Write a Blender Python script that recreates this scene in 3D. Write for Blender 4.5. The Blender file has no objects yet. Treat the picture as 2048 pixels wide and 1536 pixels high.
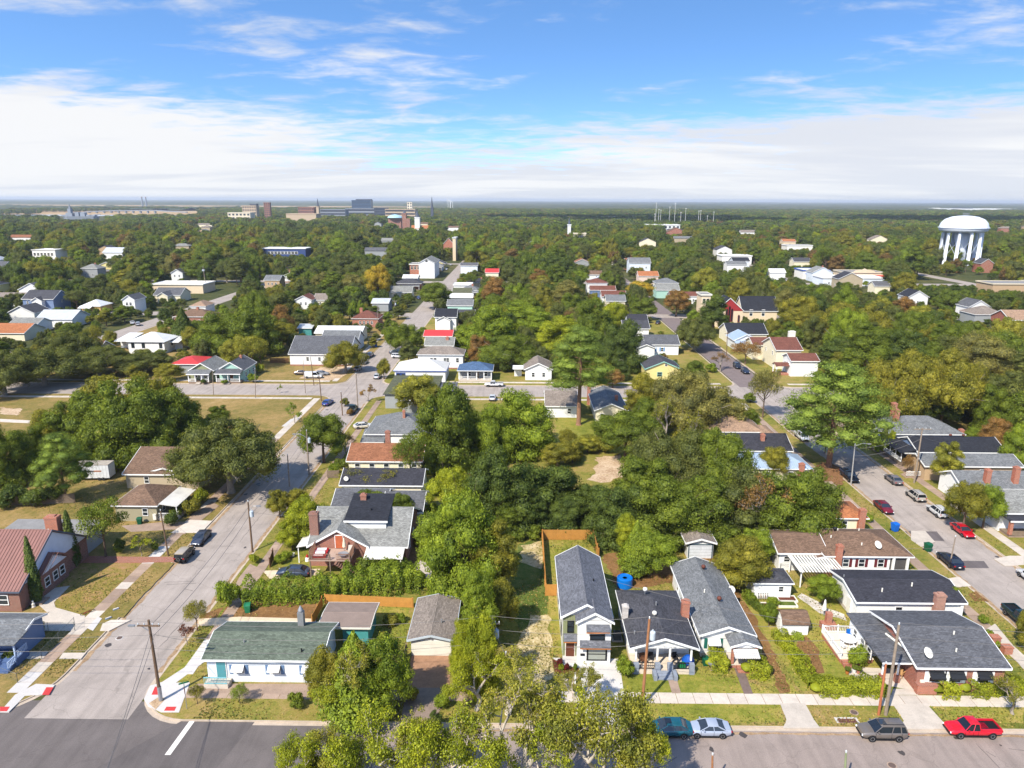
import bpy,math,random
import numpy as np
from mathutils import Matrix,Vector
S = bpy.context.scene
C = S.collection
R = math.radians
# ---------------------------------------------------------------- camera
CAM_H = 53.0                       # the drone hovers at roof-of-a-tower height
FPX,PCX,PCY = 1440.0,1024.0,768.0
PITCH,YAW,ROLL = R(14.34),R(0.62),R(0.22)
CAM_R = Matrix.Rotation(YAW,3,'Z') @ Matrix.Rotation(math.pi / 2 - PITCH,3,'X') @ Matrix.Rotation(ROLL,3,'Z')
cam_d = bpy.data.cameras.new('camera')
cam = bpy.data.objects.new('camera',cam_d)
C.objects.link(cam)
cam.location = (0,0,CAM_H)
cam.rotation_euler = CAM_R.to_euler()
cam_d.sensor_width = 36.0
cam_d.lens = FPX / 2048 * 36.0
cam_d.clip_start = 0.5
cam_d.clip_end = 90000
S.camera = cam
# ---------------------------------------------------------------- sun and sky
SUN_EL,SUN_AZ = R(46),R(36)      # shadows fall away to the right, 37 degrees off the street axis
sd = bpy.data.lights.new('sun','SUN')
sd.energy = 4.6
sd.angle = R(0.53)
sd.color = (1.0,0.93,0.80)
sun = bpy.data.objects.new('sun',sd)
C.objects.link(sun)
sun_dir = Vector((-math.sin(SUN_AZ) * math.cos(SUN_EL),-math.cos(SUN_AZ) * math.cos(SUN_EL),math.sin(SUN_EL)))
sun.rotation_euler = sun_dir.to_track_quat('Z','Y').to_euler()
W = bpy.data.worlds.new('World')
S.world = W
W.use_nodes = True
wn = W.node_tree
for n in list(wn.nodes):
 wn.nodes.remove(n)
def N(nt,t,**kw):
 n = nt.nodes.new(t)
 for k,v in kw.items():
  if k.startswith('_'):
   n.inputs[k[1:].replace('__',' ')].default_value = v
  else:
   setattr(n,k,v)
 return n
def math_n(nt,op,a,b=None,clamp=False):
 n = nt.nodes.new('ShaderNodeMath')
 n.operation = op
 n.use_clamp = clamp
 for i,x in enumerate((a,b)):
  if x is None:
   continue
  if isinstance(x,(int,float)):
   n.inputs[i].default_value = x
  else:
   nt.links.new(x,n.inputs[i])
 return n.outputs[0]
def smooth(nt,x,lo,hi):
 n = nt.nodes.new('ShaderNodeMapRange')
 n.interpolation_type = 'SMOOTHSTEP'
 n.inputs['From Min'].default_value = lo
 n.inputs['From Max'].default_value = hi
 nt.links.new(x,n.inputs['Value'])
 return n.outputs['Result']
def make_sky():
 nt = wn
 L = nt.links.new
 out = N(nt,'ShaderNodeOutputWorld')
 bg = N(nt,'ShaderNodeBackground')
 bg.inputs['Strength'].default_value = 0.15
 L(bg.outputs[0],out.inputs[0])
 tc = N(nt,'ShaderNodeTexCoord')
 sep = N(nt,'ShaderNodeSeparateXYZ')
 L(tc.outputs['Generated'],sep.inputs[0])
 z = math_n(nt,'MAXIMUM',sep.outputs['Z'],0.0)
 zz = math_n(nt,'ADD',math_n(nt,'MULTIPLY',z,2.6),0.10)
 cmb = N(nt,'ShaderNodeCombineXYZ')
 L(sep.outputs['X'],cmb.inputs['X']); L(sep.outputs['Y'],cmb.inputs['Y']); L(zz,cmb.inputs['Z'])
 nrm = N(nt,'ShaderNodeVectorMath',operation='NORMALIZE')
 L(cmb.outputs[0],nrm.inputs[0])
 sky = N(nt,'ShaderNodeTexSky',sky_type='NISHITA',sun_disc=False)
 sky.sun_elevation = SUN_EL
 sky.sun_rotation = math.pi + SUN_AZ
 sky.air_density = 1.0
 sky.dust_density = 0.6
 sky.ozone_density = 2.2
 L(nrm.outputs[0],sky.inputs[0])
 den = math_n(nt,'ADD',z,0.075)
 u = math_n(nt,'DIVIDE',sep.outputs['X'],den)
 v = math_n(nt,'DIVIDE',sep.outputs['Y'],den)
 pc = N(nt,'ShaderNodeCombineXYZ')
 L(u,pc.inputs['X']); L(v,pc.inputs['Y'])
 def fbm(scale,off,detail=7.0,rough=.58,dist=.35,sx=1.0):
  mp = N(nt,'ShaderNodeMapping')
  mp.inputs['Location'].default_value = off
  mp.inputs['Scale'].default_value = (scale * sx,scale,1)
  mp.inputs['Rotation'].default_value = (0,0,R(14))
  L(pc.outputs[0],mp.inputs['Vector'])
  nz = N(nt,'ShaderNodeTexNoise')
  nz.inputs['Scale'].default_value = 1.0
  nz.inputs['Detail'].default_value = detail
  nz.inputs['Roughness'].default_value = rough
  nz.inputs['Distortion'].default_value = dist
  L(mp.outputs[0],nz.inputs['Vector'])
  return nz.outputs[0]
 big = fbm(.24,(3.1,1.7,0),4)
 wisp = fbm(.95,(7.3,2.2,0),6,.66,.7,.7)
 az = N(nt,'ShaderNodeMath',operation='ARCTAN2')
 L(sep.outputs['X'],az.inputs[0]); L(sep.outputs['Y'],az.inputs[1])
 def blob(a0,e0,ra,re,amp):
  """a bank of cloud: bearing, height, spread, strength"""
  da = math_n(nt,'DIVIDE',math_n(nt,'SUBTRACT',az.outputs[0],a0),ra)
  de = math_n(nt,'DIVIDE',math_n(nt,'SUBTRACT',z,e0),re)
  q = math_n(nt,'ADD',math_n(nt,'MULTIPLY',da,da),math_n(nt,'MULTIPLY',de,de))
  return math_n(nt,'MULTIPLY',math_n(nt,'POWER',2.718,math_n(nt,'MULTIPLY',q,-1.0)),amp)
 cover = math_n(nt,'MULTIPLY',math_n(nt,'SUBTRACT',1.0,smooth(nt,z,.0,.12)),.36)
 cover = math_n(nt,'ADD',cover,math_n(nt,'MULTIPLY',math_n(nt,'SUBTRACT',1.0,smooth(nt,z,.0,.045)),.22))
 for b in ((-.58,.085,.30,.050,.26),(-.66,.225,.17,.05,.13),(-.25,.165,.20,.035,.13),(-.55,.16,.3,.03,-.10),
    (.50,.080,.42,.036,.22),(-.10,.200,.05,.02,.08),(.06,.19,.30,.06,-.10),(.42,.215,.09,.010,.08)):
  cover = math_n(nt,'ADD',cover,blob(*b))
 small = fbm(3.4,(2.2,4.4,0),5,.6,.4,.8)
 m = math_n(nt,'ADD',math_n(nt,'ADD',math_n(nt,'MULTIPLY',big,.5),math_n(nt,'MULTIPLY',wisp,.5)),cover)
 m = math_n(nt,'ADD',m,math_n(nt,'MULTIPLY',math_n(nt,'SUBTRACT',small,.5),.46))
 mask = math_n(nt,'MULTIPLY',smooth(nt,m,.50,.76),.97)
 puff = fbm(.62,(1.4,9.2,0),4,.6,.5,.45)
 shade = smooth(nt,math_n(nt,'ADD',puff,math_n(nt,'MULTIPLY',blob(-.6,.07,.3,.06,1.0),.18)),.40,.64)
 ccol = N(nt,'ShaderNodeMix',data_type='RGBA')
 ccol.inputs[6].default_value = (3.15,3.25,3.5,1)
 ccol.inputs[7].default_value = (3.85,3.85,3.87,1)
 L(shade,ccol.inputs[0])
 hs = N(nt,'ShaderNodeHueSaturation')
 hs.inputs['Saturation'].default_value = 1.18
 hs.inputs['Value'].default_value = 1.27
 L(sky.outputs[0],hs.inputs['Color'])
 mx = N(nt,'ShaderNodeMix',data_type='RGBA')
 L(mask,mx.inputs[0]); L(hs.outputs[0],mx.inputs[6]); L(ccol.outputs[2],mx.inputs[7])
 L(mx.outputs[2],bg.inputs['Color'])
make_sky()
S.view_settings.view_transform = 'Standard'
S.view_settings.look = 'None'
S.view_settings.gamma = 1.0
S.view_settings.use_curve_mapping = False
S.view_settings.exposure = 0.74
S.cycles.max_bounces = 6
S.cycles.diffuse_bounces = 2
S.cycles.glossy_bounces = 2
S.cycles.transmission_bounces = 3
S.cycles.transparent_max_bounces = 6
S.cycles.volume_bounces = 0
S.cycles.caustics_reflective = False
S.cycles.caustics_refractive = False
# ---------------------------------------------------------------- surveying: sight line of the camera onto a level plane
def P(x,y,z=0.0):
 d = CAM_R @ Vector(((x - PCX) / FPX,-(y - PCY) / FPX,-1.0))
 t = (z - CAM_H) / d.z
 return Vector((d.x * t,d.y * t,z))
def proj(v):
 q = CAM_R.transposed() @ (Vector(v) - Vector((0,0,CAM_H)))
 return (PCX + FPX * q.x / -q.z,PCY - FPX * q.y / -q.z)
def rise_to(base,top_y):
 """height above a ground point that the sight line through image row top_y reaches there"""
 lo,hi = 0.0,70.0
 for _ in range(40):
  m = (lo + hi) / 2
  if proj((base.x,base.y,m))[1] > top_y:
   lo = m
  else:
   hi = m
 return lo
def pxm(base):
 """pixels of the photograph per metre at a point"""
 q = CAM_R.transposed() @ (Vector(base) - Vector((0,0,CAM_H)))
 return FPX / -q.z
# ---------------------------------------------------------------- materials
def c(r,g,b,k=None):
 if k is None:
  k = .70 + .2 * max(0,min(1,((r + g + b) / 3 - 180) / 45))
 def f(u):
  u /= 255.0
  return (u / 12.92 if u <= .04045 else ((u + .055) / 1.055) ** 2.4) * k
 return (f(r),f(g),f(b),1.0)
MATS = {}
def ramp(nt,fac,stops,interp='LINEAR'):
 n = nt.nodes.new('ShaderNodeValToRGB')
 n.color_ramp.interpolation = interp
 el = n.color_ramp.elements
 while len(el) < len(stops):
  el.new(.5)
 for e,(p,col) in zip(el,stops):
  e.position = p
  e.color = col
 nt.links.new(fac,n.inputs[0])
 return n.outputs[0]
def mixc(nt,fac,a,b,mode='MIX'):
 n = nt.nodes.new('ShaderNodeMix')
 n.data_type = 'RGBA'
 n.blend_type = mode
 for i,x in ((0,fac),(6,a),(7,b)):
  if isinstance(x,(int,float,tuple)):
   n.inputs[i].default_value = x
  else:
   nt.links.new(x,n.inputs[i])
 return n.outputs[2]
def noise(nt,vec,scale,detail=4,rough=.6,dist=0.0):
 n = nt.nodes.new('ShaderNodeTexNoise')
 n.inputs['Scale'].default_value = scale
 n.inputs['Detail'].default_value = detail
 n.inputs['Roughness'].default_value = rough
 n.inputs['Distortion'].default_value = dist
 nt.links.new(vec,n.inputs['Vector'])
 return n.outputs[0]
def new_mat(name):
 m = bpy.data.materials.new(name)
 m.use_nodes = True
 nt = m.node_tree
 b = nt.nodes['Principled BSDF']
 return m,nt,b
def mul(col,k):
 return (col[0] * k,col[1] * k,col[2] * k,1)
def mat(name,col,rough=.8,metal=0.0,spec=.3,var=.18,vscale=1.2,fine=.1,pat=None,pcol=None,psize=None,bump=.4,obj_rand=0.0,stain=0.0,emis=None,coat=0.0):
 """general painted or built surface: base colour, blotchy wear, fine grain and an optional course pattern in metres"""
 if name in MATS:
  return MATS[name]
 m,nt,b = new_mat(name)
 L = nt.links.new
 g = nt.nodes.new('ShaderNodeNewGeometry')
 pos = g.outputs['Position']
 n1 = noise(nt,pos,vscale,4)
 n2 = noise(nt,pos,vscale * 9,3)
 base = mixc(nt,1.0,col,ramp(nt,n1,[(.25,(1 - var,) * 3 + (1,)),(.75,(1 + var,) * 3 + (1,))]),'MULTIPLY')
 base = mixc(nt,1.0,base,ramp(nt,n2,[(.3,(1 - fine,) * 3 + (1,)),(.7,(1 + fine,) * 3 + (1,))]),'MULTIPLY')
 if stain:
  st = noise(nt,pos,.45,6,.7,.6)
  base = mixc(nt,ramp(nt,st,[(.5,(0,0,0,1)),(.72,(stain,) * 3 + (1,))]),base,mul(col,.45))
 if obj_rand:
  oi = nt.nodes.new('ShaderNodeObjectInfo')
  base = mixc(nt,1.0,base,ramp(nt,oi.outputs['Random'],[(0,(1 - obj_rand,) * 3 + (1,)),(1,(1 + obj_rand,) * 3 + (1,))]),'MULTIPLY')
 h = None
 if pat:
  uv = nt.nodes.new('ShaderNodeUVMap')
  if pat == 'brick' or pat == 'shingle':
   bt = nt.nodes.new('ShaderNodeTexBrick')
   L(uv.outputs[0],bt.inputs['Vector'])
   w,hh,mo = psize
   bt.inputs['Scale'].default_value = 1.0
   bt.inputs['Brick Width'].default_value = w
   bt.inputs['Row Height'].default_value = hh
   bt.inputs['Mortar Size'].default_value = mo
   bt.inputs['Color1'].default_value = (.72,.72,.72,1) if pat == 'shingle' else (.8,.8,.8,1)
   bt.inputs['Color2'].default_value = (1.28,1.28,1.28,1) if pat == 'shingle' else (1.2,1.2,1.2,1)
   bt.inputs['Mortar'].default_value = (.6,.6,.6,1) if pat == 'shingle' else (1,1,1,1)
   if pat == 'shingle':
    base = mixc(nt,1.0,base,bt.outputs['Color'],'MULTIPLY')
   else:
    base = mixc(nt,bt.outputs['Fac'],mixc(nt,1.0,base,bt.outputs['Color'],'MULTIPLY'),pcol or (.5,.46,.42,1))
   h = math_n(nt,'SUBTRACT',1.0,bt.outputs['Fac'])
  else:
   sp = nt.nodes.new('ShaderNodeSeparateXYZ')
   L(uv.outputs[0],sp.inputs[0])
   ax = sp.outputs['Y'] if pat == 'lap' else sp.outputs['X']
   fr = math_n(nt,'FRACT',math_n(nt,'DIVIDE',ax,psize))
   if pat == 'lap':
    h = math_n(nt,'SUBTRACT',1.0,fr)
    base = mixc(nt,smooth(nt,fr,.86,.99),base,mul(col,.62))
   elif pat == 'seam':
    h = math_n(nt,'SUBTRACT',1.0,smooth(nt,math_n(nt,'ABSOLUTE',math_n(nt,'SUBTRACT',fr,.5)),.0,.12))
    base = mixc(nt,h,base,mul(col,.7))
   else:
    h = math_n(nt,'SINE',math_n(nt,'MULTIPLY',fr,6.2832))
 if h is not None:
  bp = nt.nodes.new('ShaderNodeBump')
  bp.inputs['Strength'].default_value = bump
  bp.inputs['Distance'].default_value = .03
  L(h,bp.inputs['Height'])
  L(bp.outputs[0],b.inputs['Normal'])
 L(base,b.inputs['Base Color'])
 b.inputs['Roughness'].default_value = rough
 b.inputs['Metallic'].default_value = metal
 b.inputs['Specular IOR Level'].default_value = spec
 b.inputs['Coat Weight'].default_value = coat
 b.inputs['Coat Roughness'].default_value = .05
 MATS[name] = m
 return m
def shingle(name,r,g,b,var=.16):
 return mat('shingle_' + name,c(r,g,b),.92,spec=.2,var=var,vscale=.5,fine=.12,pat='shingle',psize=(.33,.17,.012),bump=.35,stain=.35)
def siding(name,r,g,b):
 return mat('siding_' + name,c(r,g,b),.6,spec=.35,var=.05,vscale=.6,fine=.03,pat='lap',psize=.19,bump=.5,stain=.06)
def paint(name,r,g,b,rough=.55):
 return mat('paint_' + name,c(r,g,b),rough,var=.06,fine=.03,stain=.08)
def brick(name,r,g,b):
 return mat('brick_' + name,c(r,g,b),.88,var=.14,vscale=1.5,pat='brick',psize=(.23,.078,.01),pcol=c(190,175,160),bump=.4)
def metal_roof(name,r,g,b,space=.42,kind='seam',rough=.45,stain=.2):
 return mat('metal_' + name,c(r,g,b),rough,var=.1,vscale=.5,fine=.04,pat=kind,psize=space,bump=.6,spec=.5,stain=stain)
def glass(name='glass_dark',col=(.012,.016,.02,1),rough=.08):
 if name in MATS:
  return MATS[name]
 m,nt,b = new_mat(name)
 oi = nt.nodes.new('ShaderNodeObjectInfo')
 nt.links.new(ramp(nt,oi.outputs['Random'],[(0,mul(col,.6)),(1,mul(col,2.4))]),b.inputs['Base Color'])
 b.inputs['Roughness'].default_value = rough
 b.inputs['Specular IOR Level'].default_value = .6
 MATS[name] = m
 return m
def car_paint():
 if 'car_paint' in MATS:
  return MATS['car_paint']
 m,nt,b = new_mat('car_paint')
 oi = nt.nodes.new('ShaderNodeObjectInfo')
 nt.links.new(oi.outputs['Color'],b.inputs['Base Color'])
 b.inputs['Roughness'].default_value = .28
 b.inputs['Metallic'].default_value = .15
 b.inputs['Coat Weight'].default_value = .7
 b.inputs['Coat Roughness'].default_value = .06
 MATS['car_paint'] = m
 return m
def leaf_mat(name='leaf',mode='object',transl=.36):
 """leaves: colour from the plant, each leaf a little different, thin enough to let light through"""
 if name in MATS:
  return MATS[name]
 m,nt,b = new_mat(name)
 L = nt.links.new
 nt.nodes.remove(b)
 out = nt.nodes['Material Output']
 oi = nt.nodes.new('ShaderNodeObjectInfo')
 g = nt.nodes.new('ShaderNodeNewGeometry')
 if mode == 'object':
  col = oi.outputs['Color']
  autumn = oi.outputs['Alpha']
 else:
  st = noise(nt,g.outputs['Position'],.0045,3)
  f = math_n(nt,'ADD',math_n(nt,'MULTIPLY',oi.outputs['Random'],.62),math_n(nt,'MULTIPLY',smooth(nt,st,.3,.7),.38))
  col = ramp(nt,f,mode,'CONSTANT')
  autumn = None
 isl = g.outputs['Random Per Island']
 v = ramp(nt,isl,[(0,(.55,.58,.6,1)),(.5,(1,1,.95,1)),(1,(1.5,1.42,1.1,1))])
 col2 = mixc(nt,1.0,col,v,'MULTIPLY')
 n = noise(nt,g.outputs['Position'],.33,3)
 col2 = mixc(nt,1.0,col2,ramp(nt,n,[(.3,(.66,.72,.78,1)),(.7,(1.42,1.34,1.1,1))]),'MULTIPLY')
 if autumn is not None:
  n2 = noise(nt,g.outputs['Position'],.6,4)
  t = math_n(nt,'ADD',n2,math_n(nt,'MULTIPLY',math_n(nt,'SUBTRACT',isl,.5),.35))
  th = math_n(nt,'SUBTRACT',t,math_n(nt,'SUBTRACT',.86,math_n(nt,'MULTIPLY',autumn,.48)))
  mk = smooth(nt,th,0.0,.06)
  tc = ramp(nt,isl,[(0,(.28,.16,.05,1)),(.5,(.40,.30,.05,1)),(1,(.42,.37,.07,1))])
  col2 = mixc(nt,math_n(nt,'MULTIPLY',mk,.85),col2,tc)
 d = nt.nodes.new('ShaderNodeBsdfDiffuse')
 t = nt.nodes.new('ShaderNodeBsdfTranslucent')
 L(col2,d.inputs['Color'])
 L(mixc(nt,1.0,col2,(1.35,1.3,.5,1),'MULTIPLY'),t.inputs['Color'])
 ms = nt.nodes.new('ShaderNodeMixShader')
 ms.inputs[0].default_value = transl
 L(d.outputs[0],ms.inputs[1]); L(t.outputs[0],ms.inputs[2])
 gl = nt.nodes.new('ShaderNodeBsdfGlossy')
 gl.inputs['Roughness'].default_value = .45
 gl.inputs['Color'].default_value = (.9,.95,1,1)
 m2 = nt.nodes.new('ShaderNodeMixShader')
 m2.inputs[0].default_value = .008
 L(ms.outputs[0],m2.inputs[1]); L(gl.outputs[0],m2.inputs[2])
 L(m2.outputs[0],out.inputs[0])
 MATS[name] = m
 return m
def ground_mat(name,stops,scale=.12,fine=1.6,warp=.4,patch=None,patch_scale=.05,bump=.5):
 """worn turf: broad drifts of green and dry straw, with clumps and bare spots"""
 if name in MATS:
  return MATS[name]
 m,nt,b = new_mat(name)
 g = nt.nodes.new('ShaderNodeNewGeometry')
 pos = g.outputs['Position']
 n1 = noise(nt,pos,scale,6,.62,warp)
 n2 = noise(nt,pos,fine,5,.7)
 n3 = noise(nt,pos,fine * 5,3,.7)
 n5 = noise(nt,pos,scale * 6,4,.65,.5)
 f = math_n(nt,'ADD',math_n(nt,'ADD',math_n(nt,'MULTIPLY',n1,.45),math_n(nt,'MULTIPLY',n5,.35)),math_n(nt,'MULTIPLY',n2,.36))
 f = math_n(nt,'ADD',math_n(nt,'MULTIPLY',math_n(nt,'SUBTRACT',f,.58),1.55),.5)
 col = ramp(nt,f,stops)
 col = mixc(nt,1.0,col,ramp(nt,n3,[(.3,(.72,.72,.72,1)),(.7,(1.28,1.28,1.28,1))]),'MULTIPLY')
 if patch:
  n4 = noise(nt,pos,patch_scale,5,.65,.5)
  col = mixc(nt,smooth(nt,n4,patch[0],patch[1]),col,patch[2])
 nt.links.new(col,b.inputs['Base Color'])
 b.inputs['Roughness'].default_value = .95
 b.inputs['Specular IOR Level'].default_value = .1
 bp = nt.nodes.new('ShaderNodeBump')
 bp.inputs['Strength'].default_value = bump
 bp.inputs['Distance'].default_value = .08
 nt.links.new(n2,bp.inputs['Height'])
 nt.links.new(bp.outputs[0],b.inputs['Normal'])
 MATS[name] = m
 return m
def asphalt(name,r,g,b,crack=.26):
 """rolled asphalt: wheel-track streaks along the road, patches, fine cracks"""
 if name in MATS:
  return MATS[name]
 m,nt,bs = new_mat(name)
 L = nt.links.new
 gm = nt.nodes.new('ShaderNodeNewGeometry')
 pos = gm.outputs['Position']
 uv = nt.nodes.new('ShaderNodeUVMap')
 mp = nt.nodes.new('ShaderNodeMapping')
 mp.inputs['Scale'].default_value = (.9,.05,1)
 L(uv.outputs[0],mp.inputs['Vector'])
 n1 = noise(nt,mp.outputs[0],1.0,5,.6)
 n2 = noise(nt,pos,.25,5,.65,.3)
 n3 = noise(nt,pos,9,3,.7)
 col = c(r,g,b)
 f = math_n(nt,'ADD',math_n(nt,'MULTIPLY',n1,.5),math_n(nt,'MULTIPLY',n2,.5))
 o = ramp(nt,f,[(.32,mul(col,.74)),(.5,col),(.68,mul(col,1.22))])
 o = mixc(nt,1.0,o,ramp(nt,n3,[(.3,(.86,) * 3 + (1,)),(.7,(1.14,) * 3 + (1,))]),'MULTIPLY')
 vo = nt.nodes.new('ShaderNodeTexVoronoi')
 vo.feature = 'DISTANCE_TO_EDGE'
 vo.inputs['Scale'].default_value = .16
 wv = nt.nodes.new('ShaderNodeVectorMath')
 nz = nt.nodes.new('ShaderNodeTexNoise'); nz.inputs['Scale'].default_value = .9
 L(pos,nz.inputs['Vector'])
 wv.operation = 'MULTIPLY_ADD'
 L(nz.outputs['Color'],wv.inputs[0]); wv.inputs[1].default_value = (1.6,1.6,0); L(pos,wv.inputs[2])
 L(wv.outputs[0],vo.inputs['Vector'])
 k = math_n(nt,'MULTIPLY',math_n(nt,'SUBTRACT',1.0,smooth(nt,vo.outputs['Distance'],.002,.012)),crack)
 o = mixc(nt,k,o,mul(col,.35))
 sp = noise(nt,pos,1.1,2,.5)
 o = mixc(nt,math_n(nt,'MULTIPLY',smooth(nt,sp,.74,.80),.5),o,mul(col,.4))
 L(o,bs.inputs['Base Color'])
 bs.inputs['Roughness'].default_value = .9
 bs.inputs['Specular IOR Level'].default_value = .2
 MATS[name] = m
 return m
# ---------------------------------------------------------------- mesh building
class MB:
 def __init__(s):
  s.v,s.f,s.m = [],[],[]
 def add(s,vs,fs,m=0):
  o = len(s.v)
  s.v += [tuple(p) for p in vs]
  s.f += [tuple(i + o for i in f) for f in fs]
  s.m += [m] * len(fs)
  return s
 def box(s,x0,y0,z0,x1,y1,z1,m=0):
  return s.add([(x0,y0,z0),(x1,y0,z0),(x1,y1,z0),(x0,y1,z0),(x0,y0,z1),(x1,y0,z1),(x1,y1,z1),(x0,y1,z1)],
      [(0,3,2,1),(4,5,6,7),(0,1,5,4),(1,2,6,5),(2,3,7,6),(3,0,4,7)],m)
 def prism(s,ring,d0,d1,fn,m=0):
  """ring of 2-D points pushed from d0 to d1; fn(a, b, d) gives the 3-D point"""
  n = len(ring)
  vs = [fn(a,b,d0) for a,b in ring] + [fn(a,b,d1) for a,b in ring]
  fs = [tuple(range(n))[::-1],tuple(range(n,2 * n))] + [(i,(i + 1) % n,n + (i + 1) % n,n + i) for i in range(n)]
  return s.add(vs,fs,m)
 def tube(s,pts,rad,n=6,m=0,cap=True):
  pts = [Vector(p) for p in pts]
  if not isinstance(rad,(list,tuple)):
   rad = [rad] * len(pts)
  vs = []
  for i,p in enumerate(pts):
   d = (pts[min(i + 1,len(pts) - 1)] - pts[max(i - 1,0)])
   d = d.normalized() if d.length > 1e-9 else Vector((0,0,1))
   a = d.cross(Vector((0,0,1)) if abs(d.z) < .9 else Vector((1,0,0))).normalized()
   b = d.cross(a)
   for k in range(n):
    t = 2 * math.pi * k / n
    vs.append(p + (a * math.cos(t) + b * math.sin(t)) * rad[i])
  fs = []
  for i in range(len(pts) - 1):
   for k in range(n):
    fs.append((i * n + k,i * n + (k + 1) % n,(i + 1) * n + (k + 1) % n,(i + 1) * n + k))
  if cap:
   fs.append(tuple(range(n)))
   fs.append(tuple(range((len(pts) - 1) * n,len(pts) * n))[::-1])
  return s.add(vs,fs,m)
 def lathe(s,prof,n=16,at=(0,0,0),m=0):
  vs,fs = [],[]
  for r,z in prof:
   for k in range(n):
    t = 2 * math.pi * k / n
    vs.append((at[0] + r * math.cos(t),at[1] + r * math.sin(t),at[2] + z))
  for i in range(len(prof) - 1):
   for k in range(n):
    fs.append((i * n + k,i * n + (k + 1) % n,(i + 1) * n + (k + 1) % n,(i + 1) * n + k))
  fs.append(tuple(range(n))[::-1])
  fs.append(tuple(range((len(prof) - 1) * n,len(prof) * n)))
  return s.add(vs,fs,m)
 def mesh(s,name,mats,smooth_=False,uv=True):
  me = bpy.data.meshes.new(name)
  me.from_pydata(s.v,[],s.f)
  if not isinstance(mats,(list,tuple)):
   mats = [mats]
  for q in mats:
   me.materials.append(q)
  if len(mats) > 1:
   me.polygons.foreach_set('material_index',s.m)
  if uv:
   auto_uv(me)
  if smooth_:
   me.polygons.foreach_set('use_smooth',[True] * len(me.polygons))
  me.update()
  return me
 def build(s,name,mats,parent=None,loc=(0,0,0),smooth_=False,uv=True):
  o = bpy.data.objects.new(name,s.mesh(name,mats,smooth_,uv))
  C.objects.link(o)
  o.location = loc
  o.parent = parent
  return o
def auto_uv(me):
 """flat mapping in metres: u level along the face, v up it"""
 n = len(me.polygons)
 if not n:
  return
 nl = len(me.loops)
 nor = np.empty(n * 3); me.polygons.foreach_get('normal',nor); nor = nor.reshape(-1,3)
 tot = np.empty(n,int); me.polygons.foreach_get('loop_total',tot)
 vi = np.empty(nl,int); me.loops.foreach_get('vertex_index',vi)
 co = np.empty(len(me.vertices) * 3); me.vertices.foreach_get('co',co); co = co.reshape(-1,3)
 ln = np.repeat(nor,tot,axis=0)
 u = np.stack([-ln[:,1],ln[:,0],np.zeros(nl)],1)
 l = np.linalg.norm(u,axis=1,keepdims=True)
 flat = l[:,0] < 1e-4
 u = u / np.maximum(l,1e-6)
 u[flat] = (1,0,0)
 v = np.cross(ln,u)
 p = co[vi]
 uv = np.stack([(p * u).sum(1),(p * v).sum(1)],1).astype(np.float32)
 lay = me.uv_layers.new(name='UVMap')
 lay.data.foreach_set('uv',uv.ravel())
USED = {}
def tag(o,label,cat,group=None,kind=None):
 o['label'] = label
 o['category'] = cat
 if group:
  o['group'] = group
 if kind:
  o['kind'] = kind
 return o
def thing(name,label,cat,loc=(0,0,0),rz=0.0,group=None):
 o = bpy.data.objects.new(name,None)
 o.empty_display_size = .3
 C.objects.link(o)
 o.location = loc
 o.rotation_euler = (0,0,rz)
 return tag(o,label,cat,group)
def struct(o):
 o['kind'] = 'structure'
 return o
def copy_tree(o,parent=None):
 q = o.copy()
 C.objects.link(q)
 q.parent = parent
 for ch in list(o.children):
  copy_tree(ch,q)
 return q
UNIT = {}
def unit(key,make):
 if key not in UNIT:
  UNIT[key] = make()
 return UNIT[key]
def inst(name,me,m,parent,loc,scale=(1,1,1),rz=0.0):
 """a piece that shares its mesh with its like; the paint is its own"""
 o = bpy.data.objects.new(name,me)
 C.objects.link(o)
 o.parent = parent
 o.location = loc
 o.scale = scale
 o.rotation_euler = (0,0,rz)
 if m is not None:
  o.material_slots[0].link = 'OBJECT'
  o.material_slots[0].material = m
 return o
def ubox():
 return unit('box',lambda: MB().box(-.5,-.5,0,.5,.5,1).mesh('block',None))
def upane():
 return unit('pane',lambda: MB().box(-.46,-.015,.04,.46,.02,.96).mesh('pane',None))
def uwindow():
 def mk():
  b = MB()
  b.box(-.5,-.06,0,-.42,.05,1).box(.42,-.06,0,.5,.05,1)
  b.box(-.42,-.06,.93,.42,.05,1).box(-.42,-.06,0,.42,.05,.07).box(-.42,-.045,.47,.42,.04,.53)
  return b.mesh('window',None)
 return unit('window',mk)
# ---------------------------------------------------------------- palette
WHITE = paint('white',236,236,234)
OFFW = paint('off_white',226,222,210)
CREAM = paint('cream',228,214,186)
BLACKP = paint('black',28,28,30)
WOODD = mat('stained_timber',c(120,84,58),.8,var=.2,vscale=2)
CEDAR = mat('cedar_boards',c(208,148,74),.8,var=.14,vscale=1.4,obj_rand=.1)
OLDWOOD = mat('grey_boards',c(140,122,104),.9,var=.25,vscale=2)
CONC = mat('concrete_pale',c(208,196,182),.9,var=.12,vscale=.8,fine=.08,obj_rand=.1,stain=.25)
CONCOLD = mat('concrete_old',c(176,152,134),.92,var=.16,vscale=.8,fine=.1,obj_rand=.14,stain=.35)
CONCNEW = mat('concrete_new',c(206,201,196),.9,var=.06,vscale=.8,fine=.06,obj_rand=.06)
BRICKR = brick('red',168,82,58)
BRICKD = brick('dark_red',138,70,56)
BRICKO = brick('orange',190,96,62)
GLASS = glass()
GREYM = mat('galvanised',c(170,172,176),.45,metal=.4,var=.1)
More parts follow.
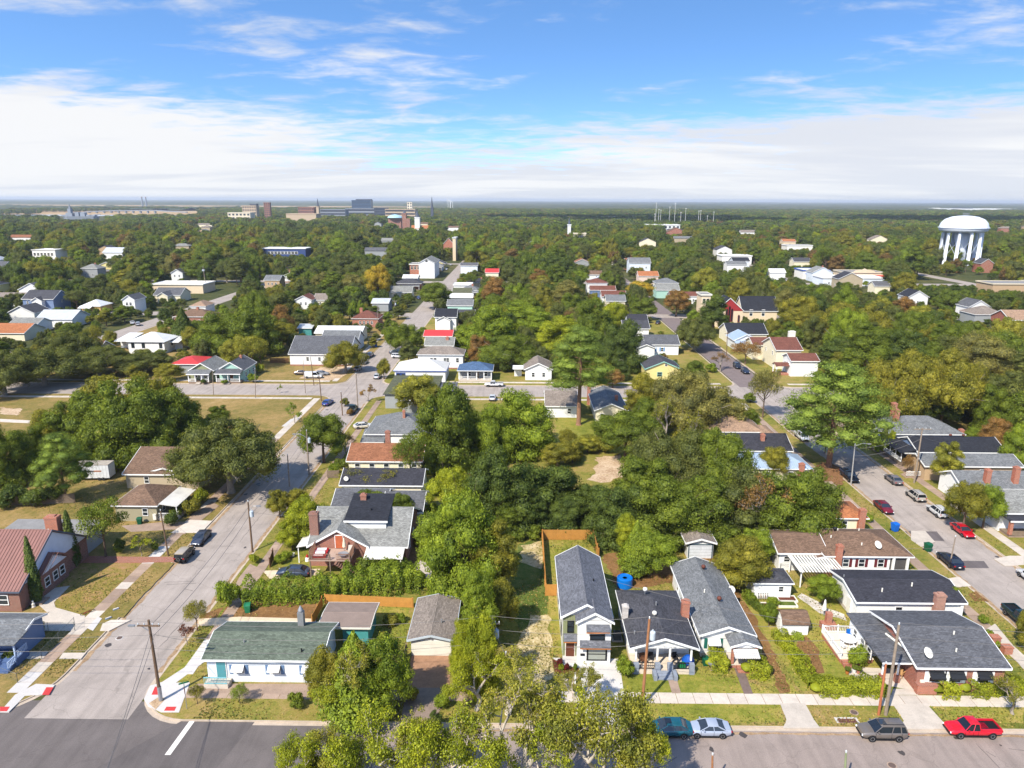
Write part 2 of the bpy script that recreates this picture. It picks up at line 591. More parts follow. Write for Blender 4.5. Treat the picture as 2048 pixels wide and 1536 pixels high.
ROOFS = dict(
 green=shingle('green',110,120,106),grey=shingle('grey',128,130,132),slate=shingle('slate',84,84,90),dark=shingle('dark',66,66,74),
 midgrey=shingle('mid_grey',104,105,110),lightgrey=shingle('light_grey',150,150,146),brown=shingle('brown',132,106,88),tan=shingle('tan',176,146,122),
 red=shingle('red_brown',128,82,70),orange=shingle('orange_brown',188,122,82),rust=shingle('rust_brown',158,106,78),charcoal=shingle('charcoal',52,54,62),
 taupe=shingle('taupe',150,138,128),newgrey=shingle('new_grey',118,120,128),olive=shingle('olive',104,106,82),
 blue=shingle('blue',86,112,146),redflat=metal_roof('red',222,66,60,.5),whitem=metal_roof('white',226,226,224,.45),whitec=metal_roof('white_ribbed',220,216,208,.3,'wave',stain=.4),
 bluem=metal_roof('pale_blue',170,190,216,.4),redm=metal_roof('red_seam',146,100,90,30.0,'seam',.5),flatgrey=mat('tar_roof',c(150,148,146),.9,var=.15,stain=.3),
 flatwhite=mat('white_membrane',c(216,216,216),.85,var=.08,stain=.25),silver=metal_roof('silver',196,200,204,.5),taupeflat=mat('brown_felt',c(148,130,120),.9,var=.12,stain=.2))
SID = dict(white=siding('white',230,230,228),paleblue=siding('pale_blue',216,224,232),beige=siding('beige',196,180,152),cream=siding('cream',234,224,196),
   yellow=siding('yellow',236,220,150),grey=siding('grey',170,174,176),blue=siding('blue',126,148,186),mint=siding('mint',178,218,204),sage=siding('sage',158,164,126),
   olive=siding('olive',176,168,140),teal=siding('teal',78,160,160),pink=siding('pink',226,204,190),navy=siding('navy',58,82,138),tan=siding('tan',206,176,140),
   stucco=mat('stucco_cream',c(226,206,176),.9,var=.06),brick=BRICKR,brickd=BRICKD,bricko=BRICKO,stuccow=mat('stucco_white',c(228,226,220),.9,var=.06),gold=siding('gold',206,172,110),
   redsid=siding('red',176,54,56))
# ---------------------------------------------------------------- house kit
def window(par,x,y,z,w=.95,h=1.4,rz=0.0,frame=WHITE,pane=GLASS,shut=None,awning=None,name='window',divided=False):
 o = inst(name,uwindow(),frame,par,(x,y,z),(w,1,h),rz)
 inst('pane',upane(),pane,o,(0,0,0))
 if shut:
  for s in (-1,1):
   dx = s * (w * .5 + .24)
   q = inst('shutter',ubox(),shut,par,(x + dx * math.cos(rz),y + dx * math.sin(rz),z),(.38,.09,h),rz)
 if awning:
  b = MB()
  b.prism([(0,h * .98),(0,h * 1.06),(-.7,h * .70),(-.7,h * .60)],-w * .54,w * .54,lambda a,b_,d: (d,a,b_))
  a = b.build('awning',awning,par,(x,y - .07 * math.cos(rz),z))
  a.rotation_euler = (0,0,rz)
 return o
def door(par,x,y,z,w=1.0,h=2.1,rz=0.0,m=None,frame=WHITE):
 f = inst('door',ubox(),frame,par,(x,y,z),(w + .2,.12,h + .1),rz)
 n = Vector((math.sin(rz),-math.cos(rz),0)) * .05
 d = inst('door_leaf',ubox(),m or WOODD,par,(x + n.x,y + n.y,z),(w,.1,h),rz)
 k = MB().box(w * .36,-.09,h * .46,w * .42,-.05,h * .5).build('handle',GREYM,d)
 k.scale = (1 / w,1 / .1,1 / h)
 return f
def chimney(par,x,y,z0,z1,w=.8,d=.7,m=None,cap=True):
 b = MB().box(-w / 2,-d / 2,z0,w / 2,d / 2,z1)
 o = b.build('chimney',m or BRICKR,par,(x,y,0))
 q = MB().box(-w / 2 - .07,-d / 2 - .07,z1 - .28,w / 2 + .07,d / 2 + .07,z1 - .08)
 q.box(-w * .28,-d * .28,z1,w * .28,d * .28,z1 + .16)
 q.build('chimney_cap',m or BRICKR,o)
 return o
def vent(par,x,y,z,h=.5,r=.09,m=None,turbine=False):
 b = MB()
 if turbine:
  b.lathe([(.12,-.3),(.12,.18),(.26,.24),(.3,.42),(.24,.58),(.06,.66)],12)
 else:
  b.tube([(0,0,-.3),(0,0,h)],r,8)
 return b.build('roof_vent',m or GREYM,par,(x,y,z),smooth_=turbine)
def dish(par,x,y,z,r=.45,rz=0.6,m=None):
 b = MB()
 prof = [(r * t,r * .28 * t * t) for t in (.02,.35,.7,1.0)]
 prof += [(r * .97,r * .30),(r * .02,.06)]
 b.lathe(prof,16)
 o = b.build('satellite_dish',m or OFFW,par,(x,y,z + .55),smooth_=True)
 o.rotation_euler = (R(48),0,rz)
 q = MB().tube([(0,0,-.5),(0,0,.5)],.03,6).tube([(0,0,.1),(.1,-.1,r * 1.0)],.02,5)
 q.build('dish_mount',GREYM,par,(x,y,z))
 return o
def ac_unit(x,y,label,rz=0.0,s=.9,parent_z=0.0):
 t = thing('air_conditioner',label,'air conditioner',(x,y,parent_z),rz)
 MB().box(-s / 2,-s / 2,.1,s / 2,s / 2,.95).build('cabinet',mat('ac_grey',c(92,94,98),.6,var=.1),t)
 MB().lathe([(s * .36,.95),(s * .38,1.0),(s * .3,1.02),(.05,1.03)],14).build('fan_grille',BLACKP,t)
 MB().box(-s * .75,-s * .75,.0,s * .75,s * .75,.1).build('pad',CONC,t)
 return t
def solve_depth(A,e,pitch,ridge_y,xw):
 lo,hi = 3.0,40.0
 for _ in range(40):
  d = (lo + hi) / 2
  if proj((xw,A.y + d / 2,e + pitch * d / 2))[1] > ridge_y:
   lo = d
  else:
   hi = d
 return lo
FOOT = []            # ground plan of every building, for keeping trees and lawns clear
def house(name,label,fl,frx,far=None,ridge=None,depth=None,e=3.1,roof='gx',pitch=.42,wall='white',roofm='grey',trim=None,ov=.4,cat='house',
   front=(),left=(),right=(),found=None,group=None,th=.14,front_door=None,wsize=(.95,1.4),wz=1.0,shut=None,fasc=True,winm=None,width=None,into=None,pin=0.0,wall0=-.2):
 """house on the street grid. fl / frx: near eave corners, far: far eave row, ridge: ridge row, all along the camera's sight lines at eave height"""
 A = P(fl[0],fl[1],e)
 x0,y0 = A.x,A.y
 x1 = x0 + width if width else P(frx,fl[1],e).x
 if depth is None:
  if far is not None:
   depth = P(fl[0],far,e).y - y0
   if y0 > 190 and e < 9.5:
    depth = min(depth,max(11,min(18,(x1 - x0) * .9)))
  else:
   depth = solve_depth(A,e,pitch,ridge,(x0 + x1) / 2)
   if y0 > 240 and e < 9.5:
    depth = min(depth,max(11,min(18,(x1 - x0) * .9)))
 hw,hd = (x1 - x0) / 2,depth / 2
 if into:
  t = into['o']
  ox,oy = (x0 + x1) / 2 - t.location.x,y0 + hd - t.location.y
 else:
  t = thing(name,label,cat,((x0 + x1) / 2,y0 + hd,0),0,group)
  ox = oy = 0.0
 trim = trim or WHITE
 wm = SID[wall] if isinstance(wall,str) else wall
 rm = ROOFS[roofm] if isinstance(roofm,str) else roofm
 wb,rb,fb = MB(),MB(),MB()
 a,b = hw - ov,hd - ov
 zs = e + pitch * ov - th - .02            # wall head under the eave
 H = e
 if roof in ('gx','gy','gyh'):
  across,along = (hd,hw) if roof == 'gx' else (hw,hd)
  fn = (lambda p,q,d: (d,p,q)) if roof == 'gx' else (lambda p,q,d: (p,d,q))
  H = e + pitch * across
  ac_,al_ = across - ov,along - ov
  if roof == 'gyh':                       # gable to the camera, hip behind
   wb.box(-a,-b + pin,wall0,a,b,zs)
   wb.prism([(-a,zs - .02),(a,zs - .02),(0,H - th - .02)],-b,-b + .3,lambda p,q,d: (p,d,q))
   k = min(across,along * .8)
   V = [(-hw,-hd,e),(hw,-hd,e),(hw,hd,e),(-hw,hd,e),(0,-hd,H),(0,hd - k,H)]
   V += [(x,y,z - th) for x,y,z in V]
   rb.add(V,[(0,4,5,3),(4,1,2,5),(5,2,3),(6,9,11,10),(10,11,8,7),(11,9,8),(0,6,10,4),(4,10,7,1),(1,7,8,2),(2,8,9,3),(3,9,6,0)])
  else:
   if pin:
    wb.prism([(-ac_,wall0),(ac_,wall0),(ac_,zs),(0,H - th - .02),(-ac_,zs)],-al_ + pin,al_,fn)
    wb.prism([(-ac_,zs - .02),(ac_,zs - .02),(0,H - th - .02)],-al_,-al_ + .25,fn)
   else:
    wb.prism([(-ac_,wall0),(ac_,wall0),(ac_,zs),(0,H - th - .02),(-ac_,zs)],-al_,al_,fn)
   rb.prism([(-across,e - th),(0,H - th),(across,e - th),(across,e),(0,H),(-across,e)],-along,along,fn)
  ends = (-1,1) if roof != 'gyh' else (-1,)
  for s in ends:
   d0,d1 = sorted((s * (along + .005),s * (along + .07)))
   for q in (-1,1):
    fb.prism([(q * (across + .03),e - th - .1),(0,H - th - .1),(0,H + .025),(q * (across + .03),e + .025)],d0,d1,fn)
  for q in (-1,1):
   if roof == 'gx':
    fb.box(-along,q * (across + .04) - .03,e - th - .1,along,q * (across + .04) + .03,e - .01)
   else:
    fb.box(q * (across + .04) - .03,-along,e - th - .1,q * (across + .04) + .03,along,e - .01)
 elif roof == 'hip':
  wb.box(-a,-b + pin,wall0,a,b,e - th)
  if hw >= hd:
   H = e + pitch * hd
   r0,r1 = (-(hw - hd),0,H),(hw - hd,0,H)
  else:
   H = e + pitch * hw
   r0,r1 = (0,-(hd - hw),H),(0,hd - hw,H)
  V = [(-hw,-hd,e),(hw,-hd,e),(hw,hd,e),(-hw,hd,e),r0,r1] + [(-hw,-hd,e - th),(hw,-hd,e - th),(hw,hd,e - th),(-hw,hd,e - th)]
  sl = [(0,1,5,4),(1,2,5),(2,3,4,5),(3,0,4)] if hw >= hd else [(0,1,4),(1,2,5,4),(2,3,5),(3,0,4,5)]
  rb.add(V,sl + [(6,9,8,7),(0,6,7,1),(1,7,8,2),(2,8,9,3),(3,9,6,0)])
  zo = e - th - .06
  fb.box(-hw - .05,-hd - .05,zo,hw + .05,-hd - .005,e - .01).box(-hw - .05,hd + .005,zo,hw + .05,hd + .05,e - .01)
  fb.box(-hw - .05,-hd - .005,zo,-hw - .005,hd + .005,e - .01).box(hw + .005,-hd - .005,zo,hw + .05,hd + .005,e - .01)
 elif roof == 'flat':
  wb.box(-a,-b + pin,wall0,a,b,e - .02)
  rb.box(-hw,-hd,e,hw,hd,e + .12)
  zo,zt = e - .25,e + .38
  fb.box(-hw - .1,-hd - .1,zo,hw + .1,-hd - .004,zt).box(-hw - .1,hd + .004,zo,hw + .1,hd + .1,zt)
  fb.box(-hw - .1,-hd - .004,zo,-hw - .004,hd + .004,zt).box(hw + .004,-hd - .004,zo,hw + .1,hd + .004,zt)
  H = e + .12
 elif roof == 'shed':                        # falls toward the camera
  H = e + pitch * depth
  wb.prism([(-b + pin,wall0),(b,wall0),(b,H - pitch * ov - th - .03),(-b + pin,zs + pitch * pin)],-a,a,lambda p,q,d: (d,p,q))
  rb.prism([(-hd,e - th),(hd,H - th),(hd,H),(-hd,e)],-hw,hw,lambda p,q,d: (d,p,q))
  fb.box(-hw,-hd - .06,e - th - .06,hw,-hd - .005,e - .01)
 wo = wb.build('wall',wm,t,(ox,oy,0))
 ro = rb.build('roof',rm,t,(ox,oy,0))
 if fasc:
  fb.build('fascia',trim,ro)
 if roof in ('gx','gy') and depth > 5 and e < 9:
  cb = MB()
  if roof == 'gx':
   cb.prism([(-.16,H - .07),(0,H + .03),(.16,H - .07)],-hw,hw,lambda p,q,d: (d,p,q))
  else:
   cb.prism([(-.16,H - .07),(0,H + .03),(.16,H - .07)],-hd,hd,lambda p,q,d: (p,d,q))
  cb.build('ridge_cap',rm,ro)
 if found:
  g = .03
  MB().box(-a - g,-b - g + pin,-.2,a + g,b + g,.45).build('foundation',found,t,(ox,oy,0))
 fr = winm or trim
 ww,wh = wsize
 for u in front:
  window(t,ox - a + 2 * a * u,oy - b - .02 + pin,wz,ww,wh,0,fr,shut=shut)
 for u in left:
  window(t,ox - a - .02,oy + b - 2 * b * u,wz,ww,wh,-math.pi / 2,fr)
 for u in right:
  window(t,ox + a + .02,oy - b + 2 * b * u,wz,ww,wh,math.pi / 2,fr)
 if front_door is not None:
  door(t,ox - a + 2 * a * front_door,oy - b - .02 + pin,.35)
 FOOT.append((x0,y0,x1,y0 + depth,H,e,label))
 t_ = dict(o=t,hw=hw,hd=hd,a=a,b=b,e=e,H=H,roof=ro,wall=wo,pitch=pitch,x0=x0,x1=x1,y0=y0,y1=y0 + depth,rt=roof,ox=ox,oy=oy)
 return t_
def roof_z(h,x,y):
 if h['rt'] == 'gx':
  return h['e'] + h['pitch'] * (h['hd'] - abs(y))
 if h['rt'] in ('gy','gyh'):
  return h['e'] + h['pitch'] * (h['hw'] - abs(x))
 if h['rt'] == 'hip':
  return h['e'] + h['pitch'] * min(h['hw'] - abs(x),h['hd'] - abs(y))
 if h['rt'] == 'shed':
  return h['e'] + h['pitch'] * (y + h['hd'])
 return h['e'] + .12
def add_chimney(h,px,py,top=1.4,w=.8,d=.7,m=None):
 """stands where the sight line meets the roof"""
 x = px * h['hw']; y = py * h['hd']
 z = roof_z(h,x,y)
 return chimney(h['o'],x + h['ox'],y + h['oy'],max(z - 1.2,0),max(z,h['H'] - .5) + top * .6,w,d,m)
def add_vent(hs,u,v,**k):
 x,y = u * hs['hw'],v * hs['hd']
 return vent(hs['roof'],x,y,roof_z(hs,x,y),**k)
def railing(par,p0,p1,z,hgt=.9,m=WHITE,step=.16,name='railing',th=.035):
 p0,p1 = Vector(p0),Vector(p1)
 d = p1 - p0
 n = max(2,int(d.length / step))
 b = MB()
 def bar(q0,q1,w,z0,z1):
  dd = (q1 - q0).normalized()
  s = Vector((-dd.y,dd.x)) * w
  ring = [q0 + s,q0 - s,q1 - s,q1 + s]
  b.add([(q.x,q.y,z0) for q in ring] + [(q.x,q.y,z1) for q in ring],[(0,3,2,1),(4,5,6,7),(0,1,5,4),(1,2,6,5),(2,3,7,6),(3,0,4,7)])
 bar(p0,p1,.05,z + hgt - .08,z + hgt)
 bar(p0,p1,.04,z + .1,z + .16)
 u = d.normalized()
 for i in range(n + 1):
  q = p0 + d * (i / n)
  bar(q - u * th * .5,q + u * th * .5,th * .5,z + .16,z + hgt - .08)
 return b.build(name,m,par,uv=False)
def porch(h,x0,x1,dep,e=2.7,fz=.5,roofm='grey',kind='shed',cols=4,colm=WHITE,rail=WHITE,floor=None,trim=WHITE,colw=.18,steps=True,step_x=None,pitch=.28,base=None,ceil=True):
 """front porch across the camera side of a house, from x0 to x1 (shares of the front)"""
 t = h['o']
 a,b = h['a'],h['b']
 X0,X1 = h['ox'] - a + 2 * a * x0,h['ox'] - a + 2 * a * x1
 y1 = h['oy'] - b - .03
 y0 = y1 - dep
 MB().box(X0,y0,fz - .18,X1,y1,fz).build('porch_floor',floor or OLDWOOD,t)
 MB().box(X0 + .05,y0 + .05,0,X1 - .05,y1,fz - .2).build('porch_base',base or CONCOLD,t)
 rm = ROOFS[roofm] if isinstance(roofm,str) else roofm
 o = .3
 if kind == 'shed':
  zt = e + pitch * (dep + o)
  r = MB().prism([(y0 - o,e),(y1,zt),(y1,zt + .12),(y0 - o,e + .12)],X0 - o,X1 + o,lambda p,q,d: (d,p,q)).build('porch_roof',rm,t)
  MB().box(X0 - o - .03,y0 - o - .06,e - .12,X1 + o + .03,y0 - o - .004,e + .1).build('fascia',trim,r)
 elif kind == 'gable':
  m = (X0 + X1) / 2; w = (X1 - X0) / 2 + o
  zt = e + pitch * w
  r = MB().prism([(-w,e),(0,zt),(w,e),(w,e + .12),(0,zt + .12),(-w,e + .12)],y0 - o,y1,lambda p,q,d: (m + p,d,q)).build('porch_roof',rm,t)
  MB().prism([(-w + .35,e + .02),(w - .35,e + .02),(0,zt - .05)],y0 - .1,y0 + .05,lambda p,q,d: (m + p,d,q)).build('porch_gable',trim,t)
  fb = MB()
  for q in (-1,1):
   fb.prism([(q * (w + .03),e - .1),(0,zt - .1),(0,zt + .14),(q * (w + .03),e + .14)],y0 - o - .07,y0 - o - .005,lambda p,q_,d: (m + p,d,q_))
  fb.build('fascia',trim,r)
 else:
  r = MB().box(X0 - o,y0 - o,e,X1 + o,y1,e + .14).build('porch_roof',rm,t)
  MB().box(X0 - o - .04,y0 - o - .06,e - .08,X1 + o + .04,y0 - o - .004,e + .17).build('fascia',trim,r)
 MB().box(X0,y0 + .02,e - .2,X1,y0 + .2,e - .002).build('porch_beam',trim,t)
 for i in range(cols):
  x = X0 + .15 + (X1 - X0 - .3) * i / max(1,cols - 1)
  inst('column',ubox(),colm,t,(x,y0 + .12,fz),(colw,colw,e - fz - .18))
 sx = step_x if step_x is not None else (x0 + x1) / 2
 sx = h['ox'] - a + 2 * a * sx
 if rail:
  for q0,q1 in ((X0 + .1,sx - .7),(sx + .7,X1 - .1)):
   if q1 - q0 > .4:
    railing(t,(q0,y0 + .1),(q1,y0 + .1),fz,m=rail)
 if steps and fz > .2:
  n = max(1,int(round(fz / .18)))
  sb = MB()
  for i in range(n):
   sb.box(sx - .65,y0 - .3 * (n - i),0,sx + .65,y0 - .3 * (n - i - 1) + .001,fz * (i + 1) / (n + 1))
  sb.build('steps',base or CONC,t)
 return dict(y0=y0,X0=X0,X1=X1,roof=r,t=t)
def picket_fence(p0,p1,label,hgt=1.8,m=CEDAR,name='timber_fence',group=None,gap=.02,pw=.14,post=None,postd=2.4):
 """close-board fence: posts and rails behind, upright boards in front"""
 p0,p1 = Vector((p0[0],p0[1])),Vector((p1[0],p1[1]))
 d = p1 - p0
 Ln = d.length
 t = thing(name,label,'fence',(p0.x,p0.y,0),math.atan2(d.y,d.x),group)
 rnd = random.Random(int(p0.x * 7 + p0.y * 13))
 b = MB()
 n = int(Ln / (pw + gap))
 for i in range(n):
  x = i * (pw + gap)
  h = hgt + rnd.uniform(-.02,.02)
  b.prism([(x,.05),(x + pw,.05),(x + pw,h - .04),(x + pw * .75,h),(x + pw * .25,h),(x,h - .04)],-.012,.012,lambda p,q,dd: (p,dd,q))
 o = b.build('pickets',m,t,uv=False)
 o['kind'] = 'stuff'
 for z in (.35,hgt * .55,hgt - .3):
  inst('rail',ubox(),m,t,(Ln / 2,.06,z),(Ln,.05,.1))
 for i in range(int(Ln / postd) + 2):
  inst('post',ubox(),post or m,t,(min(Ln,i * postd),.09,0),(.11,.11,hgt + .05))
 return t
def chain_fence(pts,label,hgt=1.2,group=None):
 t = thing('chain_link_fence',label,'fence',(pts[0][0],pts[0][1],0),0,group)
 w = MB()
 o0 = Vector((pts[0][0],pts[0][1]))
 g = mat('fence_wire',c(120,126,126),.5,metal=.3)
 for a,b in zip(pts[:-1],pts[1:]):
  a,b = Vector((a[0],a[1])) - o0,Vector((b[0],b[1])) - o0
  d = b - a
  n = max(1,int(d.length / 2.6))
  for i in range(n + 1):
   q = a + d * (i / n)
   MB().tube([(q.x,q.y,0),(q.x,q.y,hgt + .06)],.03,6).build('post',g,t,uv=False)
  r = MB().tube([(a.x,a.y,hgt),(b.x,b.y,hgt)],.022,5)
  r.build('top_rail',g,t,uv=False)
  k = int(d.length / .32)
  nz = hgt - .05
  for i in range(k):
   p,q = a + d * (i / k),a + d * (min(i + 3.2,k) / k)
   w.tube([(p.x,p.y,.05),(q.x,q.y,nz)],.004,3,cap=False)
   w.tube([(p.x,p.y,nz),(q.x,q.y,.05)],.004,3,cap=False)
 o = w.build('wire_mesh',g,t,uv=False)
 o['kind'] = 'stuff'
 return t
def bin_(p,label,m,rz=0.0,s=1.0):
 t = thing('wheelie_bin',label,'bin',(p.x,p.y,0),rz)
 t.scale = (s,s,s)
 MB().add([(-.26,-.3,.05),(.26,-.3,.05),(.26,.3,.05),(-.26,.3,.05),(-.33,-.4,.95),(.33,-.4,.95),(.33,.4,.95),(-.33,.4,.95)],
    [(0,3,2,1),(4,5,6,7),(0,1,5,4),(1,2,6,5),(2,3,7,6),(3,0,4,7)]).build('body',m,t)
 MB().prism([(-.42,.96),(.44,.96),(.4,1.04),(0,1.1),(-.38,1.03)],-.35,.35,lambda p_,q,d: (d,p_,q)).build('lid',m,t)
 for s_ in (-1,1):
  w = MB().lathe([(.12,-.03),(.12,.03)],10)
  o = w.build('wheel',BLACKP,t,(s_ * .3,.34,.12))
  o.rotation_euler = (0,math.pi / 2,0)
 MB().tube([(-.28,.46,.95),(.28,.46,.95)],.025,5).build('handle',BLACKP,t)
 return t
# ---------------------------------------------------------------- vehicles
TYRE = mat('tyre_rubber',c(34,34,36),.9,var=.1)
RIM = mat('alloy_rim',c(176,178,182),.35,metal=.7,var=.05)
LAMPW = mat('lamp_clear',c(225,228,232),.15,var=.02)
LAMPR = mat('lamp_red',c(190,24,22),.2,var=.02)
CARGLASS = glass('car_glass',(.012,.016,.022,1),.05)
PLATE = mat('number_plate',c(225,225,225),.5)
TRIMB = mat('black_trim',c(26,26,28),.6,var=.1)
CARS = dict(
 sedan=dict(L=4.75,st=[(-2.37,.46,.66,.72,.66),(-2.30,.34,.78,.90,.78),(-1.95,.27,.86,.99,.87),(-1.3,.22,.88,1.0,.9),(0,.22,.86,.98,.91),(.95,.22,.84,.98,.9),(1.35,.25,.8,.93,.89),(2.0,.3,.7,.82,.84),(2.3,.36,.6,.68,.72),(2.37,.42,.54,.58,.6)],
    cab=[(-1.95,-1.15),(1.15,.25)],roof=1.44,wb=1.38,wr=.33),
 coupe=dict(L=4.5,st=[(-2.25,.46,.66,.72,.66),(-2.18,.34,.78,.90,.78),(-1.8,.27,.85,.96,.86),(-1.2,.22,.87,.97,.88),(0,.22,.85,.95,.89),(.8,.22,.83,.95,.88),(1.3,.25,.78,.88,.87),(1.95,.3,.68,.78,.82),(2.2,.36,.58,.66,.7),(2.25,.42,.52,.56,.6)],
    cab=[(-1.75,-.85),(1.0,.1)],roof=1.34,wb=1.3,wr=.33),
 suv=dict(L=4.6,st=[(-2.3,.52,.8,.92,.72),(-2.24,.4,.95,1.06,.82),(-1.9,.32,1.0,1.1,.9),(-1.1,.3,1.0,1.1,.92),(0,.3,.98,1.08,.92),(1.0,.3,.96,1.06,.91),(1.4,.33,.9,1.02,.9),(2.0,.38,.82,.95,.86),(2.24,.42,.7,.82,.76),(2.3,.5,.62,.68,.62)],
    cab=[(-2.2,-1.95),(1.15,.35)],roof=1.68,wb=1.34,wr=.37),
 pickup=dict(L=5.5,st=[(-2.75,.56,.9,1.0,.8),(-2.7,.5,.95,1.04,.88),(-1.5,.42,.97,1.05,.93),(-.55,.38,.97,1.05,.94),(.6,.38,.97,1.06,.94),(1.2,.4,.95,1.06,.93),(1.6,.42,.92,1.04,.92),(2.4,.46,.85,.98,.9),(2.68,.5,.74,.86,.82),(2.75,.55,.66,.7,.7)],
    cab=[(-.42,-.3),(1.3,.6)],roof=1.76,wb=1.72,wr=.4,bed=(-2.62,-.5)),
 van=dict(L=5.4,st=[(-2.7,.5,1.0,1.15,.84),(-2.66,.42,1.1,1.2,.93),(-1.5,.36,1.12,1.2,.97),(0,.34,1.12,1.2,.97),(1.2,.34,1.08,1.18,.97),(1.8,.36,1.0,1.12,.95),(2.4,.42,.86,1.0,.9),(2.66,.48,.74,.84,.8),(2.7,.55,.66,.7,.7)],
    cab=[(-2.62,-2.55),(1.85,1.05)],roof=2.02,wb=1.75,wr=.36),
 jeep=dict(L=4.0,st=[(-2.0,.55,.95,1.05,.78),(-1.96,.48,1.0,1.1,.8),(-1.0,.42,1.0,1.1,.8),(.4,.42,1.0,1.1,.8),(.6,.42,.98,1.08,.78),(1.0,.44,.95,1.05,.7),(1.8,.5,.92,1.02,.64),(1.96,.55,.85,.95,.6),(2.0,.6,.7,.75,.58)],
    cab=[(-1.95,-1.9),(.55,.35)],roof=1.8,wb=1.2,wr=.4))
CARMESH = {}
def car_meshes(kind):
 if kind in CARMESH:
  return CARMESH[kind]
 k = CARS[kind]
 st = k['st']
 body = MB()
 V,F = [],[]
 for x,z0,zs,zt,w in st:
  V += [(x,s * y,z) for s,y,z in
    [(-1,w * .86,z0),(-1,w * .985,z0 + (zs - z0) * .35),(-1,w,zs - (zs - z0) * .25),(-1,w * .96,zs),(-1,w * .84,zt),(-1,w * .45,zt + .025),
    (1,w * .45,zt + .025),(1,w * .84,zt),(1,w * .96,zs),(1,w,zs - (zs - z0) * .25),(1,w * .985,z0 + (zs - z0) * .35),(1,w * .86,z0)]]
 n = 12
 for i in range(len(st) - 1):
  for j in range(n):
   F.append((i * n + j,(i + 1) * n + j,(i + 1) * n + (j + 1) % n,i * n + (j + 1) % n))
 F.append(tuple(range(n)))
 F.append(tuple(range((len(st) - 1) * n,len(st) * n))[::-1])
 body.add(V,F)
 (rb,rt),(fb,ft) = k['cab']
 wmid = .9 if kind in ('suv','van','pickup') else .86
 wb_ = max(s[4] for s in st) * .93
 wt = wb_ * (.86 if kind in ('van','jeep') else .76)
 zb = [s for s in st if abs(s[0]) < 1.6][0][3] - .05
 zr = k['roof']
 rbx,fbx = rb,fb
 glassb = MB()
 cs = [(rbx,zb,wb_),(fbx,zb,wb_),(ft,zr - .05,wt),(rt,zr - .05,wt)]
 vs = []
 for s in (-1,1):
  vs += [(x,s * w,z) for x,z,w in cs]
 glassb.add(vs,[(0,1,2,3),(4,7,6,5),(1,5,6,2),(0,3,7,4),(3,2,6,7),(0,4,5,1)])
 roofb = MB()
 rr = []
 for fx,zz,sc in ((-.0,zr - .07,1.03),(.0,zr - .02,1.0),(.06,zr + .01,.8)):
  pass
 prof = [(-1.02,zr - .08),(-1.0,zr - .02),(-.6,zr + .02),(0,zr + .035),(.6,zr + .02),(1.0,zr - .02),(1.02,zr - .08)]
 xs = [rt - .06,rt + .12,(rt + ft) / 2,ft - .12,ft + .07]
 dz = [-.04,.0,.01,.0,-.04]
 V,F = [],[]
 for x,q in zip(xs,dz):
  V += [(x,a * wt,z + q) for a,z in prof]
 for i in range(len(xs) - 1):
  for j in range(6):
   F.append((i * 7 + j,(i + 1) * 7 + j,(i + 1) * 7 + j + 1,i * 7 + j + 1))
  F.append((i * 7 + 6,(i + 1) * 7 + 6,(i + 1) * 7,i * 7))
 F.append(tuple(range(7)))
 F.append(tuple(range(28,35))[::-1])
 roofb.add(V,F)
 pil = MB()
 mx_b,mx_t = (rbx + fbx) / 2 - .05,(rt + ft) / 2
 for s in (-1,1):
  for xb,xt,r in ((rbx,rt,.055),(fbx,ft,.04),(mx_b,mx_t,.04)) + (((rbx * .5 + mx_b * .5 - .15,rt * .6 + mx_t * .4,.05),) if kind in ('suv','van') else ()):
   pil.tube([(xb,s * (wb_ + .0),zb - .02),(xt,s * wt,zr - .04)],r,5)
 if kind == 'van':                                    # blind cargo sides
  for s in (-1,1):
   y0,y1 = sorted((s * (wb_ + .02),s * (wb_ - .06)))
   V = [(rbx + .02,s * (wb_ + .012),zb),(-.1,s * (wb_ + .012),zb),(-.15,s * (wt + .012),zr - .04),(rt + .02,s * (wt + .012),zr - .04)]
   V2 = [(x,y - s * .05,z) for x,y,z in V]
   pil.add(V + V2,[(0,1,2,3),(7,6,5,4),(0,4,5,1),(1,5,6,2),(2,6,7,3),(3,7,4,0)])
 wheel = MB().lathe([(k['wr'] * .62,-.1),(k['wr'] * .94,-.11),(k['wr'],-.07),(k['wr'],.07),(k['wr'] * .94,.11),(k['wr'] * .62,.1)],16)
 rim = MB().lathe([(k['wr'] * .2,-.09),(k['wr'] * .6,-.105),(k['wr'] * .63,-.06),(k['wr'] * .63,.06),(k['wr'] * .6,.105),(k['wr'] * .2,.09)],10)
 cp = car_paint()
 out = dict(body=body.mesh('car_body',cp,True,False),glass=glassb.mesh('car_windows',CARGLASS,False,False),roof=roofb.mesh('car_roof',cp,True,False),pillars=pil.mesh('car_pillars',cp,False,False),
    tyre=wheel.mesh('tyre',TYRE,True,False),rim=rim.mesh('rim',RIM,False,False),zb=zb,wb=wb_)
 for m in (out['body'],out['roof']):
  try:
   m.set_sharp_from_angle(angle=R(38))
  except Exception:
   pass
 lamp = MB().box(-.05,-.17,-.07,.05,.17,.07)
 out['lampw'] = lamp.mesh('headlight',LAMPW,uv=False)
 out['lampr'] = lamp.mesh('taillight',LAMPR,uv=False)
 out['plate'] = MB().box(-.02,-.16,-.07,.02,.16,.07).mesh('plate',PLATE,uv=False)
 out['mirror'] = MB().box(-.07,-.1,-.06,.07,.1,.07).mesh('mirror',cp,uv=False)
 out['bump'] = MB().box(-.06,-.72,-.09,.06,.72,.09).mesh('bumper',TRIMB,uv=False)
 tr = MB()
 wm = max(s[4] for s in st)
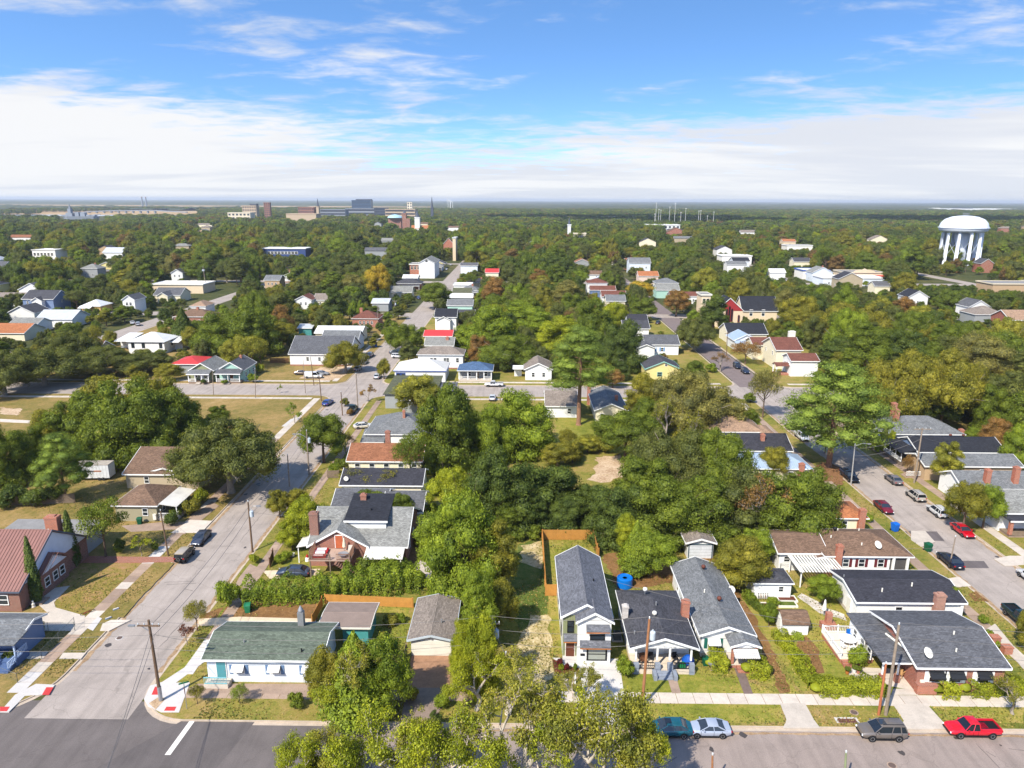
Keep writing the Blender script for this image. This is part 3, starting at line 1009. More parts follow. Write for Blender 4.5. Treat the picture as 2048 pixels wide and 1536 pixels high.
 for s_ in (-1,1):
  y0,y1 = sorted((s_ * wm * .93,s_ * (wm * .985 + .012)))
  tr.box(-k['wb'] + k['wr'] + .05,y0,st[4][1] - .02,k['wb'] - k['wr'] - .05,y1,st[4][1] + .1)
  for xx in (mx_b + .02,mx_b + .02 + (fbx - mx_b) * .92,mx_b + (rbx - mx_b) * .62):
   y0,y1 = sorted((s_ * wm * .95,s_ * (wm + .004)))
   tr.box(xx - .012,y0,st[4][1] + .12,xx + .012,y1,zb - .06)
  for xx in (-k['wb'],k['wb']):
   y0,y1 = sorted((s_ * wm * .8,s_ * (wm + .003)))
   tr.prism([(xx + k['wr'] * 1.14 * math.cos(q * math.pi / 8),k['wr'] + k['wr'] * 1.14 * math.sin(q * math.pi / 8)) for q in range(9)],y0,y1,lambda p,q,d: (p,d,q))
 tr.box(st[-2][0] - .02,-.45,st[-2][2] - .12,st[-2][0] + .05,.45,st[-2][2] + .02)
 out['trim'] = tr.mesh('trim',TRIMB,uv=False)
 b = MB()
 if 'bed' in k:
  x0,x1 = k['bed']
  b.box(x0,-.7,1.0,x1,.7,1.075)
  out['bed'] = b.mesh('bed',TRIMB,uv=False)
  r = MB().box(x0 - .08,-.9,1.05,x1 + .05,-.74,1.22).box(x0 - .08,.74,1.05,x1 + .05,.9,1.22).box(x0 - .1,-.74,1.05,x0 - .02,.74,1.22)
  out['bedrail'] = r.mesh('bed_side',cp,uv=False)
 CARMESH[kind] = out
 return out
def car(kind,p,rz,col,label,name=None,group='vehicles parked along the streets',cat='car',s=1.0,roofcol=None,extras=()):
 """p: ground point, rz: heading of the nose"""
 k = CARS[kind]
 q = car_meshes(kind)
 t = thing(name or {'suv': 'parked_suv','pickup': 'pickup_truck','van': 'parked_van','jeep': 'off_road_car'}.get(kind,'parked_car'),label,cat,(p.x,p.y,.012),rz,group)
 t.scale = (s,s,s)
 col = tuple(col[:3]) + (1,)
 def put(n,me,loc=(0,0,0),par=t,rot=(0,0,0),cc=col):
  o = bpy.data.objects.new(n,me)
  C.objects.link(o)
  o.parent = par
  o.location = loc
  o.rotation_euler = rot
  o.color = cc
  return o
 b = put('body',q['body'])
 put('windows',q['glass'])
 put('roof',q['roof'],cc=(tuple(roofcol[:3]) + (1,)) if roofcol else col)
 put('pillars',q['pillars'])
 put('trim',q['trim'])
 wmax = max(x[4] for x in k['st'])
 for sx in (-1,1):
  for sy in (-1,1):
   w = put('wheel',q['tyre'],(sx * k['wb'],sy * (wmax - .075),k['wr']),rot=(math.pi / 2,0,0))
   put('rim',q['rim'],par=w)
 hl = k['L'] / 2
 f,r = k['st'][-2],k['st'][1]
 for sy in (-1,1):
  put('headlight',q['lampw'],(f[0] + .01,sy * f[4] * .78,f[2] - .02),rot=(0,0,-sy * .45))
  put('taillight',q['lampr'],(r[0] - .02,sy * r[4] * .80,r[2] - .02),rot=(0,0,sy * .3))
  put('mirror',q['mirror'],(k['cab'][1][0] - .35,sy * (wmax + .07),q['zb'] + .1))
 put('bumper',q['bump'],(f[0] + .03,0,f[1] + .08))
 put('bumper',q['bump'],(r[0] - .03,0,r[1] + .12))
 put('number_plate',q['plate'],(-hl - .03,0,.62))
 if 'bed' in q:
  put('cargo_bed',q['bed'])
  put('bed_side',q['bedrail'])
 if 'sunroof' in extras:
  MB().box(-.2,-.38,k['roof'] + .012,.45,.38,k['roof'] + .045).build('sunroof',CARGLASS,t)
 if 'spare' in extras:
  w = put('spare_wheel',q['tyre'],(-hl - .13,0,.95),rot=(0,math.pi / 2,0))
  put('rim',q['rim'],par=w)
 if 'rack' in extras:
  for sy in (-1,1):
   MB().tube([(k['cab'][0][1] + .1,sy * .5,k['roof'] + .03),(k['cab'][0][1] + .15,sy * .5,k['roof'] + .11),(k['cab'][1][1] - .15,sy * .5,k['roof'] + .11),(k['cab'][1][1] - .1,sy * .5,k['roof'] + .03)],.025,5).build('roof_rail',TRIMB,t)
 return t
# ---------------------------------------------------------------- trees and plants
BARK = mat('bark_brown',c(112,92,76),.95,var=.3,vscale=3)
BARKG = mat('bark_grey',c(158,146,132),.95,var=.25,vscale=3)
BARKP = mat('bark_pine',c(150,112,88),.95,var=.3,vscale=3)
BARKW = mat('bark_pale',c(196,184,168),.95,var=.2,vscale=2)
LEAF = leaf_mat('leaf','object')
NEEDLE = leaf_mat('needle','object',.2)
def leaf_mesh(name,pos,nor,size,m,rng,jitter=.75,shape=.62,core=None,rot=None):
 """one small folded blade per point, roughly facing outward"""
 n = len(pos)
 nor = nor + rng.normal(0,jitter,(n,3)) * .6
 nor /= np.linalg.norm(nor,axis=1,keepdims=True) + 1e-9
 t = rng.normal(0,1,(n,3))
 u = np.cross(nor,t); u /= np.linalg.norm(u,axis=1,keepdims=True) + 1e-9
 v = np.cross(nor,u)
 sz = (size * rng.uniform(.6,1.35,n))[:,None] if np.isscalar(size) else (size * rng.uniform(.6,1.35,n))[:,None]
 a = u * sz * .5
 b = v * sz * .5 * shape
 k = nor * sz * .12
 V = np.stack([pos - a - k,pos - b * .9 + k * .4,pos + a - k,pos + b * .9 + k * .4],1).reshape(-1,3)
 F = np.arange(n * 4).reshape(-1,4)
 nq = n
 extra_v,extra_f = [],[]
 if core is not None:
  base = n * 4
  for cx,cy,cz,rx,rz_ in core:
   vs,fs = ico(rng)
   extra_v.append(vs * np.array([rx,rx,rz_]) + np.array([cx,cy,cz]))
   extra_f.append(fs + base)
   base += len(vs)
 me = bpy.data.meshes.new(name)
 allv = np.concatenate([V] + extra_v) if extra_v else V
 tf = np.concatenate(extra_f) if extra_f else np.zeros((0,3),int)
 me.vertices.add(len(allv))
 me.vertices.foreach_set('co',allv.astype(np.float32).ravel())
 nl = nq * 4 + len(tf) * 3
 me.loops.add(nl)
 me.loops.foreach_set('vertex_index',np.concatenate([F.ravel(),tf.ravel()]).astype(np.int32))
 me.polygons.add(nq + len(tf))
 starts = np.concatenate([np.arange(nq) * 4,nq * 4 + np.arange(len(tf)) * 3]).astype(np.int32)
 me.polygons.foreach_set('loop_start',starts)
 me.update(calc_edges=True)
 me.validate()
 me.materials.append(m)
 return me
def ico(rng,_c={}):
 if not _c:
  p = (1 + 5 ** .5) / 2
  v = np.array([(-1,p,0),(1,p,0),(-1,-p,0),(1,-p,0),(0,-1,p),(0,1,p),(0,-1,-p),(0,1,-p),(p,0,-1),(p,0,1),(-p,0,-1),(-p,0,1)],float)
  f = np.array([(0,11,5),(0,5,1),(0,1,7),(0,7,10),(0,10,11),(1,5,9),(5,11,4),(11,10,2),(10,7,6),(7,1,8),(3,9,4),(3,4,2),(3,2,6),(3,6,8),(3,8,9),(4,9,5),(2,4,11),(6,2,10),(8,6,7),(9,8,1)])
  v /= np.linalg.norm(v,axis=1,keepdims=True)
  _c['v'],_c['f'] = v,f
 return _c['v'] * rng.uniform(.8,1.15,(12,1)),_c['f']
def lobes_dome(rng,n,rad,z0,z1,rl,top=.55):
 """clump centres through a rounded crown of given radius between z0 and z1; wide shoulders, rounded top"""
 out = []
 tries = 0
 while len(out) < n and tries < n * 60:
  tries += 1
  d = rng.normal(0,1,3)
  d /= np.linalg.norm(d)
  if d[2] < -.45:
   continue
  rr = rng.uniform(.62,1.0) if rng.random() < .85 else rng.uniform(.1,.6)
  r = rl * rng.uniform(.55,1.45)
  hz = (z1 - z0)
  x,y = d[0] * (rad - r * .8) * rr,d[1] * (rad - r * .8) * rr
  if d[2] > 0:
   z = z0 + hz * (1 - top) + d[2] * (hz * top - r * .7) * rr
  else:
   z = z0 + hz * (1 - top) + d[2] * hz * (1 - top) * rr
  if any((x - q[0]) ** 2 + (y - q[1]) ** 2 + (z - q[2]) ** 2 < (.42 * (r + q[3])) ** 2 for q in out):
   continue
  out.append((x,y,z,r))
 return out
def fill_lobes(rng,lobes,count,flat=.75,inner=.12):
 L = np.array(lobes)
 w = L[:,3] ** 2
 idx = rng.choice(len(L),count,p=w / w.sum())
 d = rng.normal(0,1,(count,3))
 d /= np.linalg.norm(d,axis=1,keepdims=True)
 d[:,2] = np.where((d[:,2] < 0) & (rng.random(count) < .55),-d[:,2],d[:,2])
 rr = rng.uniform(.82,1.08,count)
 rr = np.where(rng.random(count) < inner,rng.uniform(.4,.8,count),rr)
 k = 1 + .16 * np.sin(d[:,0] * 7 + idx) * np.sin(d[:,1] * 6 + idx * 2.1) + .1 * np.sin(d[:,2] * 11 + idx)
 p = L[idx,:3] + d * (L[idx,3] * rr * k)[:,None] * np.array([1,1,flat])
 keep = np.ones(count,bool)
 for j,q in enumerate(L):
  dd = (p - q[:3]) / np.array([1,1,flat])
  keep &= ~((np.linalg.norm(dd,axis=1) < q[3] * .62) & (idx != j))
 return p[keep],d[keep]
def limbs(rng,lobes,trunk_h,r0,bark,lean=0.0,root=0.0,n_limb=12,name='trunk',flare=1.45,twist=.5):
 b = MB()
 tip = Vector((lean * trunk_h,0,trunk_h))
 mid = Vector((lean * trunk_h * .4 + rng.uniform(-.2,.2) * r0,rng.uniform(-.2,.2) * r0,trunk_h * .5))
 b.tube([(0,0,-.15),(0,0,.5),mid,tip],[r0 * flare,r0 * 1.05,r0 * .9,r0 * .7],9)
 L = sorted(lobes,key=lambda q: -q[3])[:n_limb]
 for q in L:
  e = Vector(q[:3])
  s = tip.lerp(mid,rng.uniform(0,.6))
  m1 = s.lerp(e,.45) + Vector((rng.uniform(-1,1),rng.uniform(-1,1),rng.uniform(-.3,.6))) * (e - s).length * .12 * twist * 2
  ln = (e - s).length
  b.tube([s,m1,e],[r0 * .42,r0 * .26,r0 * .08],6)
  for _ in range(2):
   f = e + Vector(rng.normal(0,1,3)) * q[3] * .7
   b.tube([m1.lerp(e,rng.uniform(.1,.7)),f],[r0 * .13,r0 * .03],4)
  if rng.random() < .3:
   f = e + Vector((q[0],q[1],abs(q[2]) * .5)).normalized() * q[3] * rng.uniform(1.1,1.7)
   g_ = f + Vector(rng.normal(0,1,3)) * q[3] * .35
   b.tube([e,f,g_],[r0 * .1,r0 * .06,.012],4)
 return b.mesh(name,bark,True,False)
PROTO = {}
def make_proto(key,seed,kind,rad,h,nleaf,lsize,m=None,bark=None,**kw):
 rng = np.random.default_rng(seed)
 bark = bark or BARK
 m = m or LEAF
 if kind in ('round','oak','tall'):
  nl = kw.get('lobes',26)
  z0 = h * kw.get('z0',.3)
  lob = lobes_dome(rng,nl,rad,z0,h,rad * kw.get('rl',.3),kw.get('top',.6))
  p,d = fill_lobes(rng,lob,nleaf,kw.get('flat',.78),kw.get('inner',.12))
  core = [(x,y,z,r * .74,r * .74 * .78) for x,y,z,r in lob] if kw.get('core',True) else None
  crown = leaf_mesh('crown',p,d,lsize,m,rng,core=core)
  trunk = limbs(rng,lob,h * kw.get('th',.4),kw.get('r0',rad * .07),bark,n_limb=kw.get('nlimb',12),lean=kw.get('lean',0))
 elif kind == 'pine':
  lob = []
  z = h * kw.get('z0',.5)
  lay = kw.get('layers',7)
  for i in range(lay):
   f = i / (lay - 1)
   rr = rad * (1 - .78 * abs(f - .35) ** 1.1) * (1 if f < .5 else 1 - (f - .5) * .9)
   k = max(3,int(9 * (1 - f * .5)))
   a0 = rng.uniform(0,6)
   for j in range(k):
    a = a0 + 6.283 * j / k + rng.uniform(-.4,.4)
    q = rr * rng.uniform(.45,.95)
    lob.append((q * math.cos(a),q * math.sin(a),z + (h - z) * f * .95 + rng.uniform(-.8,.8),rad * rng.uniform(.24,.38)))
  lob.append((0,0,h - .6,rad * .24))
  p,d = fill_lobes(rng,lob,nleaf,.66,.2)
  core = [(x,y,zz,r * .6,r * .36) for x,y,zz,r in lob]
  crown = leaf_mesh('crown',p,d,lsize,m,rng,shape=.4,core=core)
  b = MB()
  r0 = kw.get('r0',.42)
  tp = [(0,0,-.2),(.0,0,.6),(.12,.05,h * .3),(-.05,.1,h * .6),(0,0,h * .95)]
  b.tube(tp,[r0 * 1.4,r0,r0 * .85,r0 * .6,.08],10)
  for x,y,zz,r in lob:
   s = Vector((x * .02,y * .02,zz - .12 * math.hypot(x,y) - .3))
   b.tube([s,Vector((x * .5,y * .5,zz - .25)),(x,y,zz)],[r0 * .2,r0 * .13,.03],5)
  trunk = b.mesh('trunk',bark,True,False)
 elif kind == 'cone':
  n = nleaf
  f = rng.random(n) ** .75
  f = 1 - f
  z = h * kw.get('z0',.06) + (h - h * kw.get('z0',.06)) * f
  prof = kw.get('prof',lambda t: (1 - t) ** .8)
  rr = rad * np.array([prof(t) for t in f]) * rng.uniform(.75,1.08,n)
  a = rng.uniform(0,6.283,n)
  rr *= 1 + .13 * np.sin(a * 5 + z * 3) + .08 * np.sin(a * 9 - z * 5)
  p = np.stack([rr * np.cos(a),rr * np.sin(a),z],1)
  d = np.stack([np.cos(a),np.sin(a),np.full(n,.5)],1)
  core = [(0,0,h * (.08 + .84 * q),max(.05,rad * prof(.08 + .84 * q) * .78),h * .1) for q in np.linspace(0,1,9)]
  crown = leaf_mesh('crown',p,d,lsize,m,rng,core=core)
  trunk = MB().tube([(0,0,-.1),(0,0,h * .5),(0,0,h * .9)],[rad * .12 + .04,rad * .08 + .03,.02],7).mesh('trunk',bark,True,False)
 elif kind == 'bare':
  b = MB()
  tips = []
  def grow(p,d,ln,r,lev):
   q = p + d * ln
   m_ = p.lerp(q,.5) + Vector(rng.normal(0,1,3)) * ln * .09
   b.tube([p,m_,q],[r,r * .8,r * .6],7 if lev < 2 else 4)
   if lev >= kw.get('levels',5):
    tips.append(q)
    return
   if lev >= 3:
    tips.append(q)
   for _ in range(3 if lev in (0,1) else 2 + int(rng.random() < .35)):
    nd = (d + Vector(rng.normal(0,1,3)) * (.62 if lev else .55) + Vector((0,0,.08))).normalized()
    if nd.z < -.1:
     nd.z *= -.3
    grow(q,nd,ln * rng.uniform(.6,.86),r * .58,lev + 1)
  grow(Vector((0,0,-.1)),Vector((0,0,1)),h * .22,kw.get('r0',.28),0)
  tp = np.array([tuple(q) for q in tips])
  sc = h / max(tp[:,2].max(),.1)
  rs = rad / max(np.percentile(np.hypot(tp[:,0],tp[:,1]),92),.1)
  tp = tp * np.array([rs,rs,sc])
  b.v = [(x * rs,y * rs,z * sc) for x,y,z in b.v]
  keep = rng.random(len(tp)) < kw.get('leafy',.6)
  src = tp[keep]
  idx = rng.integers(0,len(src),nleaf)
  d = rng.normal(0,1,(nleaf,3)); d /= np.linalg.norm(d,axis=1,keepdims=True)
  p = src[idx] + d * (rng.uniform(.2,1,nleaf) ** .6)[:,None] * rad * kw.get('tuft',.16) * np.array([1,1,.7])
  d[:,2] += .4
  crown = leaf_mesh('crown',p,d,lsize,m,rng)
  trunk = b.mesh('trunk',bark,True,False)
 PROTO[key] = dict(trunk=trunk,crown=crown,rad=rad,h=h)
 return PROTO[key]
def make_protos():
 for i in range(2):
  make_proto(f'oak{i}',11 + i,'oak',9.0,11.0,46000,.27,bark=BARKG,lobes=44,rl=.23,z0=.08,top=.62,r0=.55,th=.3,nlimb=18)
 for i in range(4):
  make_proto(f'round{i}',21 + i,'round',5.0,9.5,25000,.22,lobes=28 + 3 * i,rl=.29,z0=.08,top=.6,r0=.26)
 for i in range(3):
  make_proto(f'tall{i}',31 + i,'tall',4.4,14.0,28000,.225,lobes=34,rl=.31,z0=.04,top=.55,r0=.28,flat=.9)
 for i in range(3):
  make_proto(f'mass{i}',36 + i,'round',5.0,8.5,32000,.215,lobes=44,rl=.27,z0=-.04,top=.86,r0=.24,flat=.85)
 for i in range(2):
  make_proto(f'loose{i}',41 + i,'round',4.0,7.5,9000,.2,lobes=20,rl=.26,z0=.3,top=.6,r0=.16,core=False,inner=.3)
 make_proto('pine0',51,'pine',6.0,22.0,34000,.26,NEEDLE,BARKP,z0=.46,layers=7,r0=.42)
 make_proto('pine1',52,'pine',6.6,19.0,40000,.26,NEEDLE,BARKP,z0=.36,layers=8,r0=.36)
 make_proto('magnolia',61,'cone',3.4,9.0,16000,.25,z0=.08,prof=lambda t: max(0.02,(1 - t ** 1.8)) * (.75 + .25 * math.sin(3.1 * min(t * 1.8,1))))
 make_proto('cypress',62,'cone',.55,7.0,5200,.13,NEEDLE,z0=.02,prof=lambda t: max(.03,(1 - t) ** .55 * min(1,.55 + t * 3)))
 make_proto('spruce',63,'cone',2.0,5.5,5000,.2,NEEDLE,z0=.03,prof=lambda t: max(.03,1 - t))
 for i in range(2):
  make_proto(f'shrub{i}',71 + i,'round',1.4,2.0,3000,.17,lobes=14,rl=.38,z0=.05,top=.6,r0=.06)
 make_proto('bare0',81,'bare',5.0,10.0,8000,.22,bark=BARKW,levels=6,leafy=.42,tuft=.13,r0=.42)
 make_proto('bare1',82,'bare',5.0,10.0,15000,.22,bark=BARKW,levels=6,leafy=.68,tuft=.17)
 make_proto('bare2',84,'bare',4.0,8.0,2600,.22,bark=BARKG,levels=5,leafy=.45,tuft=.18)
 make_proto('sapling',85,'bare',1.4,3.2,900,.18,bark=BARKG,levels=4,leafy=.9,tuft=.22,r0=.05)
make_protos()
TREES = []          # every tree and bush put down singly, for the labels and the fill
def plant(key,base,h,w,col,autumn=0.0,rz=None,name='tree',cat='tree',label=None,kind='tree',group=None,trunk=True):
 """h: height in metres, w: crown width in metres"""
 q = PROTO[key]
 s,sz = w / (2 * q['rad']),h / q['h']
 t = thing(name,label or '',cat,(base.x,base.y,0),rz if rz is not None else random.Random(int(base.x * 31 + base.y * 17)).uniform(0,6.28),group)
 for n in (('trunk','crown') if trunk else ('crown',)):
  o = bpy.data.objects.new(n if kind != 'shrub' else {'trunk': 'stem','crown': 'foliage'}[n],q[n])
  C.objects.link(o)
  o.parent = t
  o.color = (col[0],col[1],col[2],autumn)
  o.scale = (s * (1 + .12 * math.sin(base.x * 1.7)),s * (1 + .12 * math.sin(base.y * 2.3)),sz)
 TREES.append(dict(o=t,x=base.x,y=base.y,h=h,w=w,key=key,col=col,aut=autumn,fixed=label is not None,kind=kind))
 return t
G_DARK = (0.095,0.132,0.032)
G_OAK = (0.126,0.144,0.043)
G_MID = (0.140,0.182,0.028)
G_OLIVE = (0.217,0.208,0.034)
G_LIME = (0.281,0.314,0.028)
G_BRIGHT = (0.199,0.259,0.031)
G_YEL = (0.258,0.257,0.045)
G_GOLD = (0.42,0.31,0.04)
G_RUST = (0.26,0.155,0.06)
G_PINE = (0.176,0.239,0.048)
G_GREY = (0.206,0.196,0.065)
COLNAME = {G_DARK: 'dark green',G_OAK: 'deep grey-green',G_MID: 'mid green',G_OLIVE: 'olive green',G_LIME: 'lime green',G_BRIGHT: 'bright green',G_YEL: 'yellow-green',G_GOLD: 'golden yellow',G_RUST: 'rusty brown',G_PINE: 'fresh green',G_GREY: 'dull grey-green'}
def tree_at(key,bx,by,top,wpx,col,autumn=.1,**kw):
 b = P(bx,by)
 h = max(1.0,rise_to(b,top))
 mid = Vector((b.x,b.y,h * .6))
 return plant(key,b,h,wpx / pxm(mid),col,autumn,**kw)
def hedge(pts,w,h,label,col,autumn=.05,dens=190,name='hedge',lsize=.17,cat='hedge'):
 """clipped row of shrubs along a line: leaves over a rounded box, denser on top"""
 rng = np.random.default_rng(int(abs(pts[0][0] * 10) + abs(pts[0][1])))
 o0 = Vector((pts[0][0],pts[0][1],0))
 PS,NS,core = [],[],[]
 stems = MB()
 for a,b in zip(pts[:-1],pts[1:]):
  a,b = np.array([a[0] - o0.x,a[1] - o0.y]),np.array([b[0] - o0.x,b[1] - o0.y])
  d = b - a
  Ln = np.linalg.norm(d)
  u = d / Ln
  s = np.array([-u[1],u[0]])
  n = int(Ln * (w + 2 * h) * dens)
  t = rng.uniform(-.02,1.02,n) * Ln
  per = rng.uniform(0,w + 2 * h,n)
  side = np.where(per < h,-w / 2,np.where(per > h + w,w / 2,per - h - w / 2))
  z = np.where(per < h,per,np.where(per > h + w,w + 2 * h - per,h))
  lump = 1 + .2 * np.sin(t * 1.3) + .14 * np.sin(t * 4.3 + 1) + rng.normal(0,.05,n)
  side = side * lump
  z = z * (1 + .16 * np.sin(t * 1.1 + 2) + .1 * np.sin(t * 3.7)) + rng.normal(0,.05,n)
  p = a[None] + u[None] * t[:,None] + s[None] * side[:,None]
  PS.append(np.concatenate([p,z[:,None]],1))
  nn = np.stack([s[0] * side,s[1] * side,np.where((per > h) & (per < h + w),w,.15)],1)
  NS.append(nn / (np.linalg.norm(nn,axis=1,keepdims=True) + 1e-6))
  k = max(1,int(Ln / (w * .6)))
  for i in range(k + 1):
   q = a + d * (i / k)
   core.append((q[0],q[1],h * .42,w * .34,h * .36))
   stems.tube([(q[0],q[1],-.05),(q[0],q[1],h * .5)],.03,5)
 t = thing(name,label,cat,tuple(o0))
 o = bpy.data.objects.new('foliage',leaf_mesh('foliage',np.concatenate(PS),np.concatenate(NS),lsize,LEAF,rng,core=core))
 C.objects.link(o)
 o.parent = t
 o.color = (col[0],col[1],col[2],autumn)
 stems.build('stems',BARK,t,uv=False)
 return t
# ---------------------------------------------------------------- the ground, streets, pavements
ROADZ = -.12
LAWN = ground_mat('lawn_turf',[(.22,c(86,98,40)),(.38,c(118,124,52)),(.52,c(148,138,68)),(.66,c(168,144,90)),(.84,c(188,160,112))],.05,1.3)
LAWNDRY = ground_mat('dry_turf',[(.2,c(96,100,46)),(.4,c(134,122,66)),(.58,c(164,138,86)),(.8,c(190,160,112))],.07,1.5)
LAWNGRN = ground_mat('green_turf',[(.25,c(98,108,40)),(.42,c(134,138,54)),(.58,c(164,152,74)),(.76,c(190,164,104))],.09,1.6)
SHADEGR = ground_mat('rough_grass',[(.25,c(66,88,34)),(.5,c(98,114,50)),(.75,c(136,132,74))],.1,1.4)
FAREARTH = ground_mat('wooded_ground',[(.25,c(52,66,34)),(.5,c(84,88,50)),(.7,c(122,112,70)),(.85,c(150,134,92))],.012,.3)
STRAW = ground_mat('straw_bare',[(.2,c(112,116,56)),(.36,c(158,146,88)),(.52,c(204,184,138)),(.7,c(222,206,170)),(.85,c(230,218,190))],.3,2.2)
SAND = ground_mat('sandy_soil',[(.25,c(168,136,104)),(.5,c(206,178,146)),(.8,c(226,204,178))],.4,2.4)
LITTER = ground_mat('leaf_litter',[(.25,c(104,78,50)),(.5,c(140,104,66)),(.8,c(172,134,90))],.4,2.0)
PINESTRAW = ground_mat('pine_straw',[(.25,c(112,84,56)),(.55,c(150,110,78)),(.8,c(176,138,102))],.5,2.4)
MULCH = ground_mat('mulch',[(.25,c(84,48,38)),(.6,c(120,70,54)),(.85,c(150,96,76))],.9,3)
ASPH_A = asphalt('asphalt_worn',178,166,157)
ASPH_C = asphalt('asphalt_dark',118,110,107,.15)
ASPH_C2 = asphalt('asphalt_mid',162,147,138,.2)
ASPH_P = asphalt('asphalt_patch',112,104,104,.05)
BRICKST = mat('brick_street',c(134,120,117),.9,var=.15,vscale=.6,fine=.15)
KERB = mat('kerb_concrete',c(202,184,164),.9,var=.16,vscale=.9,stain=.3)
REDPAD = paint('tactile_red',214,70,66)
LINEW = paint('road_white',228,222,212)
def sheet(name,pts,z,m,label=None,kind='structure',bottom=None):
 """a slab of ground in world metres; bottom gives it thickness"""
 n = len(pts)
 if bottom is None:
  b = MB().add([(x,y,z) for x,y in pts],[tuple(range(n))])
 else:
  b = MB().add([(x,y,z) for x,y in pts] + [(x,y,bottom) for x,y in pts],
      [tuple(range(n)),tuple(range(2 * n - 1,n - 1,-1))] + [(i,n + i,n + (i + 1) % n,(i + 1) % n) for i in range(n)])
 o = b.build(name,m)
 o['kind'] = kind
 if label:
  o['label'] = label
 return o
def rough_edge(pts,amp=.25,seg=1.2,seed=1):
 r = random.Random(seed)
 out = []
 n = len(pts)
 for i in range(n):
  a,b = pts[i],pts[(i + 1) % n]
  L = math.hypot(b[0] - a[0],b[1] - a[1])
  k = max(1,int(L / seg))
  for j in range(k):
   t = j / k
   out.append((a[0] + (b[0] - a[0]) * t + r.uniform(-amp,amp),a[1] + (b[1] - a[1]) * t + r.uniform(-amp,amp)))
 return out
LAYER = [0.004]
def patch(name,px,m,amp=.25,seed=3,z=None):
 """soft-edged area of ground whose outline is sighted from the camera"""
 pts = [(P(x,y).x,P(x,y).y) for x,y in px]
 if z is None:
  LAYER[0] += .0005
  z = LAYER[0]
 a2 = sum(pts[i][0] * pts[(i + 1) % len(pts)][1] - pts[(i + 1) % len(pts)][0] * pts[i][1] for i in range(len(pts)))
 if a2 < 0:
  pts = pts[::-1]
 return sheet(name,rough_edge(pts,amp,1.0,seed) if amp else pts,z,m)
def arc_block(x0,y0,x1,y1,r=(5,5,5,5)):
 """rectangle with rounded corners: near-left, near-right, far-right, far-left"""
 out = []
 for (cx,cy,a0,rr) in ((x0 + r[0],y0 + r[0],math.pi,r[0]),(x1 - r[1],y0 + r[1],1.5 * math.pi,r[1]),(x1 - r[2],y1 - r[2],0,r[2]),(x0 + r[3],y1 - r[3],.5 * math.pi,r[3])):
  for i in range(9):
   a = a0 + (math.pi / 2) * i / 8
   out.append((cx + rr * math.cos(a),cy + rr * math.sin(a)))
 return out
def offset_ring(pts,d):
 n = len(pts)
 out = []
 for i in range(n):
  a,b = Vector(pts[i - 1]),Vector(pts[(i + 1) % n])
  t = (b - a).normalized()
  out.append((pts[i][0] - t.y * d,pts[i][1] + t.x * d))
 return out
def block(x0,y0,x1,y1,m,name='lawn',r=(5,5,5,5)):
 ring = arc_block(x0,y0,x1,y1,r)
 sheet(name,offset_ring(ring,.16),0.0,m,bottom=-.125)
 inn = offset_ring(ring,.155)
 out = ring
 gut = offset_ring(ring,-.45)
 n = len(ring)
 V = [(x,y,.012) for x,y in inn] + [(x,y,.012) for x,y in out] + [(x,y,ROADZ + .006) for x,y in out] + [(x,y,ROADZ + .006) for x,y in gut]
 F = []
 for i in range(n):
  j = (i + 1) % n
  for k in range(3):
   F.append((k * n + i,(k + 1) * n + i,(k + 1) * n + j,k * n + j))
 o = MB().add(V,F).build('kerb',KERB)
 struct(o)
G = 32000
sheet('ground',[(-G,-200),(G,-200),(G,29500),(-G,29500)],-.135,FAREARTH)
SX = {-394: 10,-278: 10,-162: 10,-46.5: 11,69.5: 11,185: 10,301: 10}
SY = {199.5: 12.5,339.5: 11,480: 11,620: 11}
for x,w in SX.items():
 y0 = 64 if x in (-46.5,69.5) else 190
 y1 = 700 if x in (-46.5,) else 640
 m = ASPH_A
 if x == 69.5:
  sheet('road',[(x - w / 2,64.2),(x + w / 2,64.2),(x + w / 2,199),(x - w / 2,199)],ROADZ,ASPH_A)
  sheet('road',[(x - w / 2 + .8,199.2),(x + w / 2 - .8,199.2),(x + w / 2 - .8,640),(x - w / 2 + .8,640)],ROADZ + .003,BRICKST)
  continue
 sheet('road',[(x - w / 2,y0),(x + w / 2,y0),(x + w / 2,y1),(x - w / 2,y1)],ROADZ,m)
for i,(y,w) in enumerate(SY.items()):
 sheet('road',[(-420,y - w / 2),(330,y - w / 2),(330,y + w / 2),(-420,y + w / 2)],ROADZ + .005,ASPH_A)
sheet('road',[(-110,50),(-14,50),(-14,64.2),(-110,64.2)],ROADZ + .004,ASPH_C)
sheet('road',[(-14,50),(130,50),(130,64.2),(-14,64.2)],ROADZ + .002,ASPH_C2)
sheet('road_patch',[(-44.0,53.0),(-30,53.0),(-27.5,64.1),(-35.2,64.1)],ROADZ + .008,asphalt('asphalt_seam',109,102,100,.05))
sheet('road_shoulder',[(-130,40),(130,40),(130,50.1),(-130,50.1)],-.02,LAWNGRN)
sheet('road',[(-62,50),(-33,50),(-33,67),(-62,67)],ROADZ - .002,ASPH_C)
sheet('road',[(55,60),(84,60),(84,72),(55,72)],ROADZ - .002,ASPH_A)
for ix in (-46.5,69.5):
 sheet('road',[(ix - 14,186),(ix + 14,186),(ix + 14,213),(ix - 14,213)],ROADZ - .002,ASPH_A)
block(-41.0,64.0,64.0,193.2,LAWN,r=(6,5,5,5))
block(-156.5,64.4,-52.0,193.2,LAWNDRY,r=(5,7,5,5))
block(75.0,64.0,180,193.2,LAWN)
block(-41.0,205.8,64.0,334,LAWN)
block(-156.5,205.8,-52.0,334,LAWNDRY)
block(75.0,205.8,180,334,LAWN)
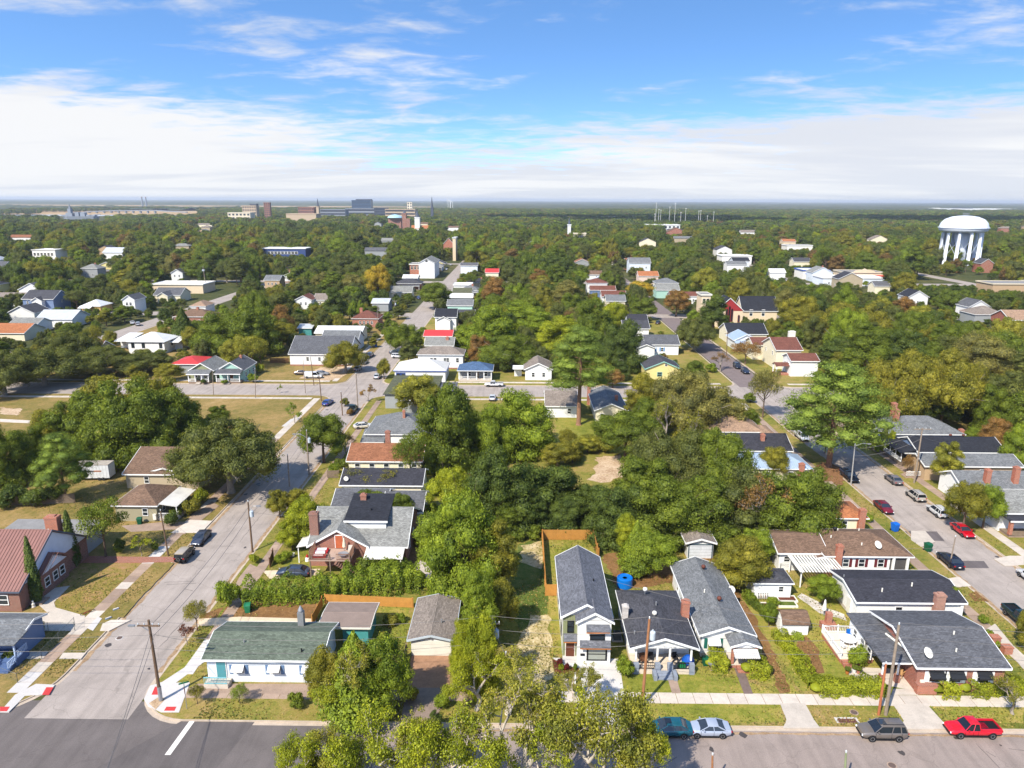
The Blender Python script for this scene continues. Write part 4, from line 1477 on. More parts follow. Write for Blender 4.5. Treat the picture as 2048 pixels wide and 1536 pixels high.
for rx in ((1814,1063,1866,1081),(1925,1122,1960,1136)):
 a,b = P(rx[0],rx[3],ROADZ),P(rx[2],rx[1],ROADZ)
 sheet('road_patch',[(a.x,a.y),(b.x,a.y),(b.x + .6,b.y),(a.x + .6,b.y)],ROADZ + .01,ASPH_P)
a = P(388,1437,ROADZ); b = P(335,1510,ROADZ)
sheet('stop_line',[(a.x - .28,a.y),(a.x + .28,a.y),(b.x + .28,b.y),(b.x - .28,b.y)],ROADZ + .012,LINEW)
def manhole(px,py,label,r=.36,z=ROADZ):
 p = P(px,py,z)
 t = thing('manhole_cover',label,'manhole cover',(p.x,p.y,z + .008))
 MB().lathe([(r * 1.28,0),(r * 1.25,.018),(r,.018)],20).build('ring',CONCNEW if py < 1300 else CONCOLD,t)
 MB().lathe([(r * .98,0),(r * .97,.026),(r * .3,.03)],16).build('cover',mat('cast_iron',c(110,92,84),.7,var=.1),t)
manhole(239,1276,'round manhole cover with pale concrete collar in the left street')
manhole(1708,1425,'rusty round manhole lid in the grass verge by the grey-brown car',z=.02)
manhole(1784,1531,'round manhole lid in the front street at the bottom edge')
PAVED = []
def slabs(p0,p1,w,step,m,base=None,z=.03,gap=.05,name='sidewalk',label=None,mats=None):
 """run of cast slabs with open joints between them"""
 p0,p1 = Vector((p0[0],p0[1])),Vector((p1[0],p1[1]))
 d = p1 - p0
 L = d.length
 n = max(1,int(round(L / step)))
 rz = math.atan2(d.y,d.x)
 ln = L / n
 u = d.normalized()
 s = Vector((-u.y,u.x))
 mid = (p0 + p1) / 2
 PAVED.append([tuple(p0 + s * w * .55),tuple(p1 + s * w * .55),tuple(p1 - s * w * .55),tuple(p0 - s * w * .55)])
 o = bpy.data.objects.new(name,MB().box(-L / 2,-w / 2 + .02,-.1,L / 2,w / 2 - .02,z - .025).mesh(name,base or LITTER))
 C.objects.link(o)
 o.location = (mid.x,mid.y,0)
 o.rotation_euler = (0,0,rz)
 struct(o)
 if label:
  o['label'] = label
 r = random.Random(int(p0.x * 3 + p0.y * 5))
 for i in range(n):
  mm = m
  if mats:
   t = (i + .5) / n
   for lo,hi,q in mats:
    if lo <= t < hi:
     mm = q
  inst('slab',ubox(),mm,o,(-L / 2 + ln * (i + .5),0,z - .09 + r.uniform(-.006,.006)),(ln - gap,w,.09))
 return o
slabs((-37.6,68.35),(59.3,68.35),1.75,1.9,CONC,mats=[(0,.42,CONCOLD)])
slabs((-38.1,71.5),(-38.1,188),1.5,1.7,CONCOLD,mats=[(0,.06,CONCNEW)])
slabs((60.2,71),(60.2,188),1.7,1.8,CONC,mats=[(.1,.9,CONCOLD)])
slabs((-36,190.2),(60,190.2),1.5,1.8,CONC)
slabs((-55.6,68),(-55.6,121),1.75,1.8,CONC,mats=[(0,.075,CONCNEW),(.12,.22,CONCOLD),(.32,.42,CONCOLD),(.46,.56,CONCOLD),(.56,.64,CONCNEW),(.64,.8,CONCOLD),(.84,.92,CONCOLD)])
slabs((-55.6,121),(-55.6,190),1.75,1.8,CONC,mats=[(0,.5,CONCOLD)])
slabs((-150,190.0),(-57,190.0),1.6,1.8,CONC)
slabs((-150,209.2),(-57,209.2),1.6,1.8,CONC)
slabs((-55.6,209.2),(-55.6,300),1.6,1.8,CONC)
slabs((-37.5,209),(60,209),1.5,1.8,CONC)
slabs((78.6,71),(78.6,188),1.7,1.8,CONC,mats=[(.2,.45,CONC),(.45,1,CONCOLD)])
slabs((80,68.35),(130,68.35),1.75,1.9,CONC)
slabs((80,209),(170,209),1.5,1.8,CONC)
def pad(name,px,m,z=.034,th=.12):
 pts = [(P(x,y).x,P(x,y).y) for x,y in px]
 a2 = sum(pts[i][0] * pts[(i + 1) % len(pts)][1] - pts[(i + 1) % len(pts)][0] * pts[i][1] for i in range(len(pts)))
 if a2 < 0:
  pts = pts[::-1]
 PAVED.append(pts)
 LAYER[0] += .0003
 return sheet(name,pts,z + LAYER[0] * .5,m,bottom=z - th)
pad('corner_pavement',[(296,1412),(288,1398),(300,1372),(322,1365),(352,1366),(380,1365),(358,1425),(322,1425)],CONCNEW)
pad('corner_pavement',[(0,1424),(30,1390),(72,1368),(110,1370),(96,1388),(50,1392),(18,1424)],CONCNEW)
for i,q in enumerate(([(303,1390),(310,1374),(319,1374),(316,1390)],[(328,1422),(333,1414),(353,1414),(349,1422)],
   [(84,1390),(93,1375),(107,1375),(98,1390)],[(0,1423),(0,1414),(20,1414),(14,1423)])):
 o = pad('tactile_plate',q,REDPAD,.042,.03)
 tag(o,['red tactile paving plate beside the leaning corner pole','red tactile paving plate near the stop sign','red tactile paving plate at the left kerb facing the side street','red tactile paving plate cut by the left picture edge'][i],'tactile paving')
 o['kind'] = 'thing'
patch('bare_earth',[(299,1408),(320,1392),(332,1398),(312,1420)],SAND,.1,z=.055)
pad('driveway',[(1105,1316),(1238,1318),(1249,1395),(1168,1392),(1158,1336),(1126,1330)],CONCNEW)
pad('driveway',[(1168,1389),(1250,1391),(1256,1408),(1170,1408)],CONCNEW,.045)
pad('driveway',[(1170,1407),(1257,1407),(1275,1452),(1172,1452)],CONCNEW,.03)
pad('driveway',[(1560,1407),(1610,1407),(1628,1440),(1640,1456),(1566,1456),(1573,1440)],CONC,.03)
pad('driveway',[(1786,1409),(1852,1407),(1886,1444),(1905,1458),(1795,1458),(1808,1442)],CONC,.03)
pad('path',[(1332,1346),(1350,1346),(1362,1387),(1344,1387)],CONCOLD)
pad('path',[(1468,1335),(1486,1335),(1506,1388),(1488,1388)],mat('path_dark',c(126,108,100),.9,var=.15))
pad('driveway',[(823,1310),(903,1310),(898,1380),(812,1384)],mat('driveway_worn',c(172,132,104),.92,var=.25,vscale=.7,stain=.5))
pad('driveway',[(815,1376),(900,1376),(870,1445),(800,1445)],mat('driveway_grey',c(150,132,120),.92,var=.2))
patch('straw_strip',[(1022,1405),(1030,1330),(1045,1262),(1064,1232),(1098,1232),(1104,1310),(1106,1345),(1080,1400)],STRAW,.35,5)
patch('straw_strip',[(1040,1125),(1045,1092),(1083,1080),(1090,1125),(1080,1140)],STRAW,.4,6)
patch('rough_grass',[(1018,1210),(1035,1090),(1080,1075),(1092,1150),(1098,1230),(1040,1260)],SHADEGR,.4,7,z=.002)
patch('garden_turf',[(1086,1150),(1084,1075),(1180,1075),(1194,1120),(1226,1210),(1236,1300),(1105,1310),(1098,1200)],LAWNGRN,.1,8,z=.003)
patch('mulch_bed',[(1104,1320),(1127,1316),(1130,1335),(1158,1334),(1161,1349),(1110,1347)],MULCH,.08,9)
patch('front_lawn',[(1245,1395),(1238,1322),(1330,1340),(1420,1332),(1560,1388)],LAWNGRN,.15,10)
patch('front_lawn',[(1398,1330),(1455,1335),(1575,1388),(1600,1388),(1500,1260),(1440,1140),(1420,1150),(1512,1290),(1520,1330)],LAWNGRN,.2,11,z=.0025)
patch('verge',[(1285,1408),(1560,1408),(1570,1445),(1280,1445)],LAWNGRN,.12,12)
patch('verge',[(1615,1408),(1785,1408),(1806,1445),(1640,1445)],LAWN,.12,13)
patch('verge',[(1860,1408),(2048,1410),(2048,1446),(1890,1446)],LAWNGRN,.12,13)
patch('bare_track',[(1560,1386),(1515,1290),(1460,1180),(1438,1118),(1448,1112),(1480,1190),(1530,1270),(1585,1386)],LITTER,.3,14)
patch('garden_turf',[(1480,1190),(1500,1160),(1590,1170),(1660,1190),(1700,1235),(1765,1330),(1760,1380),(1600,1380)],LAWNGRN,.2,15,z=.0022)
patch('bare_patch',[(1590,1290),(1610,1275),(1640,1300),(1650,1345),(1625,1350)],LITTER,.4,16)
patch('stone_path',[(1590,1192),(1608,1188),(1650,1215),(1692,1228),(1690,1240),(1640,1228)],ground_mat('pale_gravel',[(.3,c(170,160,146)),(.6,c(216,208,198)),(.8,c(236,230,222))],.8,4),.3,17)
pad('patio',[(1686,1330),(1720,1335),(1830,1340),(1832,1382),(1780,1372),(1700,1352)],CONC)
pad('patio',[(1786,1378),(1834,1378),(1836,1390),(1782,1390)],CONC)
patch('back_yard',[(1205,1110),(1290,1095),(1345,1130),(1360,1165),(1235,1180)],LITTER,.4,18)
patch('back_yard',[(1365,1108),(1440,1108),(1450,1150),(1420,1140)],LITTER,.4,19)
patch('clearing',[(1180,960),(1195,915),(1245,908),(1250,950),(1215,965)],SAND,.7,20)
patch('meadow',[(1108,900),(1112,838),(1200,836),(1225,880),(1230,905)],LAWNGRN,.5,21)
pad('driveway',[(345,1068),(424,1003),(438,1012),(370,1068)],CONCOLD)
pad('driveway',[(243,1052),(330,1044),(400,1044),(372,1058),(262,1064)],CONCOLD)
pad('driveway',[(380,1040),(425,1042),(402,1066),(342,1066)],CONC,.042)
pad('driveway',[(30,1240),(95,1228),(110,1215),(170,1232),(168,1262),(130,1262),(42,1262)],CONC)
pad('driveway',[(95,1226),(72,1205),(110,1176),(140,1172),(108,1205),(112,1218)],CONC)
pad('driveway',[(205,1248),(222,1240),(262,1240),(218,1262),(200,1262)],CONC,.03)
pad('path',[(40,1305),(96,1304),(86,1318),(28,1318)],CONC)
pad('path',[(126,1306),(172,1306),(162,1318),(118,1318)],CONC)
pad('brick_path',[(158,1112),(285,1114),(350,1114),(350,1124),(278,1126),(160,1126)],BRICKR)
pad('loose_slab',[(174,1256),(196,1234),(204,1237),(186,1262)],CONCNEW)
patch('front_yard',[(105,1215),(150,1128),(280,1126),(196,1222),(165,1230)],ground_mat('patchy_yard',[(.25,c(112,112,48)),(.45,c(146,132,66)),(.62,c(176,140,96)),(.8,c(196,150,122))],.15,1.6),.3,22)
patch('verge',[(196,1230),(290,1126),(348,1126),(244,1236)],LAWNDRY,.15,23)
pad('driveway',[(395,1238),(480,1234),(632,1238),(632,1246),(400,1252)],mat('sand_drive',c(222,200,170),.95,var=.12))
patch('side_yard',[(400,1230),(500,1198),(640,1210),(632,1242),(395,1240)],LITTER,.3,24)
patch('verge',[(330,1362),(396,1300),(440,1225),(470,1190),(420,1262),(405,1310),(376,1362)],LAWNGRN,.15,25)
pad('path',[(322,1366),(408,1310),(420,1316),(352,1366)],CONCNEW)
patch('front_bed',[(358,1424),(384,1390),(640,1394),(640,1430)],LAWN,.15,26)
pad('path',[(376,1384),(390,1368),(640,1368),(640,1390)],CONCOLD)
pad('driveway',[(525,1142),(640,1138),(640,1150),(540,1158)],mat('sand_drive',c(222,200,170),.95))
pad('driveway',[(478,1156),(500,1128),(530,1142),(492,1172),(470,1172)],CONCOLD)
patch('side_lawn',[(542,1134),(556,1108),(610,1098),(645,1108),(640,1134)],LAWNGRN,.2,27)
patch('leafy_yard',[(815,1130),(822,1070),(858,1070),(850,1130),(835,1150)],LITTER,.3,28)
pad('patio',[(820,1150),(838,1122),(870,1120),(860,1165),(840,1170)],CONC)
patch('yard_turf',[(755,1300),(740,1215),(820,1210),(812,1310)],LAWNGRN,.2,29)
pad('path',[(268,856 + 0),(290,838),(296,840),(278,858)],CONC)
pad('path',[(563,853),(582,838),(590,838),(572,853)],CONCNEW)
patch('car_park',[(600,757),(640,735),(700,733),(690,752),(660,762)],SAND,.5,30)
patch('bare_patch',[(0,828),(0,815),(45,818),(40,830)],SAND,.6,31)
pad('path',[(0,844),(0,838),(95,843),(95,848)],CONC)
for q in ([(1822,1062),(1850,1062),(1870,1084),(1842,1094),(1822,1080)],[(1880,1160),(1918,1154),(1942,1172),(1905,1176)]):
 pad('driveway',q,CONC)
pad('path',[(1974,1258),(1990,1248),(2048,1318),(2048,1340)],CONC,.045)
pad('path',[(1988,1118),(2018,1112),(2048,1112),(2048,1130),(2010,1132)],CONC)
patch('pine_straw',[(1625,938),(1650,920),(1690,940),(1680,985),(1640,962)],PINESTRAW,.3,32)
patch('verge',[(1560,868),(1580,866),(1660,925),(1620,925)],LAWN,.2,33)
patch('grass_plot',[(1920,870),(1915,848),(2010,845),(2015,866)],LAWNDRY,.6,34)
patch('bare_patch',[(1936,1190),(1952,1183),(1978,1204),(1950,1204)],LITTER,.2,35)
# ---------------------------------------------------------------- houses of the near block
SH_GREEN = paint('shutter_green',36,110,98)
SH_RED = paint('shutter_red',112,44,50)
SH_WHITE = WHITE
TIMBER = mat('bracket_timber',c(196,122,60),.7,var=.15)
h = house('cottage','pale blue cottage with long green shingle roof at the street corner',(402,1319),645,far=1242,e=3.1,pitch=.30,wall='paleblue',roofm='green',found=mat('block_white',c(214,218,220),.8))
for u,k in ((.28,1),(.60,1),(.90,1)):
 window(h['o'],-h['a'] + 2 * h['a'] * u,-h['b'] - .02,1.05,1.25,1.15,0,WHITE,shut=paint('shutter_blue',110,140,180),awning=WHITE)
window(h['o'],h['a'] + .02,-h['b'] * .3,1.0,1.2,1.2,math.pi / 2,awning=WHITE)
railing(h['o'],(-h['a'] + .05,-h['b'] - 1.2),(-h['a'] + 2.6,-h['b'] - 1.2),.5,m=paint('rail_aqua',140,200,210))
MB().box(-h['a'] - .0,-h['b'] - 1.3,-.1,-h['a'] + 2.7,-h['b'] - .04,.5).build('porch_floor',CONC,h['o'])
door(h['o'],-h['a'] + 1.6,-h['b'] - .03,.5,m=paint('door_aqua',90,160,170))
c_ = MB().box(-.35,-.35,2.5,.35,.35,5.3).build('chimney',GREYM,h['o'],(h['a'] * .42,h['b'] * .75,0))
MB().lathe([(.3,5.3),(.34,5.5),(.2,5.8),(.05,6.1)],10).build('chimney_cowl',GREYM,c_)
add_vent(h,.62,-.7,h=.4,m=BLACKP)
add_vent(h,-.4,-.4,h=.35)
h = house('carport','carport with flat brown roof and teal wall behind the green-roofed cottage',(635,1254),741,far=1204,e=2.9,pitch=.10,wall='teal',roofm='taupeflat',cat='carport',trim=OFFW,pin=2.5)
for x in (-.95,0,.95):
 inst('post',ubox(),WHITE,h['o'],(x * h['a'],-h['b'] + .1,-.1),(.12,.12,2.85))
h = house('garage','narrow garage with white gable front and grey-brown roof at the end of a worn drive',(814,1280),909,far=1196,e=2.35,roof='gy',pitch=.24,wall='white',roofm='taupe',trim=paint('trim_palegrey',196,206,214),cat='garage')
b = MB()
for i in range(4):
 b.box(-2.4,-.06,.05 + i * .5,2.4,0,.52 + i * .5)
b.build('garage_door',OFFW,h['o'],(0,-h['b'] - .01,0))
MB().box(-.12,-.25,0,.12,0,.22).build('lamp',GREYM,h['o'],(0,-h['b'] - .01,2.35))
add_vent(h,.35,-.35,h=.45)
picket_fence(P(812,1312),P(806,1348),'short leaning stretch of weathered board fence beside the white garage front',1.7,OLDWOOD)
# ------- new white two-storey house
nh = house('two_storey_house','new white two-storey house with dark grey gable roof and small pent roofs',(1122,1234),1226,far=1113,e=5.5,roof='gy',pitch=.56,wall='white',roofm='newgrey',ov=.3,left=(.3,.55,.8),right=(.3,.6),winm=BLACKP,wz=1.2)
t = nh['o']
a,b_,e = nh['a'],nh['b'],nh['e']
x0,x1 = -a + 2 * a * .30,a
pf = 1.3
zc = e + .05
MB().box(x0,-b_ - pf,-.2,x1,-b_ + .02,e + .08).build('wing_wall',SID['white'],t)
mx,wd = (x0 + x1) / 2,(x1 - x0) / 2 + .3
MB().prism([(-wd + .3,e + .08),(wd - .3,e + .08),(0,e + .56 * wd - .05)],-b_ - pf,-b_ - .3,lambda p,q,d: (mx + p,d,q)).build('gable_wall',SID['white'],t)
zt = e + .56 * wd
r = MB().prism([(-wd,e),(0,zt),(wd,e),(wd,e + .14),(0,zt + .14),(-wd,e + .14)],-b_ - pf - .3,-b_ + 1.5,lambda p,q,d: (mx + p,d,q)).build('wing_roof',ROOFS['newgrey'],t)
fb = MB()
for q in (-1,1):
 fb.prism([(q * (wd + .03),e - .12),(0,zt - .12),(0,zt + .16),(q * (wd + .03),e + .16)],-b_ - pf - .37,-b_ - pf - .305,lambda p,q_,d: (mx + p,d,q_))
fb.build('fascia',WHITE,r)
MB().box(-a - .01,-b_ - .05,.1,x0 - .01,-b_ - .005,e + .1).build('green_panel',mat('board_batten_sage',c(150,156,116),.7,var=.05,pat='seam',psize=.3,bump=.6),t)
def pent(x,z,w,dep=.6,y=-b_):
 r = MB().prism([(0,z + .62),(0,z + .72),(-dep,z + .12),(-dep,z)],x - w / 2,x + w / 2,lambda p,q,d: (d,y + p,q)).build('pent_roof',ROOFS['newgrey'],t)
 f = MB().box(x - w / 2,y - dep - .03,z - .1,x + w / 2,y - dep + .05,z + .02)
 for s in (-1,1):
  f.tube([(x + s * (w / 2 - .25),y,z - .45),(x + s * (w / 2 - .25),y - dep + .06,z - .03)],.05,4)
 f.build('timber_bracket',TIMBER,t)
yw = -b_ - pf
wx = lambda px: P(px,1318).x - t.location.x + .0
pent(mx + .35,4.5,2.7,y=yw); pent(mx + .1,2.4,3.6,y=yw)
window(t,mx + .35,yw - .02,3.15,1.75,1.25,0,BLACKP)
window(t,mx + .35,yw - .02,.45,2.4,1.7,0,BLACKP,pane=glass('glass_blind',(.16,.17,.15,1),.15))
lx = (-a + x0) / 2
window(t,lx + .05,-b_ - .07,3.3,.8,1.6,0,BLACKP)
pent(lx,2.45,x0 + a - .1,.7,-b_ - .05)
door(t,lx + .05,-b_ - .07,.15,1.0,2.15,m=mat('door_brown',c(110,62,44),.5),frame=OFFW)
MB().box(-a,-b_ - pf,-.1,x0,-b_ - .05,.15).build('step',CONCNEW,t)
MB().box(x0 + .35,yw - .12,1.1,x0 + .85,yw - .01,1.35).build('letter_box',BLACKP,t)
add_vent(nh,.45,-.1,h=.3,m=BLACKP)
ac_unit(P(1234,1278).x,P(1234,1278).y,'dark square air conditioner on a pad right of the new white house')
pA,pB,pC,pD = P(1092,1192),P(1085,1080),P(1186,1080),P(1196,1118)
picket_fence(pA,pB,'tall cedar fence running back along the left of the new white house')
picket_fence(pB,pC,'tall cedar fence closing the back of the new white house yard')
picket_fence(pC,pD,'short cedar fence right of the new white house yard')
picket_fence(pA,(nh['x0'] + .3,pA.y),'short cedar fence panel joining the new white house wall')
# ------- dark-roofed bungalow with a deep porch
h = house('bungalow','white bungalow with dark charcoal roof and cluttered front porch',(1260,1297),1399,far=1180,e=3.2,roof='gyh',pitch=.34,wall='white',roofm='slate',pin=2.6,left=(.3,.5,.75),right=(.3,.6),found=CONC)
t = h['o']; a,b_ = h['a'],h['b']
MB().box(-a,-b_ - .6,-.1,a,-b_ + 2.58,.55).build('porch_floor',mat('porch_cream',c(220,204,184),.8,var=.1),t)
PIER = mat('pier_bluegrey',c(150,158,172),.8)
for x in (-.97,-.22,.22,.97):
 inst('pier',ubox(),PIER,t,(x * (a - .3),-b_ - .45,-.1),(.6,.5,1.45))
 inst('column',ubox(),WHITE,t,(x * (a - .3),-b_ - .35 + .45,1.35),(.2,.2,1.75))
MB().box(-a,-b_ - .05,3.02,a,-b_ + .2,3.26).build('porch_beam',WHITE,t)
IRON = mat('iron_black',c(40,40,44),.6)
railing(t,(-a + .7,-b_ - .45),(-.22 * a - .35,-b_ - .45),.55,m=IRON,step=.2)
railing(t,(.22 * a + .35,-b_ - .45),(a - .7,-b_ - .45),.55,m=IRON,step=.2)
sb = MB()
for i in range(3):
 sb.box(-.9,-b_ - 1.7 + .35 * i,-.1,.9,-b_ - .6,.16 * (i + 1))
sb.build('steps',PIER,t)
for s in (-1,1):
 inst('step_wall',ubox(),PIER,t,(s * 1.15,-b_ - 1.2,-.1),(.4,1.3,.75))
door(t,0,-b_ + 2.56,.55,m=paint('door_white',220,224,226))
for x in (-.6,.55):
 window(t,x * a,-b_ + 2.57,1.2,1.3,1.3)
add_chimney(h,-.93,-.02,1.5,.7,.6,mat('brick_white',c(206,200,196),.9,var=.15,pat='brick',psize=(.23,.078,.01)))
chimney(t,a + .15,b_ * .05,0,5.4,.9,.75,BRICKO)
add_vent(h,-.15,.62,turbine=True,m=WHITE)
add_vent(h,-.1,-.25,turbine=True,m=OFFW)
add_vent(h,.05,.1,h=.5)
add_vent(h,-.78,-.62,h=.4)
FX,FY = t.location.x,t.location.y
def seat(x,y,z,label,m,rz=0.0,s=1.0):
 q = thing('porch_chair',label,'chair',(x,y,z),rz)
 q.scale = (s,s,s)
 MB().box(-.28,-.28,.38,.28,.28,.46).build('seat',m,q)
 MB().box(-.28,.22,.46,.28,.3,.98).build('backrest',m,q)
 for sx in (-1,1):
  for sy in (-1,1):
   inst('leg',ubox(),m,q,(sx * .24,sy * .24,0),(.05,.05,.4))
  MB().box(sx * .3 - .03,-.26,.62,sx * .3 + .03,.26,.67).build('arm',m,q)
 return q
seat(FX - .62 * a,FY - b_ + .7,.55,'brown armchair at the left end of the dark bungalow porch',mat('wicker_brown',c(112,74,52),.9),.3,1.2)
seat(FX - .35 * a,FY - b_ + 1.2,.55,'dark chair in the middle left of the dark bungalow porch',IRON,-.2)
seat(FX + .45 * a,FY - b_ + 1.2,.55,'dark chair right of the door on the dark bungalow porch',IRON,.2)
q = thing('storage_tub','green plastic tub on the dark bungalow porch','tub',(FX + .6 * a,FY - b_ - .1,.55),.2)
MB().box(-.35,-.25,0,.35,.25,.5).build('body',paint('tub_green',30,150,90),q)
MB().box(-.38,-.28,.5,.38,.28,.57).build('lid',paint('tub_green',30,150,90),q)
q = thing('tarpaulin_heap','bright blue tarpaulin heap at the right end of the dark bungalow porch','tarpaulin',(FX + .86 * a,FY - b_ + .9,.55))
MB().lathe([(.75,0),(.72,.35),(.5,.7),(.22,.95),(.04,1.0)],9).build('cover',paint('tarp_blue',20,90,190,.4),q)
bin_(P(1410,1330),'dark green bin at the right corner of the dark bungalow porch',paint('bin_green',20,96,66),.1)
ac_unit(P(1242,1281).x - 1.2,P(1242,1281).y + 5.5,'grey air conditioner between the bungalow and the new white house')
# ------- grey-roofed house with green shutters
h = house('bungalow','white bungalow with long grey roof, green shutters and small gabled porch',(1399,1271),1513,far=1129,e=3.1,roof='gy',pitch=.36,wall='white',roofm='grey',left=(.2,.4,.6,.8),right=(.3,.6),found=CONC)
t = h['o']; a,b_ = h['a'],h['b']
window(t,-a + 2 * a * .24,-b_ - .02,1.15,1.35,1.35,0,WHITE,shut=SH_GREEN,awning=WHITE)
porch(h,.50,1.0,2.2,e=2.95,fz=.6,roofm='grey',kind='gable',cols=2,rail=None,pitch=.34,colw=.3,floor=CONC,base=BRICKO,step_x=.72,colm=BRICKO)
MB().prism([(0,2.55),(0,2.62),(-1.2,2.25),(-1.2,2.12)],a * .02,a * .98,lambda p,q,d: (d,-b_ - 2.2 + p,q)).build('awning',metal_roof('awning_white',222,218,216,.25,'wave',stain=.5),t)
door(t,a * .45,-b_ - .03,.6)
for y,k in ((.62,0),(-.32,0)):
 add_vent(h,.12,y,turbine=True,m=mat('rusty_vent',c(112,64,52),.7))
add_vent(h,-.25,-.05,h=.45,m=OFFW)
dp = P(1494,1222)
dish(t,a + .5,dp.y - t.location.y + .5,2.3,.5,.3)
h = house('garage','white garage with square door half hidden under trees behind the grey bungalow',(1372,1086),1434,far=1044,e=2.7,roof='gy',pitch=.3,wall='white',roofm='taupe',cat='garage')
MB().box(-1.7,-.08,-.05,1.7,0,2.2).build('garage_door',mat('door_steel',c(206,210,216),.5,pat='lap',psize=.5),h['o'],(0,-h['b'] - .01,0))
f = MB().box(-1.85,-.1,-.05,-1.7,.0,2.35).box(1.7,-.1,-.05,1.85,.0,2.35).box(-1.7,-.1,2.2,1.7,0,2.35)
f.build('door_frame',paint('frame_dark',80,100,110),h['o'],(0,-h['b'] - .01,0))
# ------- long brown-roofed house
h = house('ranch_house','long white house with brown shingle roof, dark red shutters and brick chimney',(1650,1112),1827,ridge=1063,e=3.1,roof='hip',pitch=.38,wall='white',roofm='brown',found=BRICKR,front=(),right=(.4,))
t = h['o']; a,b_ = h['a'],h['b']
for u,w in ((.24,.95),(.43,.95),(.66,.95)):
 window(t,-a + 2 * a * u,-b_ - .02,1.2,w,1.3,0,WHITE,shut=SH_RED)
for x in (.80,.97):
 inst('column',ubox(),WHITE,t,(-a + 2 * a * x,-b_ - .25,0),(.3,.3,2.9))
MB().box(-a + 2 * a * .77,-b_ - .03,.3,a - .1,-b_ - .005,2.7).build('painted_porch_shade',mat('shade_grey',c(86,84,84),.8),t)  # flat dark panel painted as porch shade; the wall itself is not recessed
chimney(t,-a + 2 * a * .13,-b_ - .4,-.1,4.9,.85,.6,BRICKO)
dish(h['roof'],a * .28,-b_ * .75,roof_z(h,a * .28,-b_ * .75),.6,.4)
for u,v,k in ((-.35,.3,0),(.15,.3,0),(-.05,-.55,0),(-.62,-.1,0)):
 add_vent(h,u,v,h=.35,m=OFFW)
add_vent(h,-.45,.2,turbine=True,m=BLACKP)
w = house('wing','',(1556,1106),1657,ridge=1066,e=3.0,pitch=.34,wall='white',roofm='brown',into=h,front=(.18,),left=(.3,.7),wsize=(1.1,.9),wz=1.4)
porch(w,.78,.98,.9,e=2.5,fz=.15,roofm='brown',kind='gable',cols=0,rail=None,steps=False)
chain_fence([P(1560,1142),P(1640,1150)],'low chain-link fence in front of the brown-roofed house')
picket_fence(P(1668,1134),P(1815,1134),'dark weathered plank fence below the red-shuttered house',1.1,mat('dark_plank',c(92,72,60),.9,var=.2))
ac_unit(P(1535,1120).x,P(1535,1120).y,'grey air conditioner at the left end of the brown-roofed house',.1,1.2)
# ------- sheds, pergola
h = house('shed','small white shed with dark hip roof and a row of bicycles outside',(1507,1166),1588,ridge=1141,e=2.5,roof='hip',pitch=.36,wall='white',roofm='slate',cat='shed',ov=.25)
window(h['o'],h['a'] * .45,-h['b'] - .02,1.1,.7,.8)
pA,pB = P(1612,1176),P(1668,1176)
t = thing('pergola','white slatted pergola between the small shed and the dark-roofed house','pergola',((pA.x + pB.x) / 2,pA.y,0))
hw = (pB.x - pA.x) / 2 + 1.2
for s in (-1,1):
 for y in (0.2,4.5):
  inst('post',ubox(),WHITE,t,(s * (hw - .4),y,-.1),(.15,.15,2.55))
 MB().box(s * (hw - .4) - .06,-.2,2.45,s * (hw - .4) + .06,5.0,2.62).build('beam',WHITE,t)
n = 15
for i in range(n):
 inst('slat',ubox(),OFFW,t,(-hw + .1 + 2 * (hw - .1) * i / (n - 1),2.4,2.63),(.26,5.4,.05))
p = P(1565,1268)
t = thing('garden_shed','little white barn-style garden shed with dark brown roof beside the hedge','shed',(p.x + 1.5,p.y + 1.1,0))
ring = [(-1.25,0),(1.25,0),(1.25,1.5),(.8,2.15),(0,2.5),(-.8,2.15),(-1.25,1.5)]
MB().prism(ring,-1.6,1.6,lambda q,z,d: (d,q,z)).build('wall',SID['white'],t)
MB().prism([(-1.4,1.42),(-.88,2.2),(0,2.6),(.88,2.2),(1.4,1.42),(1.44,1.5),(.92,2.3),(0,2.7),(-.92,2.3),(-1.44,1.5)],-1.75,1.75,lambda q,z,d: (d,q,z)).build('roof',ROOFS['brown'],t)
MB().box(-1.66,-.6,0,-1.61,.6,1.7).build('door',WHITE,t)
# ------- white house with dark roof
h = house('house','white house with wide dark grey roof and brick chimney beside the right street',(1713,1204),1933,far=1139,e=3.2,pitch=.22,wall='white',roofm='dark',left=(),front=(.40,),found=CONC)
t = h['o']; a,b_ = h['a'],h['b']
door(t,-a - .02,-b_ * .45,.2,rz=-math.pi / 2,m=OFFW)
chimney(t,-a + 2 * a * .75,-b_ - .55,-.1,4.6,1.15,.8,brick('pink',186,126,106))
for u,v in ((-.42,-.55),(.2,-.3)):
 add_vent(h,u,v,h=.5,m=OFFW)
inst('column',ubox(),WHITE,t,(a - .1,-b_ - .1,0),(.35,.3,2.9))
add_vent(h,-.93,.2,h=.3)
